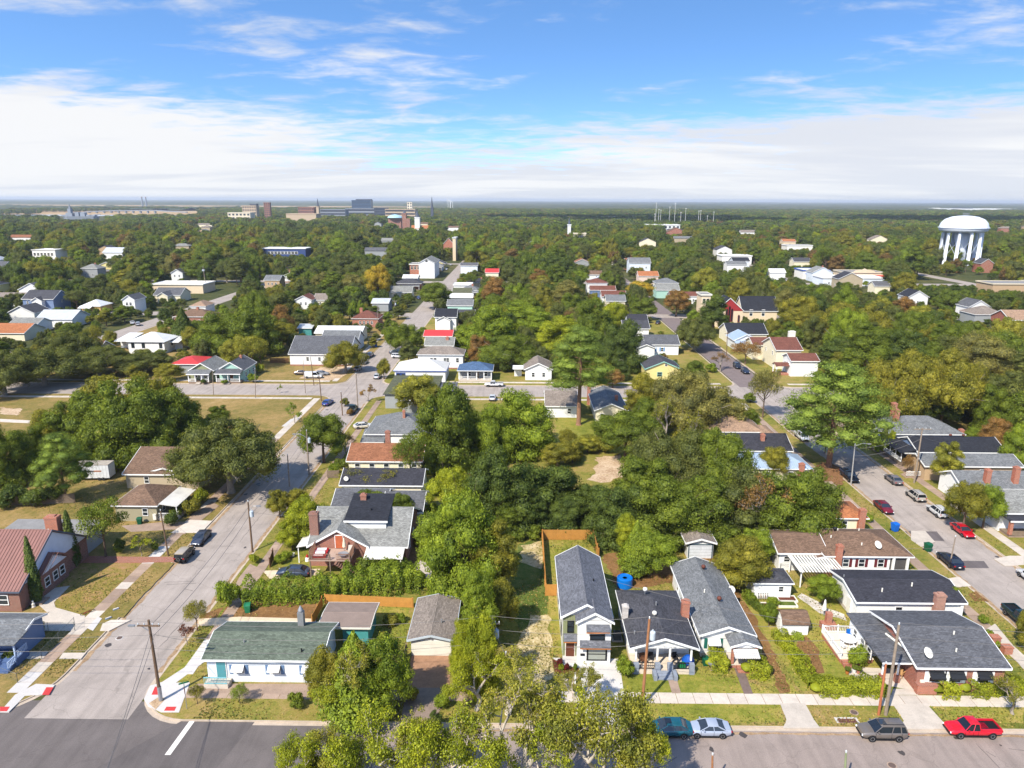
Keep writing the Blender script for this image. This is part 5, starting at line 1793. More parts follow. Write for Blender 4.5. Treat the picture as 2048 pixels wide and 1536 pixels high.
# ------- brick house with grey roof
h = house('brick_house','low red brick house with broad mid-grey roof, white shutters and big satellite dish',(1834,1335),2022,far=1221,e=3.3,pitch=.26,wall='brick',roofm='midgrey',trim=WHITE)
t = h['o']; a,b_ = h['a'],h['b']
AWN = paint('awning_black',40,42,46)
for u in (.21,.44,.76):
 window(t,-a + 2 * a * u,-b_ - .02,1.15,1.5,1.45,0,WHITE,shut=WHITE,awning=AWN)
dish(h['roof'],-a * .72,-b_ * .82,roof_z(h,-a * .72,-b_ * .82),.62,.5)
for u,v in ((.05,-.62),(.25,-.2)):
 add_vent(h,u,v,h=.4,m=OFFW)
MB().box(-a * .92,-b_ - .2,.5,-a * .82,-b_ - .02,1.5).build('meter_box',OFFW,t)
w = house('wing','',(1765,1325),1838,far=1232,e=2.95,roof='shed',pitch=.045,wall='white',roofm='midgrey',into=h,pin=5.0,left=(.2,.42,.62))
for x in (-.95,.1):
 inst('pier',ubox(),BRICKR,t,(w['ox'] + x * w['a'],w['oy'] - w['b'] + .2,-.1),(.5,.5,1.1))
 inst('column',ubox(),WHITE,t,(w['ox'] + x * w['a'],w['oy'] - w['b'] + .2,1.0),(.16,.16,1.85))
MB().tube([(w['ox'] + w['a'] * .5,w['oy'] + .5,3.2),(w['ox'] + w['a'] * .95,w['oy'] - 2.8,3.35)],.13,8).build('drain_pipe',OFFW,t)
pl = thing('brick_planter','red brick planter wall at the corner of the patio by the sidewalk','planter',tuple(P(1850,1386)))
MB().box(-1.1,-.3,-.1,1.1,.3,1.15).build('wall',BRICKO,pl)
MB().box(-1.15,-.35,1.15,1.15,.35,1.22).build('coping',BRICKR,pl)
seat(P(1800,1354).x,P(1800,1354).y,.03,'tan cushioned chair on the brick house patio',mat('cushion_tan',c(206,158,104),.9),2.2,1.35)
d0,d1,d2 = P(1642,1272),P(1695,1272),P(1686,1326)
t = thing('deck','raised garden deck with white railings and brick steps','deck',(d0.x,d2.y,0))
wx,dy = d1.x - d0.x + .6,d0.y - d2.y
MB().box(0,0,.48,wx,dy,.6).build('floor',mat('deck_cream',c(228,212,190),.85,var=.08),t)
MB().box(.05,.05,-.1,wx - .05,dy - .05,.48).build('base',BRICKO,t)
railing(t,(.05,.1),(.05,dy - .1),.6,m=WHITE,step=.2)
railing(t,(.1,dy - .05),(wx,dy - .05),.6,m=WHITE,step=.2)
railing(t,(wx * .55,.1),(wx * .55,dy * .3),.6,m=WHITE,step=.2)
for x,y in ((.05,.05),(.05,dy - .05),(wx * .55,.05),(wx * .5,dy - .05),(.05,dy * .5)):
 inst('post',ubox(),WHITE,t,(x,y,.55),(.14,.14,1.1))
sb = MB()
for i in range(3):
 sb.box(.15,-.34 * (3 - i),-.1,wx * .52,-.34 * (2 - i),.16 * (i + 1))
sb.build('steps',BRICKO,t)
q = thing('garden_table','white oval garden table on the railed deck','table',(d0.x + wx * .55,d2.y + dy * .55,.6))
MB().lathe([(.1,.66),(1.0,.68),(1.02,.74),(.1,.76)],20).build('top',WHITE,q)
for i in range(4):
 MB().tube([(.5 * math.cos(i * 1.57),.5 * math.sin(i * 1.57),0),(.4 * math.cos(i * 1.57),.4 * math.sin(i * 1.57),.67)],.04,6).build('leg',WHITE,q)
seat(d0.x + wx * .3,d2.y + dy * .35,.6,'white garden chair left of the deck table',WHITE,1.8)
seat(d0.x + wx * .5,d2.y + dy * .25,.6,'white garden chair in front of the deck table',WHITE,2.9)
seat(d0.x + wx * .75,d2.y + dy * .8,.6,'blue garden chair behind the deck table',paint('chair_blue',20,110,200),0)
q = thing('garden_grill','red brick barbecue behind the railed deck','barbecue',tuple(P(1655,1256)))
MB().box(-.9,-.5,-.1,.9,.5,.8).build('hearth',BRICKO,q)
MB().box(-.35,-.3,.8,.35,.35,2.2).build('stack',BRICKO,q)
q = thing('closed_parasol','closed white parasol standing behind the white deck','parasol',tuple(P(1647,1232)))
MB().tube([(0,0,0),(0,0,2.4)],.03,6).build('pole',GREYM,q)
MB().lathe([(.06,.8),(.26,.95),(.2,1.6),(.1,2.3),(.02,2.45)],8).build('canopy',WHITE,q)
for i,(x,y) in enumerate(((1694,1348),(1708,1345),(1716,1347))):
 p = P(x,y)
 q = thing('plant_pot',['round potted shrub on the patio edge nearest the deck steps','white pot with small shrub on the patio edge','small terracotta pot beside the white pot on the patio'][i],'plant pot',(p.x,p.y,.03))
 MB().lathe([(.16,0),(.24,.4),(.2,.4),(.05,.35)],12).build('pot',[TIMBER,WHITE,BRICKO][i],q)
 o = bpy.data.objects.new('foliage',PROTO['shrub0']['crown']); C.objects.link(o); o.parent = q
 o.location = (0,0,.35); o.scale = (.28,.28,.35); o.color = G_MID + (0,)
for i,(x,y) in enumerate(((1988,1286),(2012,1306))):
 p = P(x,y)
 q = thing('brick_pier',['low brick gate pier nearer the dark-roofed house, on the right street path','low brick gate pier nearer the camera on the right street path'][i],'gate pier',tuple(p))
 MB().box(-.5,-.4,-.1,.5,.4,.9).build('pier',BRICKO,q)
 MB().box(-.56,-.46,.9,.56,.46,1.0).build('cap',BRICKO,q)
p = P(1249,1172)
t = thing('garden_pool','round blue above-ground paddling pool behind the dark bungalow','pool',tuple(p))
BLUEP = paint('pool_blue',12,120,215,.35)
MB().lathe([(1.05,-.05),(1.1,.1),(1.1,1.35),(1.0,1.42),(.95,1.3)],28).build('side',BLUEP,t,smooth_=False)
MB().lathe([(.96,1.2),(.96,1.25),(.02,1.22)],28).build('cover',BLUEP,t)
MB().lathe([(.4,1.25),(.34,1.3),(.05,1.3)],7).build('puddle',mat('puddle',c(50,66,86),.2),t)
for i,(x,y,lb) in enumerate(((1444,1148,'blue water barrel beside the flowering tree behind the grey bungalow'),(1449,1142,'second blue barrel, behind the first, by the flowering tree'))):
 p = P(x,y)
 q = thing('barrel',lb,'barrel',tuple(p))
 MB().lathe([(.27,0),(.3,.2),(.3,.75),(.27,.95),(.05,.97)],14).build('drum',BLUEP,q)
 MB().lathe([(.31,.22),(.31,.26),(.3,.26)],14).build('hoop',BLUEP,q)
p = P(1260,1140)
t = thing('bicycle','white and green bicycle lying behind the blue pool','bicycle',(p.x,p.y,0),.3)
for s in (-1,1):
 rg = MB()
 rg.tube([(s * .55 + .33 * math.cos(i * .5236),.1,.36 + .33 * math.sin(i * .5236)) for i in range(13)],.03,5)
 rg.build('wheel',TYRE,t)
MB().tube([(-.55,.1,.36),(-.1,.1,.75),(.4,.1,.75),(.55,.1,.36)],.03,5).tube([(-.1,.1,.8),(.1,.1,.34),(.42,.1,.8)],.03,5).build('frame',paint('bike_green',150,210,200),t)
MB().box(-.2,.03,.82,.05,.17,.88).build('saddle',BLACKP,t)
for i in range(5):
 p = P(1516 + i * 4.5,1196)
 t = thing('bicycle',['leftmost','second','middle','fourth','rightmost'][i] + ' bicycle in the row outside the small dark-roofed shed','bicycle',(p.x,p.y,0),1.4,'bicycles by the small shed')
 for s in (-1,1):
  MB().tube([(s * .5 + .32 * math.cos(k * .5236),0,.34 + .32 * math.sin(k * .5236)) for k in range(13)],.025,5).build('wheel',TYRE,t)
 MB().tube([(-.5,0,.34),(-.1,0,.72),(.38,0,.72),(.5,0,.34)],.025,5).tube([(.36,0,.72),(.32,0,.95),(.2,0,.97)],.02,5).build('frame',[IRON,TIMBER,GREYM,BRICKO,IRON][i],t)
 MB().box(-.2,-.06,.76,.03,.06,.82).build('saddle',BLACKP,t)
for i,(x,y) in enumerate(((1573,1210),(1573,1200),(1532,1214))):
 p = P(x,y)
 t = thing('planting_bed',['white-edged raised bed with green plants near the small shed','raised bed of dark soil right behind the green planted bed','raised bed left of the planted bed by the bushy shrub'][i],'raised bed',tuple(p))
 w_ = 2.6 if i < 2 else 1.4
 f = MB().box(-w_ / 2,-.75,-.05,w_ / 2,-.6,.3).box(-w_ / 2,.6,-.05,w_ / 2,.75,.3).box(-w_ / 2,-.6,-.05,-w_ / 2 + .15,.6,.3).box(w_ / 2 - .15,-.6,-.05,w_ / 2,.6,.3)
 f.build('edging',OFFW,t)
 MB().box(-w_ / 2 + .16,-.59,-.05,w_ / 2 - .16,.59,.22).build('soil',MULCH if i else SHADEGR,t)
bin_(P(1789,1062),'bright blue recycling bin on the right street verge',paint('bin_blue',20,110,215),.3,1.35)
bin_(P(1855,1102),'dark green bin by the driveway next to the black car',paint('bin_green',40,90,74),.2,1.25)
bin_(P(280,1048),'dark green bin beside the beige hip-roofed house wall',paint('bin_green',40,90,74),.2,1.1)
bin_(P(496,1224),'green bin at the left end of the long hedge',paint('bin_green2',40,130,90),.2,1.15)
bin_(P(752,694),'blue recycling bin on the far left street verge',paint('bin_blue',20,110,215),.3,1.4)
p = P(1423,1340)
t = thing('bird_bath','grey bird bath on the lawn left of the green-shuttered porch','bird bath',tuple(p))
MB().lathe([(.2,0),(.1,.1),(.09,.6),(.12,.66)],10).build('stem',CONCOLD,t)
MB().lathe([(.1,.66),(.45,.8),(.46,.84),(.38,.8),(.05,.72)],16).build('bowl',GREYM,t)
p = P(1127,1358)
t = thing('utility_box','grey concrete meter box in the new house lawn','utility box',tuple(p),.1)
MB().box(-.45,-.35,-.05,.45,.35,.3).build('box',CONC,t)
MB().box(-.35,-.25,.3,.35,.25,.34).build('lid',GREYM,t)
p = P(1150,1367)
t = thing('marker_post','white marker post standing in the new house lawn','post',tuple(p))
MB().box(-.07,-.07,-.1,.07,.07,1.35).build('shaft',WHITE,t)
MB().prism([(-.07,1.35),(.07,1.35),(0,1.45)],-.07,.07,lambda p_,q,d: (p_,d,q)).build('cap',WHITE,t)
p = P(1697,1446)
t = thing('storm_drain','rusty grated storm drain in the kerb beside the grey-brown car','storm drain',(p.x,p.y,-.12))
MB().box(-1.2,0,-.05,1.2,.85,.14).build('concrete_frame',CONCNEW,t)
MB().box(-.95,.0,.14,.95,.6,.16).build('grate',mat('rust_iron',c(112,72,62),.8,var=.2),t)
# ------- brick house with roof deck, left of the big trees
h = house('brick_house','brick house with grey gable roof, white dormer and cluttered upper deck',(614,1092),816,depth=13.5,e=3.2,pitch=.50,wall='brickd',roofm='lightgrey',right=(.3,.6))
t = h['o']; a,b_ = h['a'],h['b']
gx = P(677,1092,3.2).x - t.location.x
gw = 4.6
ze = 3.2
zt = ze + .58 * gw
MB().prism([(-gw + .3,0),(gw - .3,0),(gw - .3,ze),(0,zt - .2),(-gw + .3,ze)],-b_ - .5,-b_ + 3,lambda p,q,d: (gx + p,d,q)).build('gable_wall',BRICKR,t)
r = MB().prism([(-gw,ze),(0,zt),(gw,ze),(gw,ze + .14),(0,zt + .14),(-gw,ze + .14)],-b_ - .8,b_ * .2,lambda p,q,d: (gx + p,d,q)).build('wing_roof',ROOFS['lightgrey'],t)
fb = MB()
for q in (-1,1):
 fb.prism([(q * (gw + .03),ze - .12),(0,zt - .12),(0,zt + .16),(q * (gw + .03),ze + .16)],-b_ - .88,-b_ - .805,lambda p,q_,d: (gx + p,d,q_))
fb.build('fascia',WHITE,r)
door(t,gx + .2,-b_ - .52,3.0,1.1,2.0,m=mat('door_orange',c(196,104,66),.6))
dx0,dx1 = gx + .6,gx + 6.6
MB().box(dx0,-b_ + 2.6,3.0,dx1,b_ * .3,6.0).build('dormer_wall',SID['white'],t)
MB().prism([(-b_ + 2.3,5.9),(b_ * .5,7.3),(b_ * .5,7.45),(-b_ + 2.3,6.05)],dx0 - .3,dx1 + .3,lambda p,q,d: (d,p,q)).build('dormer_roof',ROOFS['charcoal'],t)
MB().prism([(-b_ + 2.6,5.9),(b_ * .3,5.9),(b_ * .3,6.95)],dx0,dx1,lambda p,q,d: (d,p,q)).build('dormer_gable',SID['white'],t)
MB().box(dx0 - .33,-b_ + 2.22,5.78,dx1 + .33,-b_ + 2.295,6.06).build('fascia',WHITE,t)
vent(t,dx1 - 2.6,-b_ + 5,6.5,.4,.12,BLACKP)
chimney(t,gx - gw + .6,-b_ + 1.8,0,7.6,1.3,.9,BRICKD)
chimney(t,dx0 + 1.6,b_ * .25,5.5,8.0,.9,.7,BRICKR)
MB().prism([(-b_ - 3.0,2.5),(-b_ - .1,3.1),(-b_ - .1,3.2),(-b_ - 3.0,2.6)],gx + gw - .4,a,lambda p,q,d: (d,p,q)).build('lean_to_roof',ROOFS['whitec'],t)
for x in (gx + gw,a - .3):
 inst('post',ubox(),WHITE,t,(x,-b_ - 2.8,0),(.12,.12,2.5))
MB().prism([(-a - 2.2,2.6),(-a - .0,3.0),(-a - .0,3.1),(-a - 2.2,2.7)],-b_ + .2,-b_ + 7,lambda p,q,d: (p,d,q)).build('side_porch_roof',ROOFS['whitec'],t)
inst('post',ubox(),WHITE,t,(-a - 2.0,-b_ + .4,0),(.12,.12,2.6))
dw0,dw1,dd = gx - 3.3,gx + 2.6,3.6
yd = -b_ - .55
MB().box(dw0,yd - dd,2.75,dw1,yd,2.9).build('deck_floor',mat('deck_planks',c(196,168,150),.85,var=.15,pat='seam',psize=.15),t)
for x in (dw0 + .1,(dw0 + dw1) / 2,dw1 - .1):
 inst('deck_post',ubox(),OLDWOOD,t,(x,yd - dd + .1,-.1),(.16,.16,3.9))
DECKR = mat('deck_rail',c(150,112,92),.85,var=.2)
railing(t,(dw0,yd - dd + .05),(gx - .5,yd - dd + .05),2.9,1.0,DECKR,.17)
railing(t,(gx + .6,yd - dd + .05),(dw1,yd - dd + .05),2.9,1.0,DECKR,.17)
railing(t,(dw0 + .03,yd),(dw0 + .03,yd - dd),2.9,1.3,DECKR,.17)
railing(t,(dw1 - .03,yd),(dw1 - .03,yd - dd),2.9,1.3,DECKR,.17)
sb = MB()
for i in range(14):
 sb.box(gx + .5 + i * .28,yd - dd - 1.0,2.75 - i * .2,gx + .82 + i * .28,yd - dd - .02,2.8 - i * .2)
sb.build('stairs',DECKR,t)
bx,by = t.location.x,t.location.y
q = thing('sun_bed','red and white cushioned daybed on the brick house deck','daybed',(bx + gx - 2.1,by + yd - 1.8,2.9),.05)
MB().box(-.95,-1.3,.1,.95,1.3,.35).build('base',paint('cushion_red',190,36,44),q)
for i in range(4):
 MB().box(-.8 + .1 * (i % 2),-1.2 + .6 * i,.35,.6 + .1 * (i % 2),-.75 + .6 * i,.5).build('cushion',WHITE if i % 2 else paint('cushion_pink',226,190,190),q)
q = thing('fire_bowl','round metal fire bowl on the brick house deck','fire bowl',(bx + gx + 1.3,by + yd - 2.4,2.9))
MB().lathe([(.3,0),(.2,.2),(.7,.4),(.75,.45),(.6,.42),(.05,.3)],16).build('bowl',GREYM,q)
q = thing('closed_parasol','closed cream parasol on the brick house deck','parasol',(bx + gx + 1.1,by + yd - .7,2.9))
MB().tube([(0,0,0),(0,0,2.0)],.03,6).build('pole',GREYM,q)
MB().lathe([(.06,.5),(.3,.7),(.22,1.3),(.1,1.9),(.02,2.05)],8).build('canopy',CREAM,q)
q = thing('covered_chair','chair under a pale cover at the right end of the brick house deck','chair',(bx + gx + 2.1,by + yd - 1.1,2.9))
MB().add([(-.4,-.4,0),(.4,-.4,0),(.4,.4,0),(-.4,.4,0),(-.3,-.3,.5),(.3,-.3,.5),(.35,.35,1.0),(-.35,.35,1.0)],[(0,1,5,4),(1,2,6,5),(2,3,7,6),(3,0,4,7),(4,5,6,7)]).build('cover',CONC,q)
q = thing('yard_figure','red and white lawn ornament under the brick house deck stairs','ornament',tuple(P(615,1122)))
MB().lathe([(.35,0),(.3,.5),(.12,.6)],10).build('body',WHITE,q)
MB().lathe([(.14,.6),(.2,.8),(.1,1.0),(.03,1.2)],10).build('head',paint('cushion_red',190,36,44),q)
q = thing('cart_planter','small white cart planter on the side lawn','planter',tuple(P(584,1114)))
MB().box(-.4,-.3,.25,.4,.3,.6).build('box',OFFW,q)
for s in (-1,1):
 MB().lathe([(.2,-.04),(.2,.04)],10).build('wheel',OLDWOOD,q,(0,s * .34,.22)).rotation_euler = (math.pi / 2,0,0)
picket_fence(P(650,1208),P(826,1216),'orange cedar fence behind the flat carport roof',1.5)
picket_fence(P(626,1250),P(646,1212),'orange cedar fence running back left of the carport',1.5)
picket_fence(P(541,1135),P(548,1116),'short brown fence panel at the side lawn drive',1.6,WOODD)
# ------- houses up the right side of the left street
h = house('house','low house with two dark grey roof sections wrapped in bushes behind the brick house',(660,1018),772,ridge=977,e=3.0,pitch=.4,wall='olive',roofm='midgrey',front=(.3,.7))
w = house('wing','',(762,1024),846,ridge=983,e=3.0,pitch=.38,wall='grey',roofm='midgrey',into=h)
h = house('house','house with plain dark blue-grey roof below the brown-roofed house',(678,970),846,ridge=936,e=3.0,pitch=.42,wall='cream',roofm='dark',front=(.2,.5))
dish(h['roof'],-h['a'] * .9,-h['b'] * .9,roof_z(h,-h['a'] * .9,-h['b'] * .9),.45)
picket_fence(P(655,956),P(678,956),'grey board fence at the left end of the dark blue-grey roof',1.6,OLDWOOD)
h = house('house','cream house with long rust-brown shingle roof and pale windows',(692,922),846,ridge=886,e=3.1,pitch=.44,wall='cream',roofm='rust',front=(.12,.32,.52,.72,.9),wsize=(1.1,1.5))
chimney(h['o'],-h['a'] * .1,h['b'] * .8,2,6.6,1.0,.8,BRICKR)
h = house('house','big white house with light grey hip roof and slim brick chimney',(728,868),860,far=832,e=4.0,roof='hip',pitch=.46,wall='white',roofm='grey',front=(.35,.62,.85),wz=1.6)
add_chimney(h,.12,-.25,2.2,.55,.55,BRICKO)
w = house('wing','',(720,884),768,far=868,e=2.8,roof='shed',pitch=.25,wall='white',roofm='grey',into=h,pin=2)
# ---------------------------------------------------------------- left side of the left street
A = P(40,1186,3.2)
hx1 = P(142,1098,3.2).x
t0 = dict()
h = house('brick_house','brick house with red seamed metal roof, blue-white gable and tall brick chimney',(-110,1182),40,far=1070,e=3.2,pitch=.62,wall='brickd',roofm='redm',trim=paint('trim_slate',96,104,120),front=())
t = h['o']; a,b_ = h['a'],h['b']
window(t,a - 2.2,-b_ - .02,1.0,1.4,1.5)
MB().prism([(-b_ + .3,3.4),(b_ - .3,3.4),(0,h['H'] - .3)],a + .02,a + .12,lambda p,q,d: (d,p,q)).build('gable_boards',paint('gable_blue',214,222,238),t)
for y0 in (-1,1):
 b = MB()
 for i in range(40):
  x = -h['hw'] + .3 + i * .46
  if x > h['hw'] - .1:
   break
  b.prism([(y0 * h['hd'],h['e'] + .01),(0,h['H'] + .01),(0,h['H'] + .07),(y0 * h['hd'],h['e'] + .07)],x,x + .05,lambda p,q,d: (d,p,q))
 o = b.build('roof_seams',ROOFS['redm'],h['roof'])
 o['kind'] = 'stuff'
gy = -b_ * .15
gw = 3.3
g0,g1 = a - 3.0,a + .5
zt = 3.1 + .62 * gw
MB().prism([(-gw + .3,-.1),(gw - .3,-.1),(gw - .3,3.1),(0,zt - .22),(-gw + .3,3.1)],g0,g1,lambda p,q,d: (d,gy + p,q)).build('wing_wall',BRICKD,t)
MB().prism([(-gw + .3,3.1),(gw - .3,3.1),(0,zt - .25)],g1 + .01,g1 + .08,lambda p,q,d: (d,gy + p,q)).build('gable_boards',paint('gable_blue',214,222,238),t)
r = MB().prism([(-gw,3.1),(0,zt),(gw,3.1),(gw,3.24),(0,zt + .14),(-gw,3.24)],g0 - 1,g1 + .4,lambda p,q,d: (d,gy + p,q)).build('wing_roof',ROOFS['redm'],t)
b = MB()
for i in range(12):
 x = g0 - .5 + i * .46
 for s in (-1,1):
  b.prism([(s * gw,3.25),(0,zt + .15),(0,zt + .2),(s * gw,3.3)],x,x + .05,lambda p,q,d: (d,gy + p,q))
o = b.build('roof_seams',ROOFS['redm'],r); o['kind'] = 'stuff'
for y in (-1.6,.2,1.7):
 window(t,g1 + .02,gy + y,1.0,1.1,1.4,math.pi / 2)
door(t,a + .03,gy - gw - .6,.2,rz=math.pi / 2,m=paint('door_dark',60,60,70))
MB().box(a,gy - gw - 1.5,-.1,a + 1.6,gy - gw + .2,.25).build('step',CONCOLD,t)
chimney(t,a - 2.2,b_ * .55,2,8.3,1.8,1.1,BRICKO)
for x,y in ((.35,.45),(.6,.25)):
 add_vent(h,x,y,h=.35,m=OFFW)
h = house('flat_building','low building with pale grey flat roof behind the red metal roof',(-40,1092),150,far=1042,e=3.0,roof='shed',pitch=.05,wall='grey',roofm='flatgrey',trim=paint('trim_slate',96,104,120),cat='building')
dish(h['roof'],h['a'] * .8,-h['b'] * .8,roof_z(h,h['a'] * .8,-h['b'] * .8),.5)
h = house('house','beige house with brown hip roof and white awning porch on its right',(222,1011),315,far=970,e=3.0,roof='hip',pitch=.5,wall='olive',roofm='brown',front=(.72,),right=(.3,),found=None)
t = h['o']; a,b_ = h['a'],h['b']
MB().prism([(a + .35,3.0),(a + 3.4,2.55),(a + 3.4,2.63),(a + .35,3.08)],-b_ + .2,b_ - .4,lambda p,q,d: (p,d,q)).build('awning',ROOFS['whitec'],t)
MB().box(a,-b_ + .2,-.1,a + 3.2,b_ - .4,.5).build('porch_floor',CONC,t)
for y in (-.9,0,.85):
 inst('column',ubox(),WHITE,t,(a + 3.2,y * b_,.5),(.13,.13,2.1))
railing(t,(a + 3.15,-b_ * .9),(a + 3.15,b_ * .85),.5,m=WHITE)
railing(t,(a + .1,-b_ + .25),(a + 3.1,-b_ + .25),.5,m=WHITE)
MB().box(a * .82,-b_ - .3,.4,a * .97,-b_ - .02,1.4).build('meter_box',OFFW,t)
h = house('house','long beige house with brown roof and small front gable, partly under the live oak',(244,948),402,far=893,e=3.0,pitch=.36,wall='beige',roofm='brown',front=(.28,))
w = house('wing','',(296,944),357,far=915,e=3.1,roof='gy',pitch=.3,wall='beige',roofm='brown',into=h,front=(.22,.8))
p = P(185,962)
t = thing('box_trailer','white box trailer with faded lettering under the big trees','trailer',(p.x,p.y + 1.3,0),.05)
MB().box(-3.2,-1.2,.55,3.2,1.2,3.2).build('box',mat('trailer_white',c(214,216,218),.6,var=.1,pat='seam',psize=.6,stain=.3),t)
MB().box(-3.25,-1.25,3.2,3.25,1.25,3.3).build('roof',mat('trailer_roof',c(188,178,166),.8,stain=.4),t)
MB().box(-3.0,-1.1,.4,3.0,1.1,.55).build('chassis',BLACKP,t)
MB().box(-1.8,-1.225,1.85,.4,-1.201,2.1).build('faded_lettering',paint('letter_dark',84,74,92),t)
MB().box(.4,-1.225,1.85,1.8,-1.201,2.1).build('faded_lettering',paint('letter_orange',176,110,70),t)
for x in (1.2,2.0):
 for s in (-1,1):
  o = MB().lathe([(.35,-.1),(.35,.1)],14).build('wheel',TYRE,t,(x,s * 1.1,.35)); o.rotation_euler = (math.pi / 2,0,0)
h = house('cottage','grey-roofed cottage with blue railed porch at the bottom left edge',(-150,1268),46,far=1224,e=3.0,pitch=.3,wall='blue',roofm='grey')
t = h['o']; a,b_ = h['a'],h['b']
PB = paint('porch_paleblue',176,196,226)
MB().box(a - 6,-b_ - 2.2,-.1,a + .6,-b_ - .03,.9).build('porch_floor',paint('porch_blue',92,116,160),t)
railing(t,(a - 5.5,-b_ - 2.1),(a - 1.4,-b_ - 2.1),.9,m=PB,step=.22,th=.06)
railing(t,(a + .5,-b_ - 2.1),(a + .5,-b_ - .1),.9,m=PB,step=.22,th=.06)
for x in (a - 5.5,a - 1.5,a + .45):
 inst('column',ubox(),PB,t,(x,-b_ - 2.0,.9),(.16,.16,2.2))
sb = MB()
for i in range(4):
 sb.box(a - 1.3,-b_ - 2.2 - .32 * (4 - i),-.1,a + .4,-b_ - 2.2 - .32 * (3 - i) + .001,.2 * (i + 1))
sb.build('steps',paint('porch_blue',92,116,160),t)
railing(t,(a - 1.35,-b_ - 3.4),(a - 1.35,-b_ - 2.2),.5,m=PB,step=.22,th=.06)
railing(t,(a + .45,-b_ - 3.4),(a + .45,-b_ - 2.2),.5,m=PB,step=.22,th=.06)
MB().prism([(-b_ - 2.5,2.95),(-b_ - .03,3.3),(-b_ - .03,3.42),(-b_ - 2.5,3.07)],a - 6.2,a + .9,lambda p,q,d: (d,p,q)).build('porch_roof',ROOFS['grey'],t)
chain_fence([P(0,1352),P(36,1368 - 2),P(84,1318),P(150,1252)],'chain-link fence along the sidewalk at the bottom left corner')
chain_fence([P(44,1262),P(150,1262)],'low chain-link fence beside the wide concrete drive')
picket_fence(P(0,1012),P(150,1006),'long grey board fence below the left trees',1.8,OLDWOOD)
q = thing('fallen_bicycle','red bicycle lying on the sidewalk edge by the brick house yard','bicycle',tuple(P(175,1226)),.8)
for s in (-1,1):
 MB().tube([(s * .5 + .33 * math.cos(k * .5236),.33 * math.sin(k * .5236),.1 + .05 * s) for k in range(13)],.03,5).build('wheel',TYRE,q)
MB().tube([(-.5,0,.1),(0,.25,.15),(.5,0,.15),(0,-.1,.15),(-.5,0,.12)],.035,5).build('frame',paint('bike_red',150,50,40),q)
q = thing('yard_statue','small white yard ornament beside the brick house drive','ornament',tuple(P(67,1214)))
MB().lathe([(.3,0),(.2,.2),(.24,.5),(.1,.7),(.14,.85),(.03,1.0)],10).build('body',OFFW,q)
MB().lathe([(.32,-.02),(.32,.06),(.25,.08)],10).build('plinth',CONCOLD,q)
for i,(x,y) in enumerate(((232,1219),(217,1237))):
 q = thing('parking_block',['blue-grey block lying in the verge, the farther of two','blue-grey block lying in the verge, nearer the driveway'][i],'block',tuple(P(x,y)),.8)
 MB().box(-.35,-.14,-.02,.35,.14,.16).build('block',paint('block_blue',150,170,200),q)
 MB().box(-.3,-.1,.16,.3,.1,.19).build('block_top',CONC,q)
# ---- second block on the left: two porch houses, red roof, lots
h = house('porch_house','grey-green cottage with white front porch, left of the pale blue one',(376,741),428,far=718,e=3.4,roof='gy',pitch=.6,wall='sage',roofm='lightgrey',front=())
porch(h,.05,.95,2.6,e=2.8,roofm='grey',kind='shed',cols=4)
door(h['o'],0,-h['b'] - .03,.5,m=WHITE)
window(h['o'],-h['a'] * .5,-h['b'] - .03,1.2)
window(h['o'],h['a'] * .5,-h['b'] - .03,1.2)
h = house('porch_house','pale blue cottage with dark porch and small brick chimney',(434,740),488,far=712,e=3.5,roof='gy',pitch=.6,wall='mint',roofm='midgrey',right=(.2,.5,.8))
porch(h,.0,1.0,2.8,e=2.9,roofm='midgrey',kind='shed',cols=3)
door(h['o'],0,-h['b'] - .03,.5)
add_chimney(h,.1,.4,1.2,.7,.6,BRICKO)
h = house('house','low house with bright red roof left of the porch cottages',(340,728),400,far=712,e=3.0,roof='hip',pitch=.3,wall='grey',roofm='redflat')
h = house('white_house','white house with white metal roof and dark trimmed windows and porches',(252,684),330,far=662,e=4.2,roof='hip',pitch=.42,wall='white',roofm='whitem',trim=paint('trim_black',50,50,54),front=(.13,.42,.9),wz=2.0,wsize=(1.1,1.8),right=(.5,),winm=BLACKP)
w = house('wing','',(228,682),258,far=668,e=3.2,roof='shed',pitch=.1,wall='white',roofm='whitem',into=h,pin=3)
w = house('wing','',(322,684),358,far=667,e=3.4,roof='shed',pitch=.12,wall='white',roofm='whitem',into=h,pin=3)
h = house('house','house with long red-brown roof partly hidden by trees',(124,703),196,far=690,e=3.3,pitch=.5,wall='olive',roofm='red')
h = house('house','low house with orange-brown roof at the left edge',(-30,666),50,far=648,e=3.0,pitch=.4,wall='cream',roofm='orange')
h = house('house','grey-roofed house behind the orange roof',(14,650),74,far=636,e=3.2,pitch=.4,wall='white',roofm='lightgrey')
h = house('house','house with white metal roof and gable end amid trees',(70,638),146,far=628,e=3.4,pitch=.45,wall='white',roofm='silver')
h = house('two_storey_house','two-storey grey house with white dormer gable at the left',(42,598),108,far=586,e=6.0,pitch=.5,wall='blue',roofm='slate',front=(.15,.5),wz=3.6,right=(.5,))
w = house('wing','',(60,602),84,far=592,e=5.4,roof='gy',pitch=.6,wall='white',roofm='slate',into=h,front=(.5,),wz=3.2)
h = house('house','dark-roofed white house in front of the grey two-storey house',(12,626),70,far=606,e=3.6,roof='gy',pitch=.5,wall='white',roofm='slate')
h = house('cottage','gold cottage with white metal hip roof and porch',(160,612),202,far=600,e=3.6,roof='hip',pitch=.5,wall='gold',roofm='whitem',front=(.3,.8))
porch(h,0,.6,2.5,e=2.9,roofm='whitem',cols=3)
h = house('two_storey_house','narrow white two-storey house with grey gable roof',(242,600),270,far=586,e=6.4,roof='gy',pitch=.7,wall='white',roofm='midgrey',front=(.35,.65),wz=3.8,wsize=(1.2,1.5))
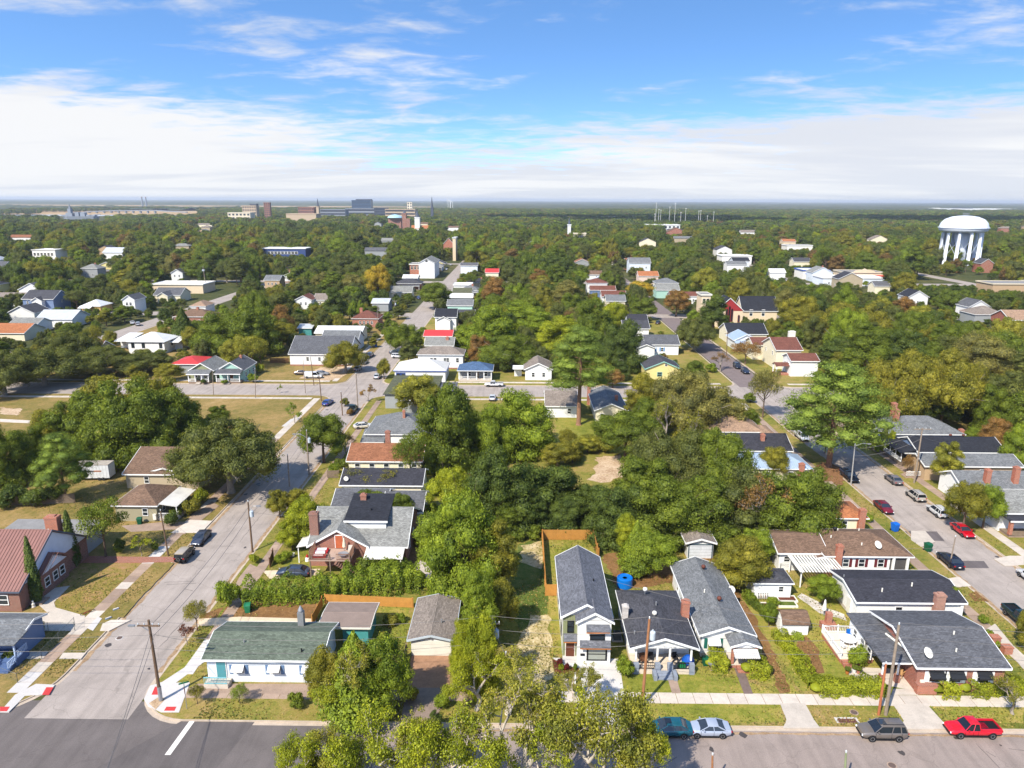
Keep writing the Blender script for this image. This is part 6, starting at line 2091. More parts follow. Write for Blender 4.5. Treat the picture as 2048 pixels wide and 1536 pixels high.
for u in (.25,.5,.75):
 window(h['o'],-h['a'] + 2 * h['a'] * u,-h['b'] - .02,1.0,1.0,1.5)
h = house('house','house with broad grey roof and cream gable beside the flat warehouse',(306,590),362,far=574,e=3.6,pitch=.5,wall='cream',roofm='midgrey')
w = house('wing','',(312,592),336,far=580,e=3.8,roof='gy',pitch=.6,wall='cream',roofm='midgrey',into=h,front=(.5,))
h = house('warehouse','long low warehouse with pale blue-white flat roof',(300,569),408,far=559,e=5.0,roof='flat',wall='stucco',roofm='flatwhite',cat='warehouse',trim=OFFW)
h = house('white_house','small white house with hip roof below the warehouse',(378,612),412,far=600,e=4.0,roof='hip',pitch=.5,wall='white',roofm='tan',front=(.3,.7))
h = house('two_storey_house','narrow white-fronted two-storey house beside the power pole',(340,546),366,far=537,e=7.0,roof='gy',pitch=.6,wall='white',roofm='slate',front=(.3,.7),wz=4.5)
h = house('apartment_building','long white two-storey building with many windows at the far left',(62,500),112,far=492,e=9,roof='flat',wall='stuccow',roofm='flatwhite',cat='building',front=(.1,.25,.4,.55,.7,.85),wz=4,wsize=(2.2,2.6),trim=OFFW)
h = house('house','white house with grey roof among the far left trees',(204,505),246,far=498,e=6,pitch=.5,wall='white',roofm='silver')
h = house('office_building','long dark blue flat-roofed building with white roof edge',(524,497),613,far=490,e=9,roof='flat',wall='navy',roofm='flatwhite',cat='building',front=(.06,.14,.22,.3,.38,.46,.54,.62,.7,.78),wz=4,wsize=(3,2.4))
h = house('house','cream two-storey house with small dormer in the trees',(527,560),560,far=552,e=6.5,pitch=.45,wall='tan',roofm='grey',front=(.25,.5,.75),wz=3.6)
h = house('house','white gabled house with purple-grey roof among trees',(588,600),624,far=590,e=4.5,roof='gy',pitch=.5,wall='white',roofm='red',front=(.35,.65),wz=2)
h = house('bungalow','cream bungalow with tan roof and white front porch',(626,600),660,far=585,e=3.8,pitch=.5,wall='cream',roofm='taupe',front=(.2,.4,.8),wz=1.4)
h = house('brick_house','red brick house with dark hip roof and brick chimney',(702,637),758,far=622,e=3.8,roof='hip',pitch=.5,wall='bricko',roofm='red',front=(.3,.45,.6,.75),wz=1.3)
add_chimney(h,-.5,.3,2.0,1.2,.9,BRICKO)
h = house('shed','little teal shed with grey roof near the long white house',(594,656),624,far=648,e=3.2,pitch=.2,wall='teal',roofm='silver',cat='shed')
h = house('house','long house with white metal roof behind the two grey-roofed rows',(628,666),724,far=655,e=3.6,pitch=.3,wall='cream',roofm='whitem')
h = house('house','grey-roofed house with pale blue gable, third of the white rows',(640,683),716,far=668,e=3.8,pitch=.5,wall='paleblue',roofm='grey')
h = house('house','white house with grey roof and blue gable, second of the rows',(628,700),704,far=684,e=3.8,pitch=.5,wall='paleblue',roofm='midgrey')
h = house('long_white_house','long white house with grey roof and red brick base beside the parking lot',(576,708),700,far=682,e=4.0,pitch=.5,wall='white',roofm='midgrey',front=(.3,.5,.7),wz=1.6,found=BRICKR)
picket_fence(P(540,726),P(578,726),'reddish board fence left of the long white house',1.7,WOODD)
# ---------------------------------------------------------------- houses along and beyond the right street, and mid distance
h = house('bungalow','cream bungalow with orange-tan hip roof and brick chimney on the right street',(1658,1036),1738,ridge=1003,e=3.0,roof='hip',pitch=.4,wall='cream',roofm='orange',front=(.42,))
chimney(h['o'],h['a'] * .72,-h['b'] - .35,-.1,4.6,1.0,.7,BRICKO)
h = house('house','house with pale blue metal hip roof and brick chimney beside the pine',(1496,937),1626,ridge=905,e=3.2,roof='hip',pitch=.42,wall='cream',roofm='bluem',front=(.68,.3),wz=1.1)
chimney(h['o'],h['a'] * .68,-h['b'] - .3,-.1,4.3,1.0,.6,BRICKO)
dish(h['o'],h['a'] * .8,-h['b'] - .3,1.6,.5)
h = house('house','house with dark blue-grey roof and mid-slope brick chimney behind the metal roof',(1444,901),1586,ridge=866,e=3.2,pitch=.42,wall='blue',roofm='dark',front=(.6,))
add_chimney(h,.25,-.4,1.6,.8,.7,BRICKO)
h = house('house','house with tan hip roof and side wing near the far crossing',(1404,863),1528,ridge=831,e=3.2,roof='hip',pitch=.42,wall='white',roofm='tan',front=(.5,))
w = house('wing','',(1520,868),1552,far=850,e=3.0,roof='hip',pitch=.35,wall='white',roofm='tan',into=h)
h = house('house','blue house with grey hip roof and two tall brick chimneys',(1782,868),1930,ridge=831,e=3.4,roof='hip',pitch=.46,wall='blue',roofm='grey',trim=WHITE,front=(.15,))
chimney(h['o'],-h['a'] * .62,-h['b'] * .1,3.5,7.6,1.0,1.0,BRICKO)
chimney(h['o'],-h['a'] * .5,h['b'] * .5,3.5,8.2,1.0,1.0,BRICKO)
w = house('wing','',(1747,862),1792,far=846,e=3.2,roof='shed',pitch=.2,wall='blue',roofm='grey',into=h)
chimney(h['o'],h['a'] + .5,-h['b'] * .7,0,4.0,.9,.8,BRICKO)
h = house('house','house with wide blue-black roof and white railed front porch',(1836,904),2012,ridge=873,e=3.3,pitch=.40,wall='blue',roofm='charcoal',left=())
t = h['o']; a,b_ = h['a'],h['b']
MB().box(-a - 3.2,-b_ + .3,-.1,-a - .02,b_ - .3,.7).build('porch_floor',OLDWOOD,t)
railing(t,(-a - 3.1,-b_ + .4),(-a - 3.1,b_ - .5),.7,m=WHITE)
for y in (-.9,-.3,.3,.9):
 inst('column',ubox(),WHITE,t,(-a - 3.0,y * (b_ - .4),.7),(.16,.16,2.2))
MB().prism([(-a - 3.6,2.8),(-a - .4,3.5),(-a - .4,3.62),(-a - 3.6,2.92)],-b_,b_,lambda p,q,d: (p,d,q)).build('porch_roof',ROOFS['charcoal'],t)
for u in (.05,.35):
 add_vent(h,u,.2,turbine=True,m=mat('rusty_vent',c(112,64,52),.7))
h = house('house','tan house with plain grey roof between the black-roofed house and white gables',(1850,932),2046,ridge=907,e=3.1,pitch=.34,wall='tan',roofm='grey',front=(.25,.6))
t = h['o']
sb = MB()
for i in range(5):
 sb.box(-h['a'] - 1.6 - .35 * i,-h['b'] + 1,-.1,-h['a'] - 1.25 - .35 * i,-h['b'] + 3,.9 - .18 * i)
sb.build('steps',CONCOLD,t)
railing(t,(-h['a'] - 3,-h['b'] + 1),(-h['a'] - .2,-h['b'] + 1),.5,m=WHITE)
h = house('house','white gabled house with grey roof and pair of slim brick chimneys',(1926,977),2110,ridge=941,e=3.3,pitch=.46,wall='white',roofm='grey')
chimney(h['o'],-h['a'] * .42,-h['b'] * .7,3,6.4,.9,.9,BRICKO)
chimney(h['o'],h['a'] * .22,-h['b'] * .7,3,6.9,.9,.9,BRICKO)
h = house('house','white house with grey roof and brick-piered porch at the right edge',(2000,1026),2150,ridge=979,e=3.4,pitch=.44,wall='white',roofm='lightgrey')
porch(h,.02,.7,2.4,e=2.9,roofm='dark',kind='flat',cols=3,colw=.5,colm=BRICKO,rail=None)
h = house('cottage','small white cottage with dark roof in the trees at the right',(1918,803),1988,ridge=783,e=3.3,pitch=.4,wall='cream',roofm='midgrey',front=(.2,.55,.65),wz=.6,wsize=(1.3,2.0))
h = house('apartment_house','cream two-storey house with red-brown roofs and small columned porches',(1552,700),1606,ridge=674,e=6.4,pitch=.42,wall='cream',roofm='red',left=(.25,.75),wz=4.0,front=())
chimney(h['o'],h['a'] * .9,h['b'] * .3,4,11,2.2,1.0,OFFW)
w = house('wing','',(1506,690),1552,ridge=674,e=5.2,pitch=.4,wall='cream',roofm='red',into=h,front=(.3,.6,.85),wz=3.2)
w = house('wing','',(1582,722),1640,ridge=706,e=5.0,pitch=.4,wall='white',roofm='red',into=h,left=(.3,.7),wz=2.5)
for px,py in ((1553,728),(1560,748)):
 p = P(px,py)
 x,y = p.x - h['o'].location.x,p.y - h['o'].location.y
 MB().prism([(-1.9,2.9),(0,3.7),(1.9,2.9),(1.9,3.05),(0,3.85),(-1.9,3.05)],x - 2.2,x + 3.5,lambda p_,q,d: (d,y + p_,q)).build('porch_roof',ROOFS['red'],h['o'])
 MB().box(x - 2,y - 1.7,-.1,x + 3.5,y + 1.7,.5).build('porch_floor',BRICKO,h['o'])
 for s in (-1,1):
  inst('column',ubox(),WHITE,h['o'],(x - 1.8,y + s * 1.5,.5),(.3,.3,2.4))
h = house('house','house with dark blue roof behind the little white metal-roofed gable',(1456,668),1536,ridge=645,e=3.8,pitch=.46,wall='cream',roofm='charcoal')
h = house('cottage','small white cottage with shiny metal gable roof and porch',(1468,681),1518,far=660,e=3.6,roof='gy',pitch=.5,wall='white',roofm='bluem',front=(.3,.7))
porch(h,0,.8,2.2,e=2.8,roofm='bluem',cols=4)
h = house('church','cream church with red gable, arched window and dark blue-grey roofs',(1484,622),1556,ridge=592,e=5.4,pitch=.95,wall='stucco',roofm='charcoal',cat='church',front=(.25,.6),wz=3,wsize=(1.5,3))
w = house('wing','',(1430,622),1488,far=606,e=7.0,roof='gy',pitch=.9,wall='stucco',roofm='charcoal',into=h)
t = h['o']
hw_,zt = w['a'],w['H']
MB().prism([(-hw_ - .1,7.1),(hw_ + .1,7.1),(0,zt - .5)],-w['b'] - .12,-w['b'] - .02,lambda p,q,d: (w['ox'] + p,w['oy'] + d,q)).build('red_gable',SID['redsid'],t)
for dx,wd_,z0,z1 in ((-1.1,1.0,2.5,8.3),(0,1.0,2.5,9.4),(1.1,1.0,2.5,8.3),(4.2,.9,2.2,5.5)):
 ring = [(-wd_ / 2,z0),(wd_ / 2,z0),(wd_ / 2,z1 - .6),(0,z1),(-wd_ / 2,z1 - .6)]
 f = MB().prism(ring,-w['b'] - .25,-w['b'] - .1,lambda p,q,d: (w['ox'] + dx + p,w['oy'] + d,q)).build('window',paint('church_red',150,30,36),t)
 MB().prism([(p * .7,z0 + .2 + (q - z0) * .94) for p,q in ring],-w['b'] - .28,-w['b'] - .251,lambda p,q,d: (w['ox'] + dx + p,w['oy'] + d,q)).build('pane',GLASS,f)
door(t,w['ox'] + w['a'] + 3,-h['b'] - .02,.2,1.8,2.6,m=paint('church_red',150,30,36))
h = house('church_tower','square cream tower beside the red-gabled church',(1402,590),1424,far=585,e=11,roof='flat',wall='stucco',roofm='flatgrey',cat='tower',front=(.3,.7),wz=7,wsize=(1.4,2.4),trim=OFFW)
h = house('house','low white house with red-brown roof left of the church tower',(1340,592),1400,ridge=583,e=4.0,pitch=.45,wall='white',roofm='red',front=(.6,.8))
h = house('house','pale yellow house with dark gable roof and mint trim near the crossing',(1290,738),1364,far=711,e=3.4,roof='gy',pitch=.42,wall='yellow',roofm='slate',trim=paint('trim_mint',160,214,200),front=(.4,),wsize=(1.6,1.4))
window(h['o'],h['a'] * .15,-h['b'] - .02,4.2,.8,1.0)
h = house('house','white house with grey roof and sky-blue shutters',(1290,689),1360,ridge=667,e=3.8,pitch=.46,wall='white',roofm='midgrey',front=(.25,.5),wz=1.3,shut=paint('shutter_sky',60,150,220))
w = house('wing','',(1274,696),1312,far=681,e=3.4,roof='gy',pitch=.4,wall='white',roofm='midgrey',into=h)
h = house('house','dark-roofed house right beside the shaded street',(1246,657),1300,ridge=640,e=3.6,pitch=.46,wall='white',roofm='slate')
h = house('house','dark-roofed house second up the shaded street',(1254,640),1296,ridge=628,e=3.6,pitch=.46,wall='paleblue',roofm='dark')
h = house('house','grey-roofed house with gable up the shaded street',(1212,602),1252,ridge=588,e=4.4,pitch=.46,wall='cream',roofm='grey')
h = house('house','house with red-brown roof and slate gable above the woods',(1180,580),1232,ridge=571,e=4.6,pitch=.5,wall='blue',roofm='red')
h = house('house','white two-storey house with red tile hip roof in the woods',(1174,566),1216,far=558,e=7.5,roof='hip',pitch=.4,wall='white',roofm='red',front=(.2,.5,.8),wz=4)
h = house('house','white two-storey house with grey-blue hip roof and blue shutters',(1312,566),1358,ridge=553,e=7.0,roof='hip',pitch=.4,wall='cream',roofm='grey',front=(.3,.55,.8),wz=4,shut=paint('shutter_sky',60,150,220))
h = house('house','mint house with small gable below the grey-blue hip roof',(1312,580),1360,ridge=568,e=4.5,pitch=.5,wall='mint',roofm='lightgrey')
h = house('house','pink house with tan roof among the middle trees',(1277,552),1318,ridge=542,e=5,pitch=.45,wall='pink',roofm='orange')
h = house('house','pale blue two-storey house with dormers among dark trees',(1258,526),1302,ridge=515,e=8,pitch=.5,wall='paleblue',roofm='grey',front=(.2,.5,.8),wz=4)
h = house('bungalow','white bungalow with brown gable roof across the second street',(1048,739),1106,far=710,e=3.4,roof='gy',pitch=.46,wall='white',roofm='taupe',front=(.3,.7))
h = house('carport','tiny white carport at the left of the white bungalow',(1026,737),1046,far=733,e=3.0,roof='flat',wall='white',roofm='flatwhite',cat='carport',pin=2)
h = house('house','low white house with taupe roof left of the tall pine',(1090,812),1157,ridge=781,e=3.1,pitch=.4,wall='white',roofm='taupe',front=(.75,))
h = house('house','cream house with blue-grey gable roof right of the tall pine',(1189,821),1257,far=783,e=3.2,roof='gy',pitch=.42,wall='cream',roofm='grey',front=(.2,.8))
add_chimney(h,.45,-.35,1.6,.7,.7,BRICKO)
chimney(h['o'],-h['a'] - .3,h['b'] * .85,0,5.4,.8,.8,BRICKO)
h = house('shop','white corner shop with ribbed hip roof and bright blue trim',(786,741),893,ridge=717,e=3.6,roof='hip',pitch=.4,wall='white',roofm='whitec',trim=paint('trim_blue',40,90,190),cat='shop',front=(.08,.16),wsize=(1.6,1.8),winm=paint('trim_blue',40,90,190))
h = house('house','long white house with taupe hip roof behind the blue-trimmed shop',(833,709),928,ridge=692,e=4.8,roof='hip',pitch=.42,wall='white',roofm='taupe',front=(.3,.38,.6,.66,.88),wz=2.2,wsize=(1.0,1.5),found=BRICKR)
h = house('cottage','white cottage with blue hip roof and full white porch',(914,741),986,ridge=723,e=3.4,roof='hip',pitch=.42,wall='grey',roofm='blue',front=(.3,.8),front_door=.55,pin=2.4,wsize=(1.4,1.6))
t = h['o']; a,b_ = h['a'],h['b']
MB().box(-a,-b_ - .1,-.1,a,-b_ + 2.4,.55).build('porch_floor',CONC,t)
for x in (-1,-.45,.1,.55,1):
 inst('column',ubox(),WHITE,t,(x * (a - .15),-b_ + .1,.55),(.25,.25,2.7))
railing(t,(-a,-b_ + .05),(a * .05,-b_ + .05),.55,m=WHITE)
railing(t,(a * .5,-b_ + .05),(a,-b_ + .05),.55,m=WHITE)
h = house('flat_building','low block with dark olive flat roof at the crossing corner',(766,788),872,far=754,e=4.0,roof='shed',pitch=.03,wall='grey',roofm='olive',cat='building',trim=paint('trim_dark',80,84,88))
w = house('wing','',(800,800),905,far=766,e=3.6,roof='shed',pitch=.02,wall='grey',roofm='midgrey',into=h)
h = house('house','low house with flat salmon-red roof beside the left street',(846,672),905,ridge=659,e=3.6,pitch=.25,wall='cream',roofm='redflat')
h = house('house','house with grey-green roof in front of the salmon-red roof',(848,691),908,ridge=674,e=3.6,pitch=.4,wall='cream',roofm='lightgrey')
add_chimney(h,.5,-.3,1.4,1,.8,BRICKO)
h = house('house','white two-storey house with slate gable roofs beside the left street',(868,634),914,ridge=613,e=6.5,pitch=.5,wall='white',roofm='charcoal')
w = house('wing','',(872,640),902,far=630,e=5.5,roof='gy',pitch=.5,wall='white',roofm='charcoal',into=h)
h = house('house','pale green house with grey roof, nearest of the stacked roofs',(893,611),946,ridge=597,e=4.2,pitch=.4,wall='mint',roofm='grey')
h = house('house','house with white roof, second of the stacked roofs',(898,595),946,ridge=587,e=4.2,pitch=.3,wall='white',roofm='whitem')
h = house('house','house with olive-brown roof, third of the stacked roofs',(904,586),944,ridge=572,e=4.2,pitch=.4,wall='cream',roofm='olive')
h = house('house','white flat-roofed house, farthest of the stacked roofs',(906,570),944,far=560,e=5,roof='flat',wall='white',roofm='flatwhite')
h = house('shop','two-storey red brick corner shop with white gabled upper front',(818,529),864,far=521,e=9,roof='flat',wall='bricko',roofm='flatgrey',cat='shop',front=(.1,.25,.4,.6,.75),wz=5.5,wsize=(1.6,2.4),trim=OFFW)
w = house('wing','',(836,526),870,far=519,e=10.5,roof='gy',pitch=.5,wall='white',roofm='lightgrey',into=h,front=(.5,),wz=11,wsize=(2,2))
h = house('warehouse','white-roofed low building left of the street near the brick shop',(804,556),836,ridge=548,e=5,roof='gx',pitch=.3,wall='grey',roofm='whitem',cat='warehouse')
h = house('house','low pair of white metal-roofed sheds by the left street',(742,606),778,ridge=594,e=4,pitch=.3,wall='grey',roofm='silver')
h = house('house','white gabled house with grey-blue roof near the far brick shop',(920,531),956,ridge=525,e=6,pitch=.5,wall='paleblue',roofm='midgrey')
h = house('pavilion','open pavilion with bright red roof among the trees',(970,545),998,ridge=537,e=5,pitch=.4,wall='cream',roofm='redflat',cat='pavilion')
h = house('church','brick church with steep red gable and cream tower half hidden by trees',(886,488),908,far=482,e=9,roof='gy',pitch=1.1,wall='bricko',roofm='red',cat='church')
w = house('wing','',(904,476),912,far=474,e=20,roof='flat',wall='stucco',roofm='flatgrey',into=h)
h = house('shop','white shop with bright blue awnings near the water tower road',(1606,541),1660,far=535,e=6,roof='flat',wall='stuccow',roofm='flatwhite',cat='shop',trim=paint('trim_blue',40,90,190),front=())
for u in (.2,.75):
 MB().prism([(0,4.3),(-2.2,3.0),(-2.2,2.6),(0,3.9)],h['a'] * (2 * u - 1) - 5 * u - 1,h['a'] * (2 * u - 1) + 4,lambda p,q,d: (d,-h['b'] + p,q)).build('awning',paint('awning_blue',20,110,210),h['o'])
h = house('shop','cream shop with curved parapet and red awnings',(1688,545),1768,far=538,e=6,roof='flat',wall='stucco',roofm='flatgrey',cat='shop',trim=CREAM)
for u in (.35,.72,.9):
 MB().prism([(0,4.3),(-2,3.2),(-2,2.8),(0,3.9)],h['a'] * (2 * u - 1) - 3,h['a'] * (2 * u - 1) + 3,lambda p,q,d: (d,-h['b'] + p,q)).build('awning',paint('awning_red',200,60,50),h['o'])
MB().prism([(-8,6),(8,6),(6,7.4),(2,7.8),(0,8.8),(-2,7.8),(-6,7.4)],-.3,.1,lambda p,q,d: (p,-h['b'] + d,q)).build('parapet',SID['stucco'],h['o'])
h = house('warehouse','long white low building in front of the awning shops',(1646,556),1768,far=550,e=5,roof='flat',wall='paleblue',roofm='flatwhite',cat='warehouse',front=(.1,.3,.5,.7))
h = house('house','house with dark grey gables below the awning shops',(1750,572),1782,ridge=562,e=4.5,pitch=.5,wall='cream',roofm='midgrey')
h = house('house','white gabled house with dark roof below the water tower road',(1816,594),1858,far=582,e=5.5,roof='gy',pitch=.6,wall='white',roofm='charcoal',front=(.5,),wz=2)
h = house('house','white gabled house with dark roof at the far right',(1938,614),1982,far=602,e=6,roof='gy',pitch=.6,wall='white',roofm='midgrey')
h = house('house','house with brown hip roof in front of the far right white gable',(1950,629),2012,far=617,e=4.5,roof='hip',pitch=.5,wall='grey',roofm='taupe')
h = house('house','pale roof of a building cut by the right edge',(2020,640),2090,far=628,e=5,roof='gx',pitch=.5,wall='brick',roofm='tan')
h = house('warehouse','long tan brick school building at the right edge',(1986,568),2110,far=562,e=7,roof='flat',wall='tan',roofm='flatgrey',cat='building',trim=CREAM)
h = house('house','red brick gabled house behind the water tower legs',(1962,527),1988,far=522,e=7,roof='gy',pitch=.7,wall='brick',roofm='slate')
h = house('house','white house in the trees left of the awning shops',(1540,545),1572,ridge=537,e=5,pitch=.5,wall='white',roofm='flatwhite')
h = house('house','white gabled house with dark roof in a clearing of trees',(1588,523),1622,ridge=515,e=5.5,pitch=.5,wall='cream',roofm='slate')
h = house('house','white house with black roof and blue walls beside tall poles',(1466,522),1500,ridge=514,e=6.5,pitch=.4,wall='paleblue',roofm='charcoal')
h = house('warehouse','row of flat white roofs beside the tall poles',(1444,512),1504,far=506,e=7,roof='flat',wall='stuccow',roofm='flatwhite',cat='warehouse')
h = house('shop','orange-red roofed shop in the trees at the right',(1566,483),1592,ridge=478,e=7,pitch=.4,wall='stucco',roofm='orange',cat='shop')
h = house('warehouse','pale long roof in the far right trees',(1574,491),1626,far=486,e=6,roof='flat',wall='stuccow',roofm='flatgrey',cat='warehouse')
# ---------------------------------------------------------------- the other houses along the grid, roofs showing between the trees
rs = random.Random(19)
AUTOH = []
def lot_house(x,y,wd,dp,e,kind,pitch,wall,roofm,far=False):
 if any(f[0] - 3 < x + wd / 2 and f[2] + 3 > x - wd / 2 and f[1] - 3 < y + dp and f[3] + 3 > y for f in FOOT):
  return
 q = proj((x - wd / 2,y,e))
 if q[0] < -60 or q[0] > 2090 or (1760 < q[0] < 2020 and 480 < q[1] < 575):
  return
 h = house('house','auto',q,None,depth=dp,width=wd,e=e,roof=kind,pitch=pitch,wall=wall,roofm=roofm,front=() if far else (.25,.7),wz=1.2,left=() if far else (.5,),fasc=not far)
 if not far and rs.random() < .4:
  add_chimney(h,rs.uniform(-.5,.5),rs.uniform(-.3,.3),1.5,.9,.8,BRICKO)
 if not far and kind != 'gx' and rs.random() < .5:
  porch(h,.05,.95,2.2,e=2.7,roofm=roofm,cols=3,rail=None)
 AUTOH.append((h,wall,roofm))
WN = ['white','white','white','cream','paleblue','grey','beige','brick','yellow','mint','tan']
RN = ['grey','midgrey','slate','lightgrey','brown','taupe','red','dark','lightgrey','silver','rust']
for sx in (-394,-278,-162,-46.5,69.5,185,301):
 for side in (-1,1):
  y = 216 + rs.uniform(0,8)
  while y < 620:
   dp = rs.uniform(10,13)
   if not any(abs(y + dp / 2 - sy) < 16 for sy in SY):
    wd = rs.uniform(11,18)
    if rs.random() < .42:
     lot_house(sx + side * (13 + wd / 2),y,wd,dp,rs.choice((3.4,3.6,4.0,6.2)),rs.choice(('gx','gx','hip','gy')),rs.uniform(.38,.55),rs.choice(WN),rs.choice(RN))
   y += dp + rs.uniform(5,12)
n0 = len(AUTOH)
k = 0
while k < 46:
 y = math.sqrt(rs.uniform(640 ** 2,1500 ** 2))
 x = rs.uniform(-.72,.72) * y
 k += 1
 lot_house(x,y,rs.uniform(14,30),rs.uniform(10,16),rs.choice((5,6.5,8)),rs.choice(('gx','gy','hip')),.45,rs.choice(['grey','beige','cream','tan','white','brick']),rs.choice(RN),True)
# ---------------------------------------------------------------- poles, wires, signs
POLEW = mat('pole_wood',c(120,96,76),.95,var=.25,vscale=2)
POLEG = mat('pole_grey',c(158,142,126),.95,var=.25,vscale=2)
POLEO = mat('pole_new',c(176,122,84),.95,var=.2,vscale=2)
POLEC = mat('pole_metal',c(176,174,170),.6,var=.1)
CERAM = mat('insulator',c(200,206,210),.3)
XF = mat('transformer',c(196,206,214),.4,var=.05)
TOPS = {}
def pole(key,bx,by,tx,ty,label,m=POLEW,r=.16,arm=0,armz=.6,xf=0,lamp=None,band=False,name='utility_pole'):
 b = P(bx,by)
 h = rise_to(b,ty)
 s = pxm((b.x,b.y,h))
 dx = (tx - proj((b.x,b.y,h))[0]) / s
 dx = max(-1.2,min(1.2,dx))
 t = thing(name,label,'utility pole',(b.x,b.y,0),0)
 MB().tube([(0,0,-.3),(dx * .5,0,h * .5),(dx,0,h)],[r,r * .85,r * .68],9).build('shaft',m,t,uv=False)
 if arm:
  o = MB().box(-arm / 2,-.06,-.06,arm / 2,.06,.08).build('crossarm',m,t,(dx,-.16,h - armz))
  for k in (-1,-.4,.4,1):
   MB().lathe([(.03,0),(.06,.08),(.05,.16),(.07,.2),(.02,.26)],8).build('insulator',CERAM,t,(dx + k * arm * .46,-.16,h - armz + .08))
 else:
  MB().lathe([(.04,0),(.08,.1),(.06,.18),(.09,.24),(.02,.32)],8).build('insulator',CERAM,t,(dx,0,h))
 for i in range(xf):
  x = dx + (.42 if i == 0 else -.42)
  q = MB().lathe([(.08,-.05),(.28,0),(.3,.1),(.3,.85),(.26,.95),(.1,1.0)],14).build('transformer',XF,t,(x,-.05,h - 2.4),smooth_=False)
  MB().lathe([(.05,1.0),(.07,1.1),(.03,1.25)],8).build('bushing',CERAM,q)
 if lamp:
  lx = lamp
  MB().tube([(dx * .8,0,h - 1.4 if name == 'utility_pole' else h - .2),(dx + lx * .5,-.1,h - .6 if name == 'utility_pole' else h + .35),(dx + lx,-.15,h - .6 if name == 'utility_pole' else h + .3)],.045,6).build('lamp_arm',GREYM,t,uv=False)
  q = MB().box(-.35,-.12,-.08,.35,.12,.08).build('lamp_head',GREYM,t,(dx + lx,-.15,h - .6 if name == 'utility_pole' else h + .3))
  MB().box(-.25,-.09,-.12,.25,.09,-.08).build('lens',LAMPW,q)
 if band:
  MB().tube([(0,0,.1),(0,0,1.8)],r * 1.12,9).build('wrap',GREYM,t,uv=False)
 TOPS[key] = (Vector((b.x + dx,b.y,h)),arm)
 return t
pole('p1',322,1402,297,1240,'tall leaning wooden pole with metal wrap on the street corner',arm=2.4,r=.19,band=True,lamp=-1.8)
pole('p2',505,1103,496,1004,'wooden pole carrying a white transformer on the left street',xf=1,lamp=1.6)
pole('p3',337,1112,321,1022,'slim dark wooden pole beside the open-top car',r=.13)
pole('p4',618,948,613,862,'grey pole with curved street lamp beside the left street tree',POLEG,lamp=-2.4,xf=1)
pole('p5',579,972,575,911,'short grey pole at the shaded bend of the left street',POLEG,r=.13)
pole('p6',685,830,682,784,'short dark pole in front of the crossing',r=.14)
pole('p7',716,818,712,748,'tall grey pole beside the green pickup at the crossing',POLEG)
pole('p8',643,802,638,750,'dark pole beside the blue parked car',r=.14)
pole('p9',611,786,606,720,'pale slim pole left of the white van',POLEG,r=.1)
pole('p10',628,770,621,714,'dark slim pole right of the white van',r=.13)
pole('p11',1284,1413,1299,1238,'tall yellowish pole in front of the dark bungalow',POLEO,r=.18,xf=1)
pole('p12',1771,1430,1798,1250,'tall weathered pole in front of the brick house with grey roof',POLEG,r=.19)
pole('p13',1757,1430,1772,1328,'shorter reddish pole beside the weathered pole',mat('pole_red',c(190,116,78),.95,var=.2),r=.15)
pole('p14',988,1372,985,1236,'grey pole with two transformers among the trees left of the straw strip',POLEG,xf=2,arm=1.6)
pole('p15',1013,1398,1012,1307,'short grey service pole beside the straw strip',POLEG,r=.1)
pole('p16',1828,966,1845,856,'wooden pole with wide crossarm beside the black-roofed house',POLEG,arm=3.2,armz=.2,xf=0,r=.18)
pole('p17',1702,968,1710,890,'street lamp pole next to the black pickup',POLEC,r=.13,lamp=2.6,name='street_lamp')
pole('p18',1899,1133,1911,1074,'thin grey pole beside the black car on the right street',POLEG,r=.11)
pole('p19',1424,1580,1425,1511,'top of a yellowish pole at the bottom edge, left of the other',POLEO,r=.13)
pole('p20',1688,1580,1692,1506,'top of a mossy green pole at the bottom edge',mat('pole_moss',c(150,160,120),.95),r=.13)
pole('p21',427,790,425,742,'slim pole on the verge in front of the porch cottages',POLEG,r=.1)
pole('p22',511,796,510,738,'slim pole on the verge right of the porch cottages',POLEG,r=.1)
pole('p23',1453,712,1455,664,'wooden pole beside the shaded brick street',POLEW,arm=2.0,r=.15)
pole('p24',413,582,406,534,'power pole with transformers left of the big green wood',POLEG,xf=2,r=.2)
pole('p25',553,548,551,522,'power pole with transformers in the far trees',POLEG,xf=2,r=.25)
pole('p26',1878,620,1880,586,'slim grey pole among the right trees',POLEG,r=.16)
pole('p27',1280,610,1282,580,'pole with crossarm over the middle trees',POLEG,arm=3,r=.18)
pole('p28',866,548,866,520,'pole in front of the red brick corner shop',POLEG,r=.2)
pole('p29',788,635,789,600,'pole beside the left street trees',POLEG,arm=2,xf=1,r=.16)
pole('p30',755,658,756,610,'grey pole at the end of the brick house fence',POLEG,r=.15)
pole('p31',1470,508,1470,478,'tall pole above the flat white roofs',POLEC,r=.25)
pole('p32',846,728,848,690,'dark service pole behind the blue-trimmed shop',r=.12)
WIRE = mat('cable_grey',c(120,116,114),.6)
def wire(a,b,sag,label,r=.022,n=14):
 a,b = Vector(a),Vector(b)
 o = MB()
 o.tube([a.lerp(b,i / n) - Vector((0,0,sag * 4 * (i / n) * (1 - i / n))) for i in range(n + 1)],r,4,cap=False)
 q = o.build('power_line',WIRE,None,uv=False)
 tag(q,label,'cable')
T = lambda k,dz=0.0,dx=0.0: TOPS[k][0] + Vector((dx,0,dz))
LEFTEND = T('p1') + Vector((-45,0,0))
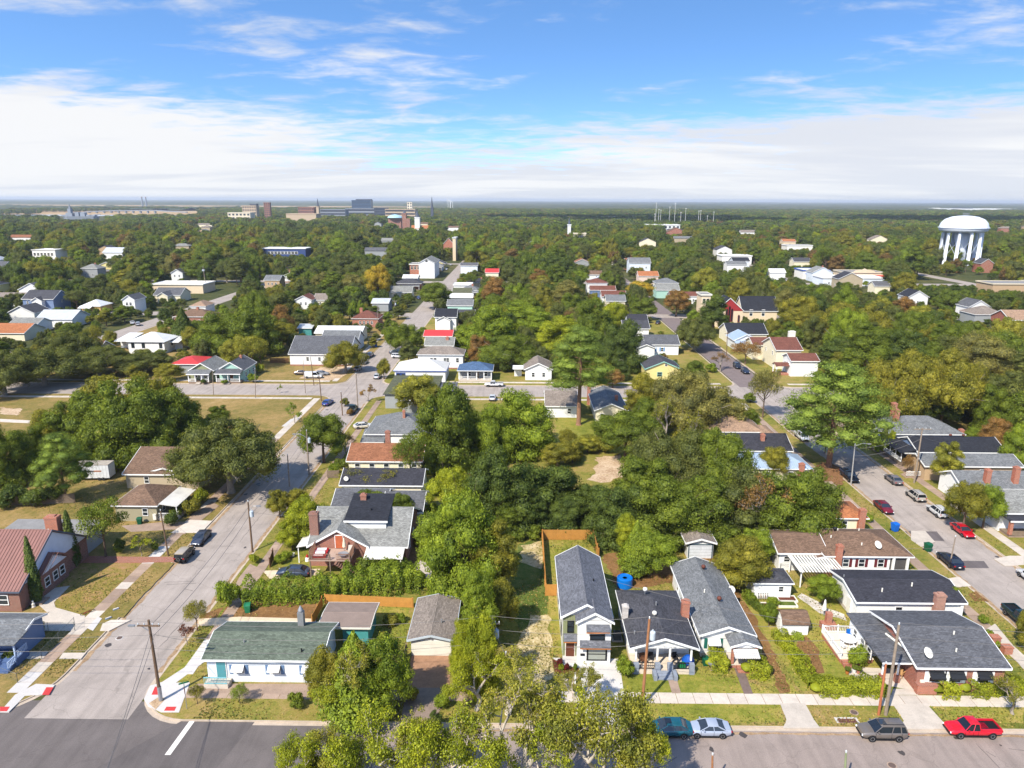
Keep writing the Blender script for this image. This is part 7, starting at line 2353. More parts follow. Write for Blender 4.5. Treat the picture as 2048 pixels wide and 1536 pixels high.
for i,dz in enumerate((.25,-1.4,-3.0)):
 nm = ['top','middle','lowest'][i]
 wire(T('p14',dz),T('p11',dz),.5,f'{nm} cable from the two-transformer pole to the yellowish pole')
 wire(T('p11',dz),T('p12',dz),.8,f'{nm} cable from the yellowish pole to the weathered right pole')
 wire(T('p1',dz - .4),T('p14',dz),1.0,f'{nm} cable from the leaning corner pole to the two-transformer pole')
 wire(T('p12',dz),T('p12',dz) + Vector((48,-2,0)),.8,f'{nm} cable leaving the weathered pole to the right edge')
 wire(LEFTEND + Vector((0,0,dz)),T('p1',dz - .4),.8,f'{nm} cable from the left edge to the leaning corner pole')
for a,b,lb in (('p1','p2','leaning corner pole to the white transformer pole'),('p2','p4','white transformer pole to the curved lamp pole'),('p4','p7','curved lamp pole to the crossing pole'),('p16','p17','wide crossarm pole to the street lamp'),
     ('p24','p25','transformer pole to the far transformer pole'),('p7','p30','crossing pole to the brick house pole')):
 wire(T(a,-.8),T(b,-.8),.7,'heavy cable from the ' + lb,.03)
 wire(T(a,-2.2),T(b,-2.2),.9,'lower cable from the ' + lb,.03)
nr = T('p1',-2.0) + Vector((9,-32,-1.0))
wire(T('p1',-1.6),nr,.6,'cable running from the leaning corner pole toward the camera',.025)
wire(T('p1',-1.9,.4),nr + Vector((-.5,0,-.3)),.6,'second cable running from the leaning corner pole toward the camera',.025)
wire(T('p14',-.3),T('p15',-.2),.4,'service drop between the transformer pole and the short service pole')
wire(T('p12',-1.0),Vector((nh['x1'],nh['y0'] + 10,5)),1.0,'thin service drop from the weathered pole toward the new white house')
p = P(374,1418)
t = thing('stop_sign','stop sign on a post with green street name blades at the corner','street sign',(p.x,p.y,0),R(-62))
MB().tube([(0,0,-.2),(0,0,3.3)],.035,6).build('post',GREYM,t,uv=False)
k = .38
o = MB().prism([(k * math.cos(math.pi / 8 + i * math.pi / 4),2.35 + k * math.sin(math.pi / 8 + i * math.pi / 4)) for i in range(8)],-.06,-.045,lambda a_,b_,d: (a_,d,b_)).build('sign_plate',paint('sign_red',180,24,34),t)
def text(body,size,m,par,loc,rot,name='lettering'):
 cu = bpy.data.curves.new(name,'FONT')
 cu.body = body
 cu.size = size
 cu.align_x = 'CENTER'
 cu.align_y = 'CENTER'
 cu.extrude = .002
 cu.materials.append(m)
 tmp = bpy.data.objects.new('tmp',cu)
 me = bpy.data.meshes.new_from_object(tmp)
 bpy.data.objects.remove(tmp)
 q = bpy.data.objects.new(name,me)
 C.objects.link(q)
 q.parent = par
 q.location = loc
 q.rotation_euler = rot
 return q
text('STOP',.26,WHITE,o,(0,-.066,2.35),(math.pi / 2,0,0))
SG = paint('sign_green',10,120,80)
MB().box(-.5,-.02,2.95,.5,.02,3.12).build('street_name_blade',SG,t)
o = MB().box(-.5,-.02,3.15,.5,.02,3.32).build('street_name_blade',SG,t)
o.rotation_euler = (0,0,R(90))
# ---------------------------------------------------------------- vehicles
ZR = ROADZ
UP,DN,LT,RT = R(90),R(-90),R(180),0.0
def cc(r,g,b,k=.8):
 return c(r,g,b,k)
def cp(x,y):
 q = P(x,y,ZR)
 return q
CARLIST = [
 ('sedan',403,1082,DN,cc(64,70,86),'dark grey sedan parked on the left street with its nose to the camera',{}),
 ('jeep',371,1117,UP,cc(34,34,36),'black off-road car with tan soft top and spare wheel on the back',dict(roofcol=cc(190,176,156),extras=('spare',))),
 ('sedan',1337,1466,LT,cc(18,92,108),'teal sedan with open sunroof at the front kerb, partly under the tree',dict(extras=('sunroof',))),
 ('coupe',1415,1466,LT,cc(176,186,204),'silver two-door coupe at the front kerb behind the teal sedan',{}),
 ('suv',1762,1472,LT,cc(116,108,102),'grey-brown compact SUV with dark sunroof at the front kerb',dict(extras=('sunroof','rack'),cat='car')),
 ('pickup',1942,1467,LT,cc(222,16,44),'bright red pickup with black bed at the front kerb',dict(s=.94,cat='pickup')),
 ('sedan',1766,1020,DN,cc(120,14,34),'dark red sedan on the left side of the right street',{}),
 ('pickup',1698,958,DN,cc(16,22,40),'black pickup on the left side of the right street by the pine',dict(cat='pickup')),
 ('sedan',1786,964,UP,cc(124,116,116),'grey sedan on the right side of the right street, farthest of its row',{}),
 ('suv',1830,997,UP,cc(190,182,172),'beige-silver SUV behind the grey sedan on the right street',dict(extras=('rack',),cat='car')),
 ('suv',1874,1029,UP,cc(220,220,218),'white SUV partly under the bush on the right street',dict(extras=('rack',),cat='car')),
 ('sedan',1924,1067,DN,cc(196,14,34),'bright red sedan on the right side of the right street',{}),
 ('sedan',1899,1127,UP,cc(12,20,48),'blue-black sedan on the left side of the right street by the thin pole',dict(s=1.04)),
 ('pickup',2040,1245,DN,cc(20,44,44),'dark green pickup cut by the right edge',dict(cat='pickup')),
 ('suv',2062,1163,UP,cc(226,226,226),'white car cut by the right edge of the picture',dict(cat='car')),
 ('van',1603,878,DN,cc(228,230,232),'white van at the left kerb beyond the pine',dict(cat='van',s=.96)),
 ('suv',1474,736,DN,cc(26,40,66),'navy SUV on the brick street, farther of two',dict(cat='car')),
 ('suv',1490,746,DN,cc(34,48,74),'navy SUV on the brick street, nearer of two',dict(cat='car')),
 ('sedan',656,809,R(82),cc(44,74,150),'bright blue sedan at the kerb near the left crossing',{}),
 ('pickup',706,823,UP,cc(34,62,56),'dark green pickup on the right side of the left street',dict(cat='pickup')),
 ('van',627,757,RT,cc(236,236,236),'white panel van in the sandy lot',dict(cat='van')),
 ('sedan',643,751,RT,cc(150,152,156),'silver car behind the white van in the lot',{}),
 ('coupe',603,750,RT,cc(120,104,92),'small brown trailer-like car left of the white van',{}),
 ('suv',716,741,UP,cc(52,66,86),'dark blue SUV under the tree by the far left kerb',dict(cat='car')),
 ('sedan',729,727,UP,cc(206,208,212),'white sedan ahead of the dark blue SUV',{}),
 ('suv',741,713,UP,cc(150,154,160),'silver SUV up the left street near the blue bin',dict(cat='car')),
 ('sedan',755,756,UP,cc(206,210,214),'silver hatchback at the right kerb beyond the crossing',{}),
 ('suv',796,716,RT,cc(228,228,230),'white car parked beside the blue-trimmed shop',dict(cat='car')),
 ('sedan',792,708,RT,cc(44,62,84),'dark blue car behind the white one by the blue-trimmed shop',{}),
 ('pickup',988,773,LT,cc(232,232,234),'white pickup on the second street',dict(cat='pickup')),
 ('sedan',985,800,UP,cc(222,224,226),'white car in the drive below the white pickup',{}),
 ('sedan',1316,648,R(70),cc(34,40,50),'dark car at the kerb of the shaded street',{}),
 ('sedan',727,857,R(20),cc(228,222,208),'cream car tucked beside the big white house',{}),
 ('sedan',588,1152,R(178),cc(58,70,92),'blue-grey car with raised boot behind the long hedge',{}),
 ('pickup',878,536,R(60),cc(220,222,226),'white truck in front of the red brick shop',dict(cat='pickup')),
 ('sedan',893,540,UP,cc(220,222,226),'white car on the right of the street by the brick shop',{}),
 ('sedan',902,531,UP,cc(210,212,216),'second white car on the right beyond the brick shop',{}),
 ('suv',838,598,UP,cc(60,90,150),'blue car up the left street between trees',dict(cat='car')),
 ('sedan',853,603,UP,cc(40,44,52),'dark car up the left street opposite the blue one',{}),
 ('sedan',265,648,R(120),cc(220,222,226),'white car on the far left street',{}),
 ('suv',276,651,R(120),cc(200,204,208),'silver car beside the white one on the far left street',dict(cat='car')),
 ('van',312,695,RT,cc(228,228,228),'white camper beside the white metal-roofed house',dict(cat='van')),
 ('sedan',268,699,RT,cc(40,42,50),'black car in front of the white metal-roofed house',{}),
]
for k,x,y,rz,col,lb,kw in CARLIST:
 q = cp(x,y)
 o = car(k,q,rz,col,lb,**kw)
 o.location.z = ROADZ + .012 if y not in (757,751,750,857,1152,800) else .02
# ---------------------------------------------------------------- repairs and marks in the asphalt, wires to the houses
TAR = mat('tar_seal',c(92,86,84),.6,var=.1)
def ribbon(pts,w,label=None,m=TAR,z=ROADZ + .014):
 r = random.Random(int(pts[0][0] * 17 + pts[0][1] * 3))
 L_,R2 = [],[]
 fine = []
 for a,b in zip(pts[:-1],pts[1:]):
  n = max(2,int(math.hypot(b[0] - a[0],b[1] - a[1]) / .7))
  fine += [(a[0] + (b[0] - a[0]) * i / n + r.uniform(-.09,.09),a[1] + (b[1] - a[1]) * i / n + r.uniform(-.09,.09)) for i in range(n)]
 for i in range(len(fine)):
  a,b = fine[max(0,i - 1)],fine[min(len(fine) - 1,i + 1)]
  dx,dy = b[0] - a[0],b[1] - a[1]
  l = math.hypot(dx,dy) or 1
  k = w * r.uniform(.5,1.2) / 2
  L_.append((fine[i][0] - dy / l * k,fine[i][1] + dx / l * k,z)); R2.append((fine[i][0] + dy / l * k,fine[i][1] - dx / l * k,z))
 n = len(fine)
 struct(MB().add(L_ + R2,[(i,n + i,n + i + 1,i + 1) for i in range(n - 1)]).build('tar_seam',m))
rr = random.Random(4)
for x0,x1,y0,y1,n in ((-51,-42,72,185,16),(65,74,75,185,16)):
 for _ in range(n):
  y = rr.uniform(y0,y1)
  if rr.random() < .6:
   a = rr.uniform(x0,x1 - 4)
   ribbon([(a,y),(a + rr.uniform(2,5),y + rr.uniform(-.6,.6))],.07)
  else:
   a = rr.uniform(x0 + 1,x1 - 1)
   ribbon([(a,y),(a + rr.uniform(-.4,.4),y + rr.uniform(4,9)),(a + rr.uniform(-.6,.6),y + rr.uniform(9,14))],.06)
for _ in range(9):
 a = rr.uniform(12,58)
 ribbon([(a,rr.uniform(58,62.5)),(a + rr.uniform(-1,6),rr.uniform(58,62.5))],.06)
OIL = mat('oil_spot',c(84,78,76),.5,var=.2)
for _ in range(34):
 st_ = rr.choice(((-50.3,72,180),(-42.6,72,180),(65.6,72,180),(73.4,72,180),(None,62.3,0)))
 x,y = (st_[0] + rr.uniform(-.6,.6),rr.uniform(st_[1],st_[2])) if st_[0] else (rr.uniform(10,58),62.0 + rr.uniform(-1.5,1))
 k = rr.uniform(.12,.42)
 sheet('oil_stain',[(x + k * rr.uniform(.6,1.2) * math.cos(i * .7),y + k * rr.uniform(.6,1.6) * math.sin(i * .7)) for i in range(9)],ROADZ + .016,OIL)
GRIT = ground_mat('gutter_grit',[(.3,c(150,122,92)),(.6,c(186,158,126)),(.8,c(204,182,152))],.6,3)
for x in (-51.4,-41.5,64.5,74.5):
 ribbon([(x,72),(x,186)],.55,m=GRIT,z=ROADZ + .011)
ribbon([(-12,63.2),(62,63.2)],.35,m=GRIT,z=ROADZ + .011)
HS = {o['label']: o for o in C.objects if o.parent is None and o.get('category') in ('house','garage')}
def drop(pole_,frag,dz,lb,dx=0.0):
 o = next(v for k,v in HS.items() if frag in k)
 wire(T(pole_,-1.6),o.location + Vector((dx,-2.0,dz)),.6,lb,.02)
drop('p11','dark charcoal roof',4.2,'service drop from the yellowish pole to the dark bungalow')
drop('p11','green shutters',3.8,'service drop from the yellowish pole to the green-shuttered bungalow')
drop('p12','low red brick house with broad',4.2,'service drop from the weathered pole to the brick house')
drop('p1','green shingle roof at',4.0,'service drop from the leaning corner pole to the green-roofed cottage')
drop('p2','upper deck',6.0,'service drop from the transformer pole to the brick deck house')
drop('p3','brown hip roof and white awning',3.6,'service drop from the slim dark pole to the beige house')
drop('p16','blue-black roof',4.6,'service drop from the wide crossarm pole to the black-roofed house')
drop('p16','two tall brick chimneys',4.6,'service drop from the wide crossarm pole to the blue house')
drop('p18','dark red shutters',4.0,'service drop from the thin grey pole to the brown-roofed house')
# ---------------------------------------------------------------- trees one can tell apart in the photograph
HAND = [
 ('mass0',170,912,775,150,G_MID,.15),('mass1',262,920,742,190,G_MID,.2),('mass2',350,900,770,150,G_MID,.15),('mass1',115,912,805,110,G_OLIVE,.2),('mass2',215,870,745,150,G_OLIVE,.2),('mass0',318,872,738,150,G_OLIVE,.2),('mass2',300,925,800,130,G_MID,.12),('mass0',215,925,815,120,G_MID,.12),('mass1',385,888,800,80,G_MID,.15),
 ('oak0',462,985,834,232,G_OAK,.06),('oak1',400,960,880,110,G_OAK,.05),('pine1',132,1005,872,120,G_PINE,.1),('mass0',25,968,842,130,G_MID,.2),('mass1',75,935,838,90,G_MID,.25),
 ('loose0',212,1113,988,104,G_MID,.15),('sapling',282,1112,1070,40,G_LIME,.2),('cypress',74,1204,1072,28,G_DARK,0),('cypress',148,1132,1020,28,G_DARK,0),
 ('round2',648,925,818,100,G_MID,.08),('bare2',690,908,868,46,G_RUST,.3),('sapling',590,846,807,32,G_BRIGHT,.1),('sapling',560,786,769,12,G_BRIGHT,0),('sapling',737,805,770,30,G_RUST,.5),
 ('round1',618,1090,988,98,G_LIME,.25),('round0',560,1035,976,58,G_OLIVE,.15),('round3',595,1028,975,50,G_OLIVE,.1),('round0',585,1100,1035,60,G_LIME,.2),
 ('round2',742,1040,975,70,G_MID,.15),('round1',800,1050,985,80,G_MID,.2),('loose1',822,970,856,76,G_MID,.1),('bare2',725,985,935,80,G_OLIVE,.2),('bare2',790,985,935,80,G_OLIVE,.25),
 ('loose1',395,1262,1195,46,G_OLIVE,.2),('sapling',373,1290,1246,34,(.14,.06,.05),.1),
 ('mass0',893,935,757,132,G_MID,.05),('round1',838,842,745,96,G_YEL,.25),('mass1',1040,908,765,134,G_BRIGHT,.08),('mass2',985,926,800,90,G_BRIGHT,.08),('round3',940,905,815,70,G_MID,.1),
 ('round1',900,1045,925,90,G_LIME,.1),('mass2',930,1196,972,165,G_BRIGHT,.16),('tall0',880,1165,1010,100,G_BRIGHT,.2),('tall2',985,1195,1030,110,G_OLIVE,.2),('tall0',958,1310,1135,96,G_BRIGHT,.25),('round2',995,1270,1150,80,G_OLIVE,.2),('mass2',930,1372,1245,62,G_LIME,.2),('mass0',958,1385,1215,92,G_LIME,.25),('mass1',925,1330,1230,56,G_LIME,.2),
 ('mass0',1000,1062,893,140,G_DARK,.02),('mass1',1095,1034,915,165,G_DARK,.02),('mass2',955,1056,930,100,G_MID,.05),('mass0',1178,1044,965,90,G_DARK,.04),('tall2',1060,1062,985,70,G_DARK,.02),('round2',1130,1058,990,70,G_DARK,.03),('tall1',1010,1075,1000,60,G_MID,.04),
 ('round0',1115,935,880,70,G_OLIVE,.15),('round2',1175,905,870,50,G_YEL,.1),('loose0',1135,920,850,40,G_OLIVE,.2),
 ('round1',1250,918,812,120,G_MID,.1),('round3',1215,880,828,60,G_MID,.1),('oak0',1345,985,845,190,G_OAK,.12),('oak1',1425,1000,855,170,G_MID,.15),('mass1',1290,1010,900,130,G_MID,.12),('mass1',1240,1080,955,140,G_DARK,.08),('mass2',1320,1085,945,140,G_MID,.22),('mass0',1400,1070,950,150,G_MID,.18),('mass2',1485,1058,930,150,G_OAK,.1),('mass2',1212,1058,1000,70,G_MID,.08),
 ('bare2',1385,950,830,90,G_OLIVE,.3),('bare2',1330,900,795,80,G_YEL,.4),('bare2',1525,1075,945,110,G_RUST,.3),
 ('oak1',1372,870,738,205,G_GREY,.1),('round1',1430,868,770,110,G_GREY,.12),('tall1',1282,855,738,72,G_OLIVE,.08),('round0',1350,868,795,90,G_YEL,.45),('round2',1300,870,790,80,G_MID,.2),
 ('pine0',1157,850,660,124,G_PINE,.04),('pine1',1657,933,733,192,G_PINE,.05),
 ('magnolia',1270,1148,1040,80,G_BRIGHT,.12),('round1',1300,1150,1052,90,G_BRIGHT,.18),('tall1',1252,1110,1020,46,G_LIME,.2),('round2',1478,1180,1072,100,G_OLIVE,.35),('round0',1505,1130,1052,80,G_BRIGHT,.1),('round3',1545,1210,1195,30,G_BRIGHT,.05),
 ('mass1',1565,1078,930,150,G_MID,.08),('mass0',1625,1056,935,100,G_MID,.1),('mass2',1520,1060,945,90,G_OAK,.1),('tall2',1635,1068,1015,50,G_YEL,.2),
 ('round2',1545,960,890,60,G_OLIVE,.2),('round0',1600,990,940,70,G_MID,.15),
 ('oak0',1845,850,690,195,G_OLIVE,.3),('oak1',1770,845,715,140,G_OLIVE,.15),('oak1',1915,840,720,140,G_OLIVE,.3),('round1',1720,830,725,100,G_DARK,.1),('round3',1975,838,745,110,G_OAK,.2),('round0',2035,835,730,100,G_OAK,.2),('round2',1950,842,800,60,G_DARK,.05),('round0',2005,842,795,80,G_DARK,.05),('round1',1880,855,790,70,G_DARK,.08),('round2',1830,852,790,60,G_DARK,.08),
 ('tall2',1887,978,876,62,G_YEL,.15),('round1',1925,1062,958,92,G_OLIVE,.12),('round3',1965,1056,966,80,G_BRIGHT,.12),('spruce',1766,897,848,36,G_OAK,0),('round2',2036,945,840,70,G_BRIGHT,.12),('round1',1948,892,852,46,G_BRIGHT,.08),
 ('loose0',1525,835,727,76,G_GREY,.2),('round3',1500,862,815,40,G_MID,.05),('tall0',1780,905,860,24,G_LIME,.1),('loose1',1812,950,905,24,G_RUST,.3),('round0',1650,905,850,40,G_PINE,.1),
 ('tall0',1905,1228,1172,36,G_BRIGHT,.2),('round1',1645,1206,1150,64,G_BRIGHT,.12),('round2',1537,1252,1200,34,G_BRIGHT,.05),
 ('bare2',2025,1428,1365,76,G_OLIVE,.15),('round2',2048,1300,1215,50,G_OLIVE,.1),
 ('mass0',508,712,602,130,G_MID,.1),('mass1',440,705,615,110,G_MID,.15),('round0',560,700,640,80,G_OLIVE,.1),('magnolia',370,690,614,50,G_DARK,.1),('tall0',672,652,573,48,G_DARK,.02),('oak0',805,705,640,92,G_MID,.08),('oak1',692,745,682,86,G_OLIVE,.1),('round3',768,757,716,38,G_OLIVE,.1),('round1',757,605,522,56,G_GOLD,.5),('round2',870,618,560,62,G_MID,.15),
 ('mass2',985,715,605,105,G_BRIGHT,.2),('tall0',1045,690,600,90,G_BRIGHT,.12),('mass1',950,700,640,85,G_BRIGHT,.2),('tall2',1085,705,620,90,G_BRIGHT,.05),('oak1',1020,738,668,120,G_MID,.08),('mass0',1240,742,635,90,G_DARK,.05),('oak0',1215,742,660,110,G_DARK,.04),('tall1',1120,730,625,80,G_LIME,.05),('round2',1225,665,600,60,G_LIME,.1),('round0',1185,700,590,80,G_MID,.1),('round3',1225,775,737,44,G_RUST,.4),('oak0',1388,700,632,92,G_OAK,.03),('tall0',1425,668,590,56,G_DARK,.02),('loose1',1490,728,678,62,G_RUST,.25),('bare2',1440,742,705,44,G_RUST,.2),('round1',1352,632,575,50,G_RUST,.5),('round0',1285,640,590,50,G_MID,.05),('round2',1280,600,560,62,G_GOLD,.4),
 ('round1',1690,740,668,120,G_DARK,.08),('oak1',1600,668,590,110,G_OLIVE,.1),('oak0',1700,690,600,150,G_OLIVE,.15),('round3',1640,735,690,60,G_OAK,.08),('oak1',2005,735,632,105,G_YEL,.35),('round0',2048,720,640,80,G_GOLD,.5),('oak0',1930,720,640,110,G_MID,.1),('oak1',1820,700,620,120,G_MID,.12),('round1',1760,690,640,90,G_OLIVE,.15),
 ('oak0',90,770,690,160,G_OAK,.08),('oak1',10,790,700,140,G_OAK,.1),('oak0',200,752,690,130,G_OAK,.12),('oak1',290,745,700,110,G_OAK,.1),('round3',340,762,725,60,G_OLIVE,.2),('oak1',145,730,660,120,G_OAK,.1),('round0',440,850,808,52,G_MID,.2),
]
for k in HAND:
 tree_at(*k[:4],k[4] * (1.14 if k[0][:4] in ('roun','tall','mass') and 840 < k[1] < 1660 and k[2] < 1190 else 1.0),k[5],autumn=k[6] * .8)
FG = [('bare0',-16.0,65.6,9.4,7.5,G_YEL,.42),('bare1',-18.2,65.0,6.0,6.5,G_LIME,.2),('bare1',-4.4,66.2,6.6,7.0,G_LIME,.25),('bare0',-1.0,65.6,7.2,7.5,G_YEL,.3),('bare0',6.4,65.4,5.2,6.0,G_YEL,.2),
  ('bare1',7.4,51.6,14.2,9.4,G_YEL,.15),('bare0',3.6,53.5,12.0,8.0,G_LIME,.2),('bare0',0.2,51.4,14.0,9.6,G_YEL,.45),('bare1',-5.4,50.6,11.6,8.4,G_LIME,.2),('bare0',-8.4,52.0,9.6,6.4,G_YEL,.2),('bare1',-12.4,50.6,11.2,9.0,G_LIME,.25),('bare1',-16.4,52.0,8.4,6.0,G_YEL,.2),('bare1',-18.6,50.6,9.6,5.2,G_LIME,.08),('bare1',10.4,51.6,10.4,5.0,G_LIME,.12)]
for k,x,y,hh,w_,col,au in FG:
 plant(k,Vector((x,y,0)),hh,w_,col,au)
tree_at('magnolia',715,1432,1262,170,G_BRIGHT,.2)
tree_at('round1',660,1420,1290,100,G_OLIVE,.2)
tree_at('round3',770,1425,1265,120,G_BRIGHT,.2)
tree_at('tall2',872,1466,1420,40,G_DARK,.05)
tree_at('loose1',480,1407,1368,42,G_BRIGHT,.1)
tree_at('loose0',395,1408,1370,40,G_OLIVE,.15)
BUSH = [(458,1215,1152,50,G_BRIGHT,.1),(592,1415,1384,36,G_MID,.05),(885,1415,1382,34,G_BRIGHT,.02),(1251,1352,1312,42,G_BRIGHT,.12),(1714,1333,1285,40,G_BRIGHT,.1),(1808,1138,1118,30,G_LIME,.1),(575,1117,1100,22,G_BRIGHT,.1),(562,1127,1107,28,G_BRIGHT,.1),(510,1126,1106,22,G_LIME,.2),(505,1120,1112,14,G_BRIGHT,.2),(585,1090,1066,30,G_LIME,.2),
  (20,1010,968,70,G_DARK,.1),(75,1010,970,60,G_DARK,.1),(115,1004,965,46,G_DARK,.1),(345,1050,1018,30,G_DARK,.05),(240,1105,1075,26,G_DARK,.05),(385,1030,990,44,G_OLIVE,.15),(400,1010,975,40,G_LIME,.1),(352,1035,1010,26,G_MID,.1),(310,1100,1085,18,G_MID,.1),(75,1265,1244,34,G_DARK,.05),(20,1325,1300,30,G_DARK,.05),(60,1195,1180,30,G_DARK,.1),
  (1756,905,880,22,G_BRIGHT,.1),(1740,897,875,22,G_LIME,.1),(1790,913,892,22,G_OLIVE,.2),(1834,940,915,22,G_RUST,.4),(1978,1272,1258,16,G_BRIGHT,.05),(1965,1246,1228,20,G_BRIGHT,.1),(1996,1296,1283,14,G_BRIGHT,.05),(1735,1044,1025,20,G_BRIGHT,.1),(1500,805,785,30,G_MID,.1),(975,870,835,50,G_BRIGHT,.1),(960,900,860,50,G_BRIGHT,.1),(1015,890,850,40,G_LIME,.1),(1080,900,865,44,G_BRIGHT,.1),(1060,880,850,40,G_MID,.1),(1145,925,885,50,G_OLIVE,.2),(1185,893,868,40,G_YEL,.2),(1210,905,876,40,G_YEL,.15),(1225,890,865,30,G_OLIVE,.2),
  (1330,745,728,30,G_BRIGHT,.05),(1395,742,722,34,G_MID,.05),(1422,745,725,26,G_BRIGHT,.05),(1365,750,735,22,G_MID,.05),(965,735,715,30,G_BRIGHT,.05),(1010,745,722,26,G_DARK,.05),(408,768,757,14,G_DARK,.05),(450,768,758,14,G_BRIGHT,.1),(507,765,745,26,G_BRIGHT,.1),(520,745,725,20,G_LIME,.1),(690,812,795,22,G_OLIVE,.3),(700,830,815,16,G_RUST,.3),(668,950,925,30,G_BRIGHT,.1),(680,935,915,26,G_MID,.1),(860,1040,1005,40,G_BRIGHT,.05),(845,1085,1055,40,G_MID,.1),(1130,1068,1040,60,G_DARK,.05),(1178,1070,1050,40,G_DARK,.05),(1060,1074,1046,50,G_MID,.05),(1030,1080,1046,50,G_MID,.05),(1270,1050,1020,60,G_DARK,.05),(1440,1085,1050,60,G_DARK,.05),(1500,1080,1045,50,G_DARK,.05),(1580,1085,1050,60,G_MID,.05),(1345,1100,1070,50,G_DARK,.05),(1415,1010,980,50,G_DARK,.05),(1370,1040,1010,50,G_DARK,.05),(1468,1150,1130,40,G_BRIGHT,.1),(1500,1205,1180,24,G_BRIGHT,.1),
  (1120,1330,1322,14,(.16,.03,.03),.1),(1133,1340,1328,14,(.18,.03,.03),.1),(1122,1341,1331,12,G_LIME,.1),(1150,1340,1330,12,G_BRIGHT,.1),(820,1400,1370,44,G_OLIVE,.2),(790,1150,1110,60,G_BRIGHT,.1),(745,1150,1105,70,G_MID,.1),(820,1175,1130,40,G_BRIGHT,.1),(780,1250,1228,34,G_OLIVE,.2),(800,1245,1225,24,G_BRIGHT,.1)]
for i,(x,y,ty,w_,col,au) in enumerate(BUSH):
 tree_at(f'shrub{i % 2}',x,y,ty,w_,col,au,name='shrub',cat='bush',kind='shrub')
g = lambda x,y: (P(x,y).x,P(x,y).y)
hedge([g(492,1206),g(640,1198),g(700,1182)],2.6,3.0,'long tall green hedge beside the sandy drive',G_BRIGHT,.12,dens=60,lsize=.26)
hedge([g(690,1186),g(838,1176)],3.2,3.4,'thick mixed hedge in front of the brick house',G_BRIGHT,.08,dens=50,lsize=.28)
hedge([g(1556,1272),g(1600,1330),g(1628,1378)],1.6,.9,'clipped green hedge running along the brick house garden',G_LIME,.12)
hedge([g(1632,1382),g(1764,1382)],2.2,1.2,'clipped green hedge along the front sidewalk',G_LIME,.14)
hedge([g(1585,1278),g(1604,1278)],.8,.7,'short low hedge in front of the barn-style shed',G_BRIGHT,.1)
hedge([g(1870,1384),g(1905,1384)],2.4,1.5,'rounded clipped hedge right of the brick planter',G_LIME,.1)
hedge([g(1928,1382),g(1996,1382)],2.4,1.45,'long clipped hedge under the brick house windows',G_LIME,.1)
hedge([g(2004,1376),g(2048,1378)],2.0,1.1,'clipped hedge at the right end of the brick house',G_LIME,.1)
hedge([g(1418,1331),g(1450,1333)],2.3,1.6,'clipped round hedge left of the green-shuttered porch',G_LIME,.08)
hedge([g(1492,1344),g(1534,1346)],2.4,1.5,'clipped hedge right of the green-shuttered porch',G_LIME,.08)
hedge([g(1490,1195),g(1545,1248)],.9,1.1,'scrubby hedge along the fence beside the shed garden',G_MID,.1)
hedge([g(1905,838),g(2048,835)],3.0,3.2,'dark tall hedge in front of the small white cottage',G_DARK,.05,dens=40,lsize=.32)
hedge([g(1850,905 + 24),g(1866,940)],1.0,.8,'low planting in front of the tan house',G_OLIVE,.2)
hedge([g(1332,600),g(1352,600)],2.0,1.8,'small clipped hedge below the church tower',G_BRIGHT,.05,dens=30,lsize=.3)
# ---------------------------------------------------------------- woodland between: scattered trees that leave roofs and streets in sight
VIS = []
rng0 = random.Random(3)
for (x0,y0,x1,y1,H,e,lb) in FOOT:
 if y0 < 190:
  continue
 pts = [proj((x,y,z)) for x in (x0,x1) for y,z in ((y0,.6),(y0,e),((y0 + y1) / 2,H),(y1,e))]
 X = [p[0] for p in pts]; Y = [p[1] for p in pts]
 w_ = max(X) - min(X)
 if lb == 'auto':
  if rng0.random() < (.35 if y0 < 640 else .4):
   VIS.append((min(X) + w_ * .15,min(Y),max(X) - w_ * rng0.uniform(.1,.4),min(Y) + (max(Y) - min(Y)) * rng0.uniform(.35,.65),y0))
  continue
 VIS.append((min(X) + w_ * .06,min(Y),max(X) - w_ * .06,min(Y) + (max(Y) - min(Y)) * (.72 if y0 < 330 else .52),y0))
for r in ((575,715,790,860,300),(370,722,660,850,300),(0,790,130,850,190),(880,745,1100,800,260),(735,690,790,765,400),(820,535,905,560,700),(880,515,905,560,700),(835,560,865,640,600),(1310,590,1345,660,420),(1420,680,1620,860,260),(1345,655,1400,715,330),
   (235,640,310,668,400),(375,560,460,605,520),(1840,545,1975,566,640),(1880,425,1960,514,640),(540,700,690,760,330),(1660,860,1760,1000,200),(1180,665,1190,700,1)):
 VIS.append(r)
VIS += [(480,402,630,422,1580),(630,396,760,414,1580),(760,404,872,419,1500),(775,420,845,452,1100),(1134,436,1174,472,840),(120,408,205,436,1850)]
rng = np.random.default_rng(5)
def blocked(x,y,h,w):
 cx,ty = proj((x,y,h))
 s = pxm((x,y,h * .6))
 by = proj((x,y,h * .25))[1]
 hw = w * s * .48
 for (a,b,c_,d,yy) in VIS:
  if y < yy + 2 and cx + hw > a and cx - hw < c_ and ty < d and by > b:
   return True
 return False
cand = []
placed = [(t['x'],t['y'],t['w'] / 2) for t in TREES if t['kind'] == 'tree']
grid = {}
def cell(x,y):
 return (int(x // 14),int(y // 14))
for x,y,r_ in placed:
 grid.setdefault(cell(x,y),[]).append((x,y,r_))
def clear(x,y,r_,k=.72):
 cx,cy = cell(x,y)
 for i in (-1,0,1):
  for j in (-1,0,1):
   for (a,b,q) in grid.get((cx + i,cy + j),()):
    if (a - x) ** 2 + (b - y) ** 2 < (k * (q + r_)) ** 2:
     return False
 return True
FGRID = {}
for f in FOOT:
 for i in range(int(f[0] // 20) - 1,int(f[2] // 20) + 2):
  for j in range(int(f[1] // 20) - 1,int(f[3] // 20) + 2):
   FGRID.setdefault((i,j),[]).append(f)
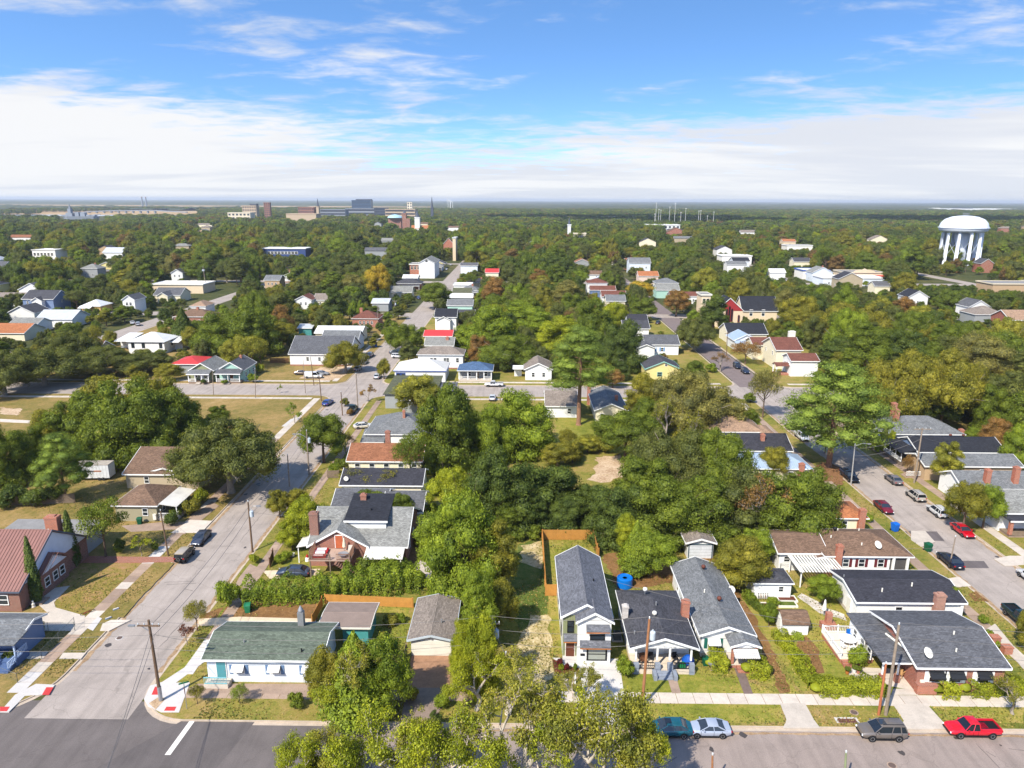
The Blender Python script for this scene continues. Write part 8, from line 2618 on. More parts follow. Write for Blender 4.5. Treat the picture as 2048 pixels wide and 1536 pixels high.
def scatter(ya,yb,n,rmin,rmax,road=True,k=.72):
 out = []
 for _ in range(n):
  y = math.sqrt(rng.uniform(ya * ya,yb * yb))
  x = rng.uniform(-.80,.80) * y
  r_ = rng.uniform(rmin,rmax)
  h = r_ * rng.uniform(1.55,2.3) + 1.0
  if road and y < 640:
   if any(abs(x - sx) < w / 2 + r_ * .45 for sx,w in SX.items()) or any(abs(y - sy) < w / 2 + r_ * .45 for sy,w in SY.items()):
    continue
  if any(f[0] - r_ * .6 < x < f[2] + r_ * .6 and f[1] - r_ * .6 < y < f[3] + r_ * .6 for f in FGRID.get((int(x // 20),int(y // 20)),())):
   continue
  if not clear(x,y,r_,k):
   continue
  if blocked(x,y,h,2 * r_):
   r_ *= .5; h *= .42
   if blocked(x,y,h,2 * r_):
    continue
  grid.setdefault(cell(x,y),[]).append((x,y,r_))
  out.append((x,y,r_,h))
 return out
near = scatter(140,420,26000,3.2,8.4,k=.64)
def near_ok(t):
 x,y,r_,h = t
 if y < 206:
  return x < -150 or x > 100
 return True
near = [t for t in near if near_ok(t)]
near.sort(key=lambda t: -(t[2] * t[2] * t[3]) / (t[1] ** 2))
n_single = max(0,300 - sum(1 for t in TREES if t['kind'] == 'tree'))
single,mass = near[:n_single],near[n_single:]
PAL = [G_DARK,G_OAK,G_MID,G_OLIVE,G_MID,G_OAK,G_OLIVE,G_BRIGHT,G_DARK,G_YEL,G_GREY,G_RUST,G_MID,G_OAK,G_DARK]
KEYS = ['pine1','loose1','mass0','mass1','mass2','round0','round1','round2','round3','oak0','oak1','tall0','tall1','tall2','round0','round2']
for i,(x,y,r_,h) in enumerate(single):
 k = KEYS[int(rng.integers(len(KEYS)))]
 if k.startswith('tall'):
  h *= 1.15
 plant(k,Vector((x,y,0)),h,2 * r_,PAL[int(rng.integers(len(PAL)))],float(rng.uniform(.02,.2)))
mid = scatter(420,1100,30000,4.6,10.5,k=.6)
far = [(x,y,r_,min(h,11 + .5 * r_)) for x,y,r_,h in scatter(1100,3600,26000,6,15,road=False,k=.62) if not (y > 1750 and x < -.42 * y + 60 * math.sin(y * .01) and (math.sin(x * .006) + math.sin(y * .011) < 1.15))]
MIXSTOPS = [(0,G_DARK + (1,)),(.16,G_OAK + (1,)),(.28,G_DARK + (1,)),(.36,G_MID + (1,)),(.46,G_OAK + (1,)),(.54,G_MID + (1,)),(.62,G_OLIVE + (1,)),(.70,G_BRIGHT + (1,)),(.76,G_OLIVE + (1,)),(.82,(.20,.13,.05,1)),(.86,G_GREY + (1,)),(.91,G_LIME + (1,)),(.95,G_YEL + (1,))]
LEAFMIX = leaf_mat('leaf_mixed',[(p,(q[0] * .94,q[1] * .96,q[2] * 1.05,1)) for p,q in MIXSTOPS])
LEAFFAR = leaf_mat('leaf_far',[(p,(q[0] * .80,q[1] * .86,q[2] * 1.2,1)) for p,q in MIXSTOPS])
def merge_proto(key,name,lm):
 """crown and trunk of a kind in one mesh, for the uncountable mass"""
 q = PROTO[key]
 a,b = q['crown'],q['trunk']
 me = bpy.data.meshes.new(name)
 V,F,M_ = [],[],[]
 off = 0
 va = np.empty(len(a.vertices) * 3,np.float32); a.vertices.foreach_get('co',va)
 vb = np.empty(len(b.vertices) * 3,np.float32); b.vertices.foreach_get('co',vb)
 la = np.empty(len(a.loops),np.int32); a.loops.foreach_get('vertex_index',la)
 lb = np.empty(len(b.loops),np.int32); b.loops.foreach_get('vertex_index',lb)
 sa = np.empty(len(a.polygons),np.int32); a.polygons.foreach_get('loop_start',sa)
 sb_ = np.empty(len(b.polygons),np.int32); b.polygons.foreach_get('loop_start',sb_)
 me.vertices.add(len(a.vertices) + len(b.vertices))
 me.vertices.foreach_set('co',np.concatenate([va,vb]))
 me.loops.add(len(la) + len(lb))
 me.loops.foreach_set('vertex_index',np.concatenate([la,lb + len(a.vertices)]))
 me.polygons.add(len(sa) + len(sb_))
 me.polygons.foreach_set('loop_start',np.concatenate([sa,sb_ + len(la)]))
 me.materials.append(lm); me.materials.append(b.materials[0])
 me.polygons.foreach_set('material_index',np.concatenate([np.zeros(len(sa),np.int32),np.ones(len(sb_),np.int32)]))
 me.update(calc_edges=True)
 return me
for i in range(4):
 make_proto(f'far{i}',91 + i,'round',5.0,9.0,1500,.75,m=LEAFMIX,lobes=16,rl=.36,z0=.12,top=.62,r0=.25,nlimb=3)
def forest(name,label,pts,keys,lm):
 """one mass of trees: a point for each, the tree forms drawn on them"""
 coll = bpy.data.collections.new(name + '_forms')
 dims = []
 for i,k in enumerate(keys):
  o = bpy.data.objects.new(f'{name}_form_{i:02d}',merge_proto(k,f'{name}_form_{i:02d}',lm))
  coll.objects.link(o)
  dims.append((PROTO[k]['rad'],PROTO[k]['h']))
 n = len(pts)
 me = bpy.data.meshes.new(name)
 P_ = np.array(pts)
 idx = rng.integers(0,len(keys),n)
 co = np.stack([P_[:,0],P_[:,1],np.full(n,-.1)],1).astype(np.float32)
 me.vertices.add(n)
 me.vertices.foreach_set('co',co.ravel())
 D = np.array(dims)[idx]
 sc = np.stack([P_[:,2] / D[:,0],P_[:,2] / D[:,0],P_[:,3] / D[:,1]],1).astype(np.float32)
 at = me.attributes.new('form','INT','POINT'); at.data.foreach_set('value',idx.astype(np.int32))
 at = me.attributes.new('size','FLOAT_VECTOR','POINT'); at.data.foreach_set('vector',sc.ravel())
 rt = np.zeros((n,3),np.float32); rt[:,2] = rng.uniform(0,6.283,n)
 at = me.attributes.new('turn','FLOAT_VECTOR','POINT'); at.data.foreach_set('vector',rt.ravel())
 o = bpy.data.objects.new(name,me)
 C.objects.link(o)
 ng = bpy.data.node_groups.new(name,'GeometryNodeTree')
 ng.interface.new_socket('Geometry',in_out='INPUT',socket_type='NodeSocketGeometry')
 ng.interface.new_socket('Geometry',in_out='OUTPUT',socket_type='NodeSocketGeometry')
 gi,go = ng.nodes.new('NodeGroupInput'),ng.nodes.new('NodeGroupOutput')
 ip = ng.nodes.new('GeometryNodeInstanceOnPoints')
 ci = ng.nodes.new('GeometryNodeCollectionInfo')
 ci.inputs['Collection'].default_value = coll
 ci.inputs['Separate Children'].default_value = True
 ci.inputs['Reset Children'].default_value = True
 ip.inputs['Pick Instance'].default_value = True
 def attr(nm,ty):
  a = ng.nodes.new('GeometryNodeInputNamedAttribute')
  a.data_type = ty
  a.inputs['Name'].default_value = nm
  return [s for s in a.outputs if s.enabled and s.name == 'Attribute'][0]
 Lk = ng.links.new
 Lk(gi.outputs[0],ip.inputs['Points'])
 Lk(ci.outputs[0],ip.inputs['Instance'])
 Lk(attr('form','INT'),ip.inputs['Instance Index'])
 Lk(attr('size','FLOAT_VECTOR'),ip.inputs['Scale'])
 e2 = ng.nodes.new('FunctionNodeEulerToRotation')
 Lk(attr('turn','FLOAT_VECTOR'),e2.inputs[0])
 Lk(e2.outputs[0],ip.inputs['Rotation'])
 Lk(ip.outputs[0],go.inputs[0])
 md = o.modifiers.new('forms','NODES')
 md.node_group = ng
 o['kind'] = 'stuff'
 o['label'] = label
 o['category'] = 'woodland'
 return o
forest('woodland','mixed green and rusty tree canopy filling the middle-distance blocks',mass + mid,['round0','round1','round2','round3','oak0','oak1','tall0','tall1','loose0','mass0','mass2'],LEAFMIX)
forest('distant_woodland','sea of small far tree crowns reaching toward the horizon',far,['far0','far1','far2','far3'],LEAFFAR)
# ---------------------------------------------------------------- tufts, weeds and fallen leaves on the near yards
def inside(px_,py_,poly):
 r_ = np.zeros(len(px_),bool)
 n = len(poly)
 for i in range(n):
  (x0,y0),(x1,y1) = poly[i],poly[(i + 1) % n]
  cnd = ((y0 > py_) != (y1 > py_)) & (px_ < (x1 - x0) * (py_ - y0) / ((y1 - y0) or 1e-9) + x0)
  r_ ^= cnd
 return r_
def tufts(name,label,n,size,col,aut,seed,ymax,clump):
 g_ = np.random.default_rng(seed)
 y = 64.3 + (ymax - 64.3) * g_.random(n) ** 1.25
 x = g_.uniform(-.78,.78,n) * (y + 6)
 w_ = np.sin(x * .31 + 1.3 * np.sin(y * .17)) + np.sin(y * .43 + 1.1 * np.sin(x * .23 + seed)) + g_.normal(0,.8,n)
 ok = w_ > clump
 ok &= ~(((x > -52.3) & (x < -40.7)) | ((x > 63.7) & (x < 75.3)))
 ok &= ~((x > -59) & (x < -34) & (y < 70.6)) & ~((x > 58) & (x < 81) & (y < 70))
 for f in FOOT:
  ok &= ~((x > f[0]) & (x < f[2]) & (y > f[1]) & (y < f[3]))
 for q in PAVED:
  ok &= ~inside(x,y,q)
 x,y = x[ok],y[ok]
 m_ = len(x)
 pos = np.stack([x,y,np.full(m_,size * .35)],1)
 nor = np.stack([g_.normal(0,.5,m_),g_.normal(0,.5,m_),np.full(m_,.9)],1)
 o = bpy.data.objects.new(name,leaf_mesh(name,pos,nor,size,LEAF,g_,jitter=1.0,shape=.7))
 C.objects.link(o)
 o.color = col + (aut,)
 o['kind'] = 'stuff'
 o['label'] = label
 o['category'] = 'grass'
tufts('grass_tufts','tufts of green grass scattered over the near yards and verges',90000,.22,(.14,.155,.04),.1,1,135,.4)
tufts('dry_tufts','straw-coloured dry tufts over the near yards and verges',70000,.2,(.34,.26,.11),.2,2,135,.5)
tufts('fallen_leaves','brown fallen leaves drifted over the near yards',40000,.15,(.28,.17,.08),.3,3,150,.7)
# ---------------------------------------------------------------- water tower
WT = mat('tower_white',c(220,226,236),.5,var=.04,vscale=.15,stain=.1)
b0 = P(1916,528)
sc = pxm((b0.x,b0.y,20))
zt = rise_to(b0,431)
t = thing('water_tower','white water tower with domed tank on a ring of legs and fluted core','water tower',(b0.x,b0.y,0))
R_ = 43.5 / sc
zr = rise_to(b0,455)          # widest rim
zb = rise_to(b0,463)
MB().lathe([(R_ * .62,zb - .6),(R_ * .9,zb),(R_ * .985,zb + 1.0),(R_,zr),(R_ * .985,zr + 1.2),(R_ * .93,zr + (zt - zr) * .42),(R_ * .78,zr + (zt - zr) * .7),(R_ * .52,zr + (zt - zr) * .9),(R_ * .25,zt - .25),(.3,zt)],48).build('tank',WT,t,smooth_=True)
MB().lathe([(R_ * 1.0,zr - .35),(R_ * 1.035,zr - .35),(R_ * 1.035,zr + .25),(R_ * 1.0,zr + .25)],48).build('rim_walkway',WT,t)
MB().lathe([(R_ * .30,-.3),(R_ * .26,3),(R_ * .24,zb * .6),(R_ * .34,zb - 1)],24).build('core',mat('tower_core',c(206,214,226),.55,var=.05,pat='wave',psize=1.6,bump=.8),t,smooth_=True)
for i in range(10):
 a = i * 2 * math.pi / 10 + .25
 p0 = Vector((R_ * .80 * math.cos(a),R_ * .80 * math.sin(a),-.3))
 p1 = Vector((R_ * .78 * math.cos(a),R_ * .78 * math.sin(a),zb - 1.2))
 p2 = Vector((R_ * .66 * math.cos(a),R_ * .66 * math.sin(a),zb + .6))
 MB().tube([p0,p1,p2],[1.45,1.35,2.0],10).build('leg',WT,t,smooth_=True)
for i in range(10):
 a,a2 = i * 2 * math.pi / 10 + .25,(i + 1) * 2 * math.pi / 10 + .25
 for q0,q1 in ((a,a2),(a2,a)):
  MB().tube([(R_ * .79 * math.cos(q0),R_ * .79 * math.sin(q0),zb * .25),(R_ * .79 * math.cos(q1),R_ * .79 * math.sin(q1),zb * .75)],.12,4).build('brace',WT,t,uv=False)
for i in range(5):
 MB().tube([(-2 + i * 1.2,0,zt - .4),(-2 + i * 1.2,0,zt + 2.2)],.12,5).box(-2.25 + i * 1.2,-.2,zt + .8,-1.75 + i * 1.2,.2,zt + 2.0).build('antenna',GREYM,t,uv=False)
MB().box(R_ * 1.0,-1,zr - .2,R_ * 1.08,1,zr + 3.4).build('antenna_rack',GREYM,t)
VISX = (b0.x - R_,b0.x + R_)
# ---------------------------------------------------------------- downtown on the horizon
WALLS = dict(brick=brick('far',150,84,70),tan=mat('far_tan',c(206,184,158),.9),white=mat('far_white',c(222,222,220),.9),grey=mat('far_grey',c(150,156,166),.8),glass=mat('far_glass',c(88,112,140),.25,spec=.6),dark=mat('far_dark',c(84,92,108),.7),cream=mat('far_cream',c(226,214,190),.9))
WINB = mat('far_window',c(60,68,84),.3)
def block_at(name,label,xa,xb,base_y,top_y,wall,dist,floors=0,cols=0,cat='building',spire=None,depth=None,step=None):
 """building standing dist metres down the view, sized by the sight lines to its corners and roof"""
 def at(px,py):
  d = CAM_R @ Vector(((px - PCX) / FPX,-(py - PCY) / FPX,-1.0))
  k = dist / d.y
  return Vector((d.x * k,dist,CAM_H + d.z * k))
 A,B = at(xa,top_y),at(xb,top_y)
 H = A.z
 w = B.x - A.x
 dp = depth or max(10,w * .6)
 t = thing(name,label,cat,((A.x + B.x) / 2,dist + dp / 2,0))
 MB().box(-w / 2,-dp / 2,-.3,w / 2,dp / 2,H).build('wall',WALLS[wall],t)
 MB().box(-w / 2 - .5,-dp / 2 - .5,H + .01,w / 2 + .5,dp / 2 + .5,H + 1.2).build('parapet',WALLS[wall],t)
 if step:
  MB().box(-w / 2 + w * step[0],-dp * .3,H + 1.2,-w / 2 + w * step[1],dp * .3,H + step[2]).build('roof_house',WALLS['dark'],t)
 if floors:
  fh = H / floors
  for f in range(floors):
   if cols:
    for i in range(cols):
     inst('window',ubox(),WINB,t,(-w / 2 + w * (i + .5) / cols,-dp / 2 - .05,f * fh + fh * .3),(w / cols * .55,.3,fh * .5))
   else:
    MB().box(-w / 2 + .6,-dp / 2 - .15,f * fh + fh * .35,w / 2 - .6,-dp / 2 - .01,f * fh + fh * .85).build('window_band',WINB,t)
 if spire:
  zz = at((xa + xb) / 2,spire).z
  MB().lathe([(w * .5,H + 1.2),(w * .46,H + 1.6),(.3,zz)],8).build('spire',WALLS['dark'] if spire else None,t)
 return t
block_at('office_tower','dark blue glass office tower, tallest of the downtown skyline',703,741,424,401,'glass',2100,floors=13,step=(.2,1.0,4))
block_at('office_block','grey annex at the foot of the glass tower',690,760,424,417.5,'grey',2080,floors=3)
block_at('hotel_block','red brick tower with pale cap left in the skyline',527,539,430,406,'brick',1750,floors=9,cols=3)
block_at('apartment_block','tan stepped block next to the red brick tower',484,512,432,412,'tan',1700,floors=6,cols=6,step=(.5,1,5))
block_at('apartment_block','square red brick block left of the tall grey spire',596,627,431,415.5,'brick',1600,floors=6,cols=8)
block_at('warehouse','cream low block under the brick towers',455,500,432,426,'cream',1640,floors=3,cols=6)
block_at('office_block','pale grey mid-rise left of the glass tower',640,690,428,419.5,'grey',1800,floors=4)
block_at('office_block','dark wide block right of the glass tower',748,775,427,416.5,'dark',1900,floors=5)
block_at('parking_deck','long pale parking deck right of the dark wide block',770,830,430,419,'tan',1800,floors=4)
block_at('grain_tower','pale stepped tower on the skyline centre',814,824,420,405,'cream',2600,floors=5,cols=2)
block_at('warehouse','low tan store row near the tall grey spire',572,632,432,428.5,'tan',1500)
t = block_at('church_tower','slender grey stone church spire among downtown blocks',632,637,428,414,'tan',1600,spire=397,cat='church')
t = block_at('church_tower','tall thin black church spire on the skyline',861,866,432,416,'dark',1700,spire=393.5,cat='church')
t = block_at('church','white church with orange-brown steeple in the trees',829,839,455,436,'white',1150,spire=421,cat='church')
MB().box(-9,-6,0,20,8,9).build('nave',WALLS['white'],t)
MB().prism([(-7,9),(7,9),(0,14)],-9.5,20.5,lambda p,q,d: (d,p + 1,q)).build('roof',ROOFS['orange'],t)
t = block_at('church','red brick twin-towered church beside the pale dome',804,812,452,428,'brick',1250,spire=420,cat='church')
MB().box(4,-8,0,10,0,22).build('tower',WALLS['brick'],t)
t = block_at('domed_hall','brick hall with low pale blue dome',776,802,450,437,'brick',1300,cat='hall')
q = t.children[0].dimensions
MB().lathe([(14,0),(12.5,2),(9,4),(4,5.4),(.4,6)],20).build('dome',mat('dome_blue',c(170,206,220),.5),t,(0,0,24 * 0 + proj((0,0,0))[0] * 0 + max(v.co.z for v in t.children[0].data.vertices)))
t = block_at('church','white-steepled church with long slate roof and brick base',1136,1142,470,451,'white',900,spire=436,cat='church')
MB().box(3,-6,0,24,10,7).build('nave',WALLS['brick'],t)
MB().prism([(-8,7),(10,7),(1,15)],2.5,24.5,lambda p,q,d: (d,p,q)).build('roof',ROOFS['lightgrey'],t)
block_at('warehouse','white flat building by the white-steepled church',1148,1172,474,468,'cream',850,floors=2,cols=6)
block_at('shopping_centre','row of pale low roofs on the far right horizon',1900,2032,420,417.6,'white',4200,cat='building',step=(.3,.42,6))
block_at('warehouse','pale low roof on the far right horizon left of the row',1867,1880,418,416,'white',4300)
block_at('warehouse','white buildings in the trees right of centre',1296,1360,455,450.5,'white',1250,floors=2,cols=8)
block_at('warehouse','grey roof line in the far dark trees',1205,1230,437,434,'white',1900)
block_at('warehouse','long pale roof in the dark trees right of centre',1610,1670,446,441.5,'grey',1700)
block_at('warehouse','low white roof right in the dark trees',1715,1770,447,442.5,'white',1800)
for i,(x,ty,by) in enumerate(((898,394.5,412),(903,397,412),(283,393.5,406),(291,394,406))):
 d = 4200
 v = CAM_R @ Vector(((x - PCX) / FPX,-(ty - PCY) / FPX,-1.0)); k = d / v.y
 zz = CAM_H + v.z * k
 t = thing('dock_crane' if i < 2 else 'chimney_stack',['pale dock crane on the horizon, left of the pair','pale dock crane on the horizon, right of the pair','left factory stack on the far left horizon','right factory stack on the far left horizon'][i],'crane' if i < 2 else 'chimney',(v.x * k,d,0))
 if i < 2:
  for s in (-6,6):
   MB().tube([(s,0,0),(s,0,zz * .7)],1.2,5).build('tower_leg',WALLS['white'],t)
  MB().tube([(8,0,zz * .7),(-14,0,zz * .72)],1.2,5).tube([(-6,0,zz * .7),(-10,0,zz)],1.0,5).build('boom',WALLS['white'],t)
 else:
  MB().lathe([(5,0),(3.4,zz)],12).build('shaft',WALLS['grey'],t)
  MB().lathe([(3.5,zz - 5),(3.7,zz - 4),(3.5,zz)],12).build('band',WALLS['brick'],t)
for i,(x,ty) in enumerate(((1313,406),(1318,419),(1322,420),(1340,414),(1351,407),(1372,417),(1398,422),(1402,421),(1428,424),(1362,425),(1310,428),(1415,432))):
 d = 1500
 v = CAM_R @ Vector(((x - PCX) / FPX,-(ty - PCY) / FPX,-1.0)); k = d / v.y
 zz = CAM_H + v.z * k
 t = thing('floodlight_mast',f'pale floodlight mast, number {["one", "two", "three", "four", "five", "six", "seven", "eight", "nine", "ten", "eleven", "twelve"][sorted((1313, 1318, 1322, 1340, 1351, 1372, 1398, 1402, 1428, 1362, 1310, 1415)).index(x)]} from the left in the distant row','mast',(v.x * k,d,0),0,'floodlight masts in the far trees')
 MB().tube([(0,0,0),(0,0,zz)],[.35,.25],6).build('pole',WALLS['white'],t)
 MB().box(-1.1,-.3,zz - .4,1.1,.3,zz + .5).build('lamp_bank',WALLS['white'],t)
MARSH = ground_mat('marsh_reeds',[(.3,c(168,140,104)),(.5,c(198,166,122)),(.7,c(206,184,150))],.002,.03)
WATER = mat('river_water',c(176,190,206),.12,var=.05,vscale=.01,spec=.6)
sheet('marsh',[(-5200,2500),(-1050,2450),(-1000,3100),(-1600,3700),(-5600,3700)],-.05,MARSH)
sheet('river',[(-2600,2150),(-600,2350),(300,3200),(2500,5200),(3200,6200),(0,4600),(-900,3000),(-2800,2480)],-.06,WATER)
sheet('marsh',[(-5200,5200),(-1400,5000),(0,5600),(-5200,6400)],-.05,MARSH)
def at_d(px,py,d):
 v = CAM_R @ Vector(((px - PCX) / FPX,-(py - PCY) / FPX,-1.0))
 k = d / v.y
 return Vector((v.x * k,d,CAM_H + v.z * k))
A,B,Cc = at_d(92,428,2750),at_d(215,420.5,2750),at_d(310,420,2750)
t = thing('road_bridge','long low road bridge on piers across the far left river','bridge',(B.x,2750,0))
bk = MB()
pts = [(A.x - B.x,0,A.z),(0,0,B.z),(Cc.x - B.x,0,Cc.z),(Cc.x - B.x + 120,0,Cc.z - 6)]
for p0,p1 in zip(pts[:-1],pts[1:]):
 bk.add([(p0[0],-6,p0[2]),(p1[0],-6,p1[2]),(p1[0],6,p1[2]),(p0[0],6,p0[2]),(p0[0],-6,p0[2] - 3.5),(p1[0],-6,p1[2] - 3.5),(p1[0],6,p1[2] - 3.5),(p0[0],6,p0[2] - 3.5)],[(0,1,2,3),(7,6,5,4),(0,4,5,1),(1,5,6,2),(2,6,7,3),(3,7,4,0)])
bk.build('deck',WALLS['grey'],t)
for i in range(16):
 f = i / 15
 x = (A.x - B.x) + (Cc.x - A.x) * f
 z = np.interp(x,[p[0] for p in pts],[p[2] for p in pts])
 inst('pier',ubox(),WALLS['grey'],t,(x,0,-1),(5,9,z - 2.6))
A = at_d(125,437,1900); B = at_d(200,437,1900)
t = thing('warship','grey moored warship with tall tower superstructure at the far left','ship',((A.x + B.x) / 2,1900,0))
L_ = (B.x - A.x)
SHIP = mat('ship_grey',c(150,158,170),.6,var=.05)
MB().add([(-L_ * .5,0,9),(-L_ * .3,-13,8),(L_ * .4,-13,8),(L_ * .5,0,8),(L_ * .4,13,8),(-L_ * .3,13,8),(-L_ * .46,0,0),(-L_ * .3,-11,0),(L_ * .4,-11,0),(L_ * .47,0,0),(L_ * .4,11,0),(-L_ * .3,11,0)],
   [(0,1,2,3,4,5),(6,7,1,0),(7,8,2,1),(8,9,3,2),(9,10,4,3),(10,11,5,4),(11,6,0,5)]).build('hull',SHIP,t)
mz = lambda y: at_d(142,y,1900).z
MB().box(-L_ * .35,-8,8,-L_ * .18,8,mz(426)).box(-L_ * .31,-5,8,-L_ * .23,5,mz(417)).build('bridge_tower',SHIP,t)
MB().tube([(-L_ * .27,0,10),(-L_ * .27,0,mz(409.5))],1.6,6).box(-L_ * .29,-2,mz(416),-L_ * .25,2,mz(414)).build('mast',SHIP,t)
MB().box(-L_ * .12,-6,8,-L_ * .02,6,mz(424)).box(.02 * L_,-6,8,.14 * L_,6,mz(425)).build('funnel',SHIP,t)
for x in (-.42,.24,.34):
 q = MB().box(x * L_ - 6,-6,8,x * L_ + 6,6,12).tube([(x * L_ + 5,0,11),(x * L_ + 19,0,13)],.8,5).build('gun_turret',SHIP,t)
# ---------------------------------------------------------------- far country: woods merging into a low rolling canopy
rngf = np.random.default_rng(77)
nx,ny = 260,90
ys = 3300 * (28000 / 3300) ** (np.linspace(0,1,ny))
V,F = [],[]
for j,y in enumerate(ys):
 half = y * .86
 for i in range(nx):
  x = -half + 2 * half * i / (nx - 1)
  z = 8 + 3.5 * math.sin(x * .011 + y * .003) * math.sin(y * .007 - x * .002) + rngf.uniform(-4,6)
  if x < -.12 * y and y < 7000 and math.sin(y * .0016 + x * .0004) > -.2:
   z = -6
  V.append((x,y + rngf.uniform(-.2,.2) * y * .02,z))
for j in range(ny - 1):
 for i in range(nx - 1):
  F.append((j * nx + i,j * nx + i + 1,(j + 1) * nx + i + 1,(j + 1) * nx + i))
FARC = ground_mat('far_canopy',[(.28,(.035,.05,.028,1)),(.42,(.05,.065,.032,1)),(.55,(.075,.082,.036,1)),(.68,(.11,.10,.045,1)),(.8,(.15,.125,.06,1))],.0022,.03)
o = MB().add(V,F).build('far_woods',FARC,uv=False)
o['kind'] = 'stuff'; o['label'] = 'hazy wooded plain running out to the horizon'; o['category'] = 'woodland'
CL = mat('shade_cloud_white',c(245,246,250),1.0,var=.02)
rc = np.random.default_rng(8)
cb = MB()
for i in range(26):
 vs,fs = ico(rc)
 a = rc.uniform(-1,1); b = rc.uniform(-1,1)
 ctr = np.array([500 + a * 1150,1060 + b * 330 * (1 - .4 * abs(a)),1100 + rc.uniform(0,60)])
 cb.add((vs * np.array([rc.uniform(160,330),rc.uniform(110,200),rc.uniform(50,90)]) + ctr).tolist(),fs.tolist())
struct(cb.build('cloud',CL,uv=False,smooth_=True))  # unseen cloud overhead, added to throw a shadow band across the far woods
# ---------------------------------------------------------------- the air
m = bpy.data.materials.new('haze_air')
m.use_nodes = True
nt = m.node_tree
for n in list(nt.nodes):
 nt.nodes.remove(n)
out = nt.nodes.new('ShaderNodeOutputMaterial')
pv = nt.nodes.new('ShaderNodeVolumePrincipled')
pv.inputs['Color'].default_value = (.78,.85,.94,1)
pv.inputs['Density'].default_value = .00007
pv.inputs['Anisotropy'].default_value = .1
nt.links.new(pv.outputs[0],out.inputs['Volume'])
top = 82.0
o = MB().box(-33000,-260,-8,33000,30000,top).build('haze',m,uv=False)
o['kind'] = 'stuff'
# ---------------------------------------------------------------- names and labels of trees and bushes, from what stands beside them
KIND = {'mass': ('broadleaf_tree','dense leafy tree'),'oak': ('oak_tree','spreading oak'),'round': ('broadleaf_tree','round-crowned tree'),'tall': ('broadleaf_tree','tall tree'),'loose': ('broadleaf_tree','thin airy tree'),'pine': ('pine_tree','tall pine'),'magno': ('magnolia_tree','dense conical tree'),'cypre': ('cypress_tree','narrow column cypress'),
  'spruc': ('conifer','small conical conifer'),'shrub': ('shrub','bush'),'bare': ('street_tree','half-bare tree'),'sapli': ('sapling','young sapling')}
WCOL = {'mint': 'mint green','paleblue': 'pale blue','brick': 'red brick','tan': 'tan'}
RCOL = {'midgrey': 'mid-grey','lightgrey': 'light grey','slate': 'slate','dark': 'dark blue-grey','taupe': 'taupe','whitem': 'white metal','silver': 'silver metal','red': 'red-brown','rust': 'rust-brown','flatwhite': 'bright white'}
big = [(proj(o.location),o['label']) for o in C.objects if o.parent is None and o.get('category') in ('house','church','shop','building','tower','warehouse','water tower') and o['label'] != 'auto']
hg = {}
for h,wl,rf in AUTOH:
 o = h['o']
 px = proj(o.location)
 lm = min(big,key=lambda m: (m[0][0] - px[0]) ** 2 + 4 * (m[0][1] - px[1]) ** 2)
 sh = lm[1].split(' with ')[0].split(' and ')[0].split(',')[0]
 sh = ' '.join(sh.split()[:6])
 rel = ('left of' if lm[0][0] > px[0] else 'right of') if abs(lm[0][0] - px[0]) > 2.5 * abs(lm[0][1] - px[1]) else ('behind' if px[1] < lm[0][1] else 'in front of')
 key = f"{WCOL.get(wl, wl)} house with {RCOL.get(rf, rf)} roof {rel} the {sh}"
 hg.setdefault(key,[]).append((px[0],o))
for key,it in hg.items():
 it.sort(key=lambda q: q[0])
 for i,(x,o) in enumerate(it):
  key = ' '.join(key.split()[:14])
  o['label'] = key if len(it) == 1 else key + ', ' + ('leftmost' if i == 0 else 'rightmost' if i == len(it) - 1 else ['','second','third','fourth','fifth','sixth'][min(i,5)])
  o['group'] = 'houses between the trees'
marks = []
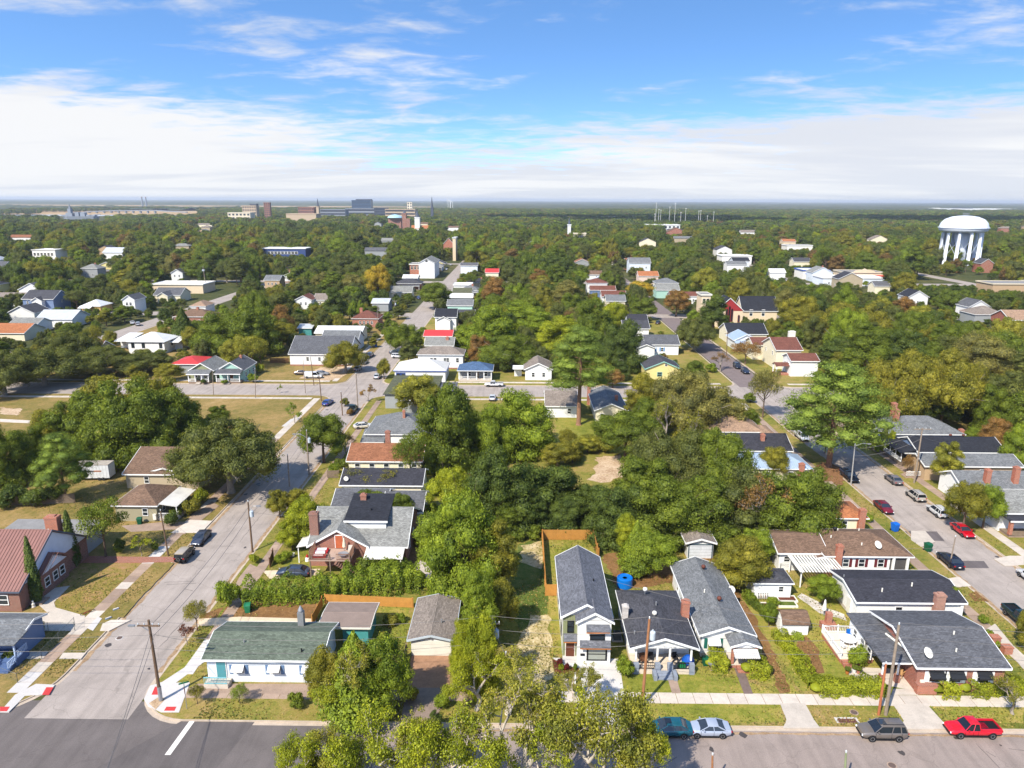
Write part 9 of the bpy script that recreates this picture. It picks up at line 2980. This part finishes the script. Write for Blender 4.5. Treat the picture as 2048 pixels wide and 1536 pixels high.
for o in list(C.objects):
 if o.parent is None and o.get('category') in ('house','garage','church','shop','building','carport','shed','warehouse','tower','pavilion','pergola','deck','pool','water tower'):
  lb = o['label']
  cut = lb
  for w_ in (' and ',' at ',' beside ',' behind ',' among',' under ',' below ',' partly',' in ',' on ',' near ',', ',' cut by',' right of',' left of',' half '):
   k = cut.find(w_)
   if k > 12:
    cut = cut[:k]
  cut = ' '.join(cut.split()[:8])
  for w_ in (' with',' small',' two',' white',' dark',' the',' broad',' long'):
   if cut.endswith(w_):
    cut = cut[:-len(w_)]
  marks.append((proj(o.location),o.location.y,cut))
groups = {}
SEEN = {}
for t in TREES:
 o = t['o']
 if t['fixed']:
  continue
 pre = next(k for k in KIND if t['key'].startswith(k))
 nm,desc = KIND[pre]
 o.name = nm
 col = COLNAME.get(tuple(t['col']),'reddish')
 px = proj((t['x'],t['y'],t['h'] * .5))
 best = min(marks,key=lambda m: (m[0][0] - px[0]) ** 2 + 2.2 * (m[0][1] - proj((t['x'],t['y'],0))[1]) ** 2)
 dx = best[0][0] - px[0]
 dy = t['y'] - best[1]
 if abs(dx) > 1.3 * abs(best[0][1] - proj((t['x'],t['y'],0))[1]):
  rel = 'left of' if dx > 0 else 'right of'
 else:
  rel = 'behind' if dy > 0 else 'in front of'
 size = 'big ' if t['w'] > 12 and pre in ('oak','round','tall','mass') else ('small ' if t['w'] < 5 and pre in ('round','tall','oak') else '')
 key = f'{size}{col} {desc} {rel} the {best[2]}'
 groups.setdefault(key,[]).append((px[0],o,t))
ORD = ['leftmost','second from left','third from left','fourth from left','fifth from left','sixth from left','seventh from left','eighth from left']
for key,items in groups.items():
 items.sort(key=lambda q: q[0])
 for i,(x,o,t) in enumerate(items):
  lb = key
  if len(items) > 1:
   lb = key + ', ' + ('rightmost' if i == len(items) - 1 else ORD[min(i,7)])
  w_ = lb.split()
  while len(w_) > 16:
   lb = lb.replace(' with ',' ',1) if ' with ' in lb else ' '.join(w_[:16])
   w_ = lb.split()
  while lb in SEEN:
   lb = ' '.join(lb.split()[:12]) + ', ' + {0: 'nearer one',1: 'farther one',2: 'third one'}.get(SEEN[lb] - 1,'last one')
  SEEN[lb] = SEEN.get(lb,0) + 1
  o['label'] = lb
  if t['kind'] == 'shrub':
   o['group'] = 'bushes in the yards'
  else:
   o['group'] = 'trees of the neighbourhood'
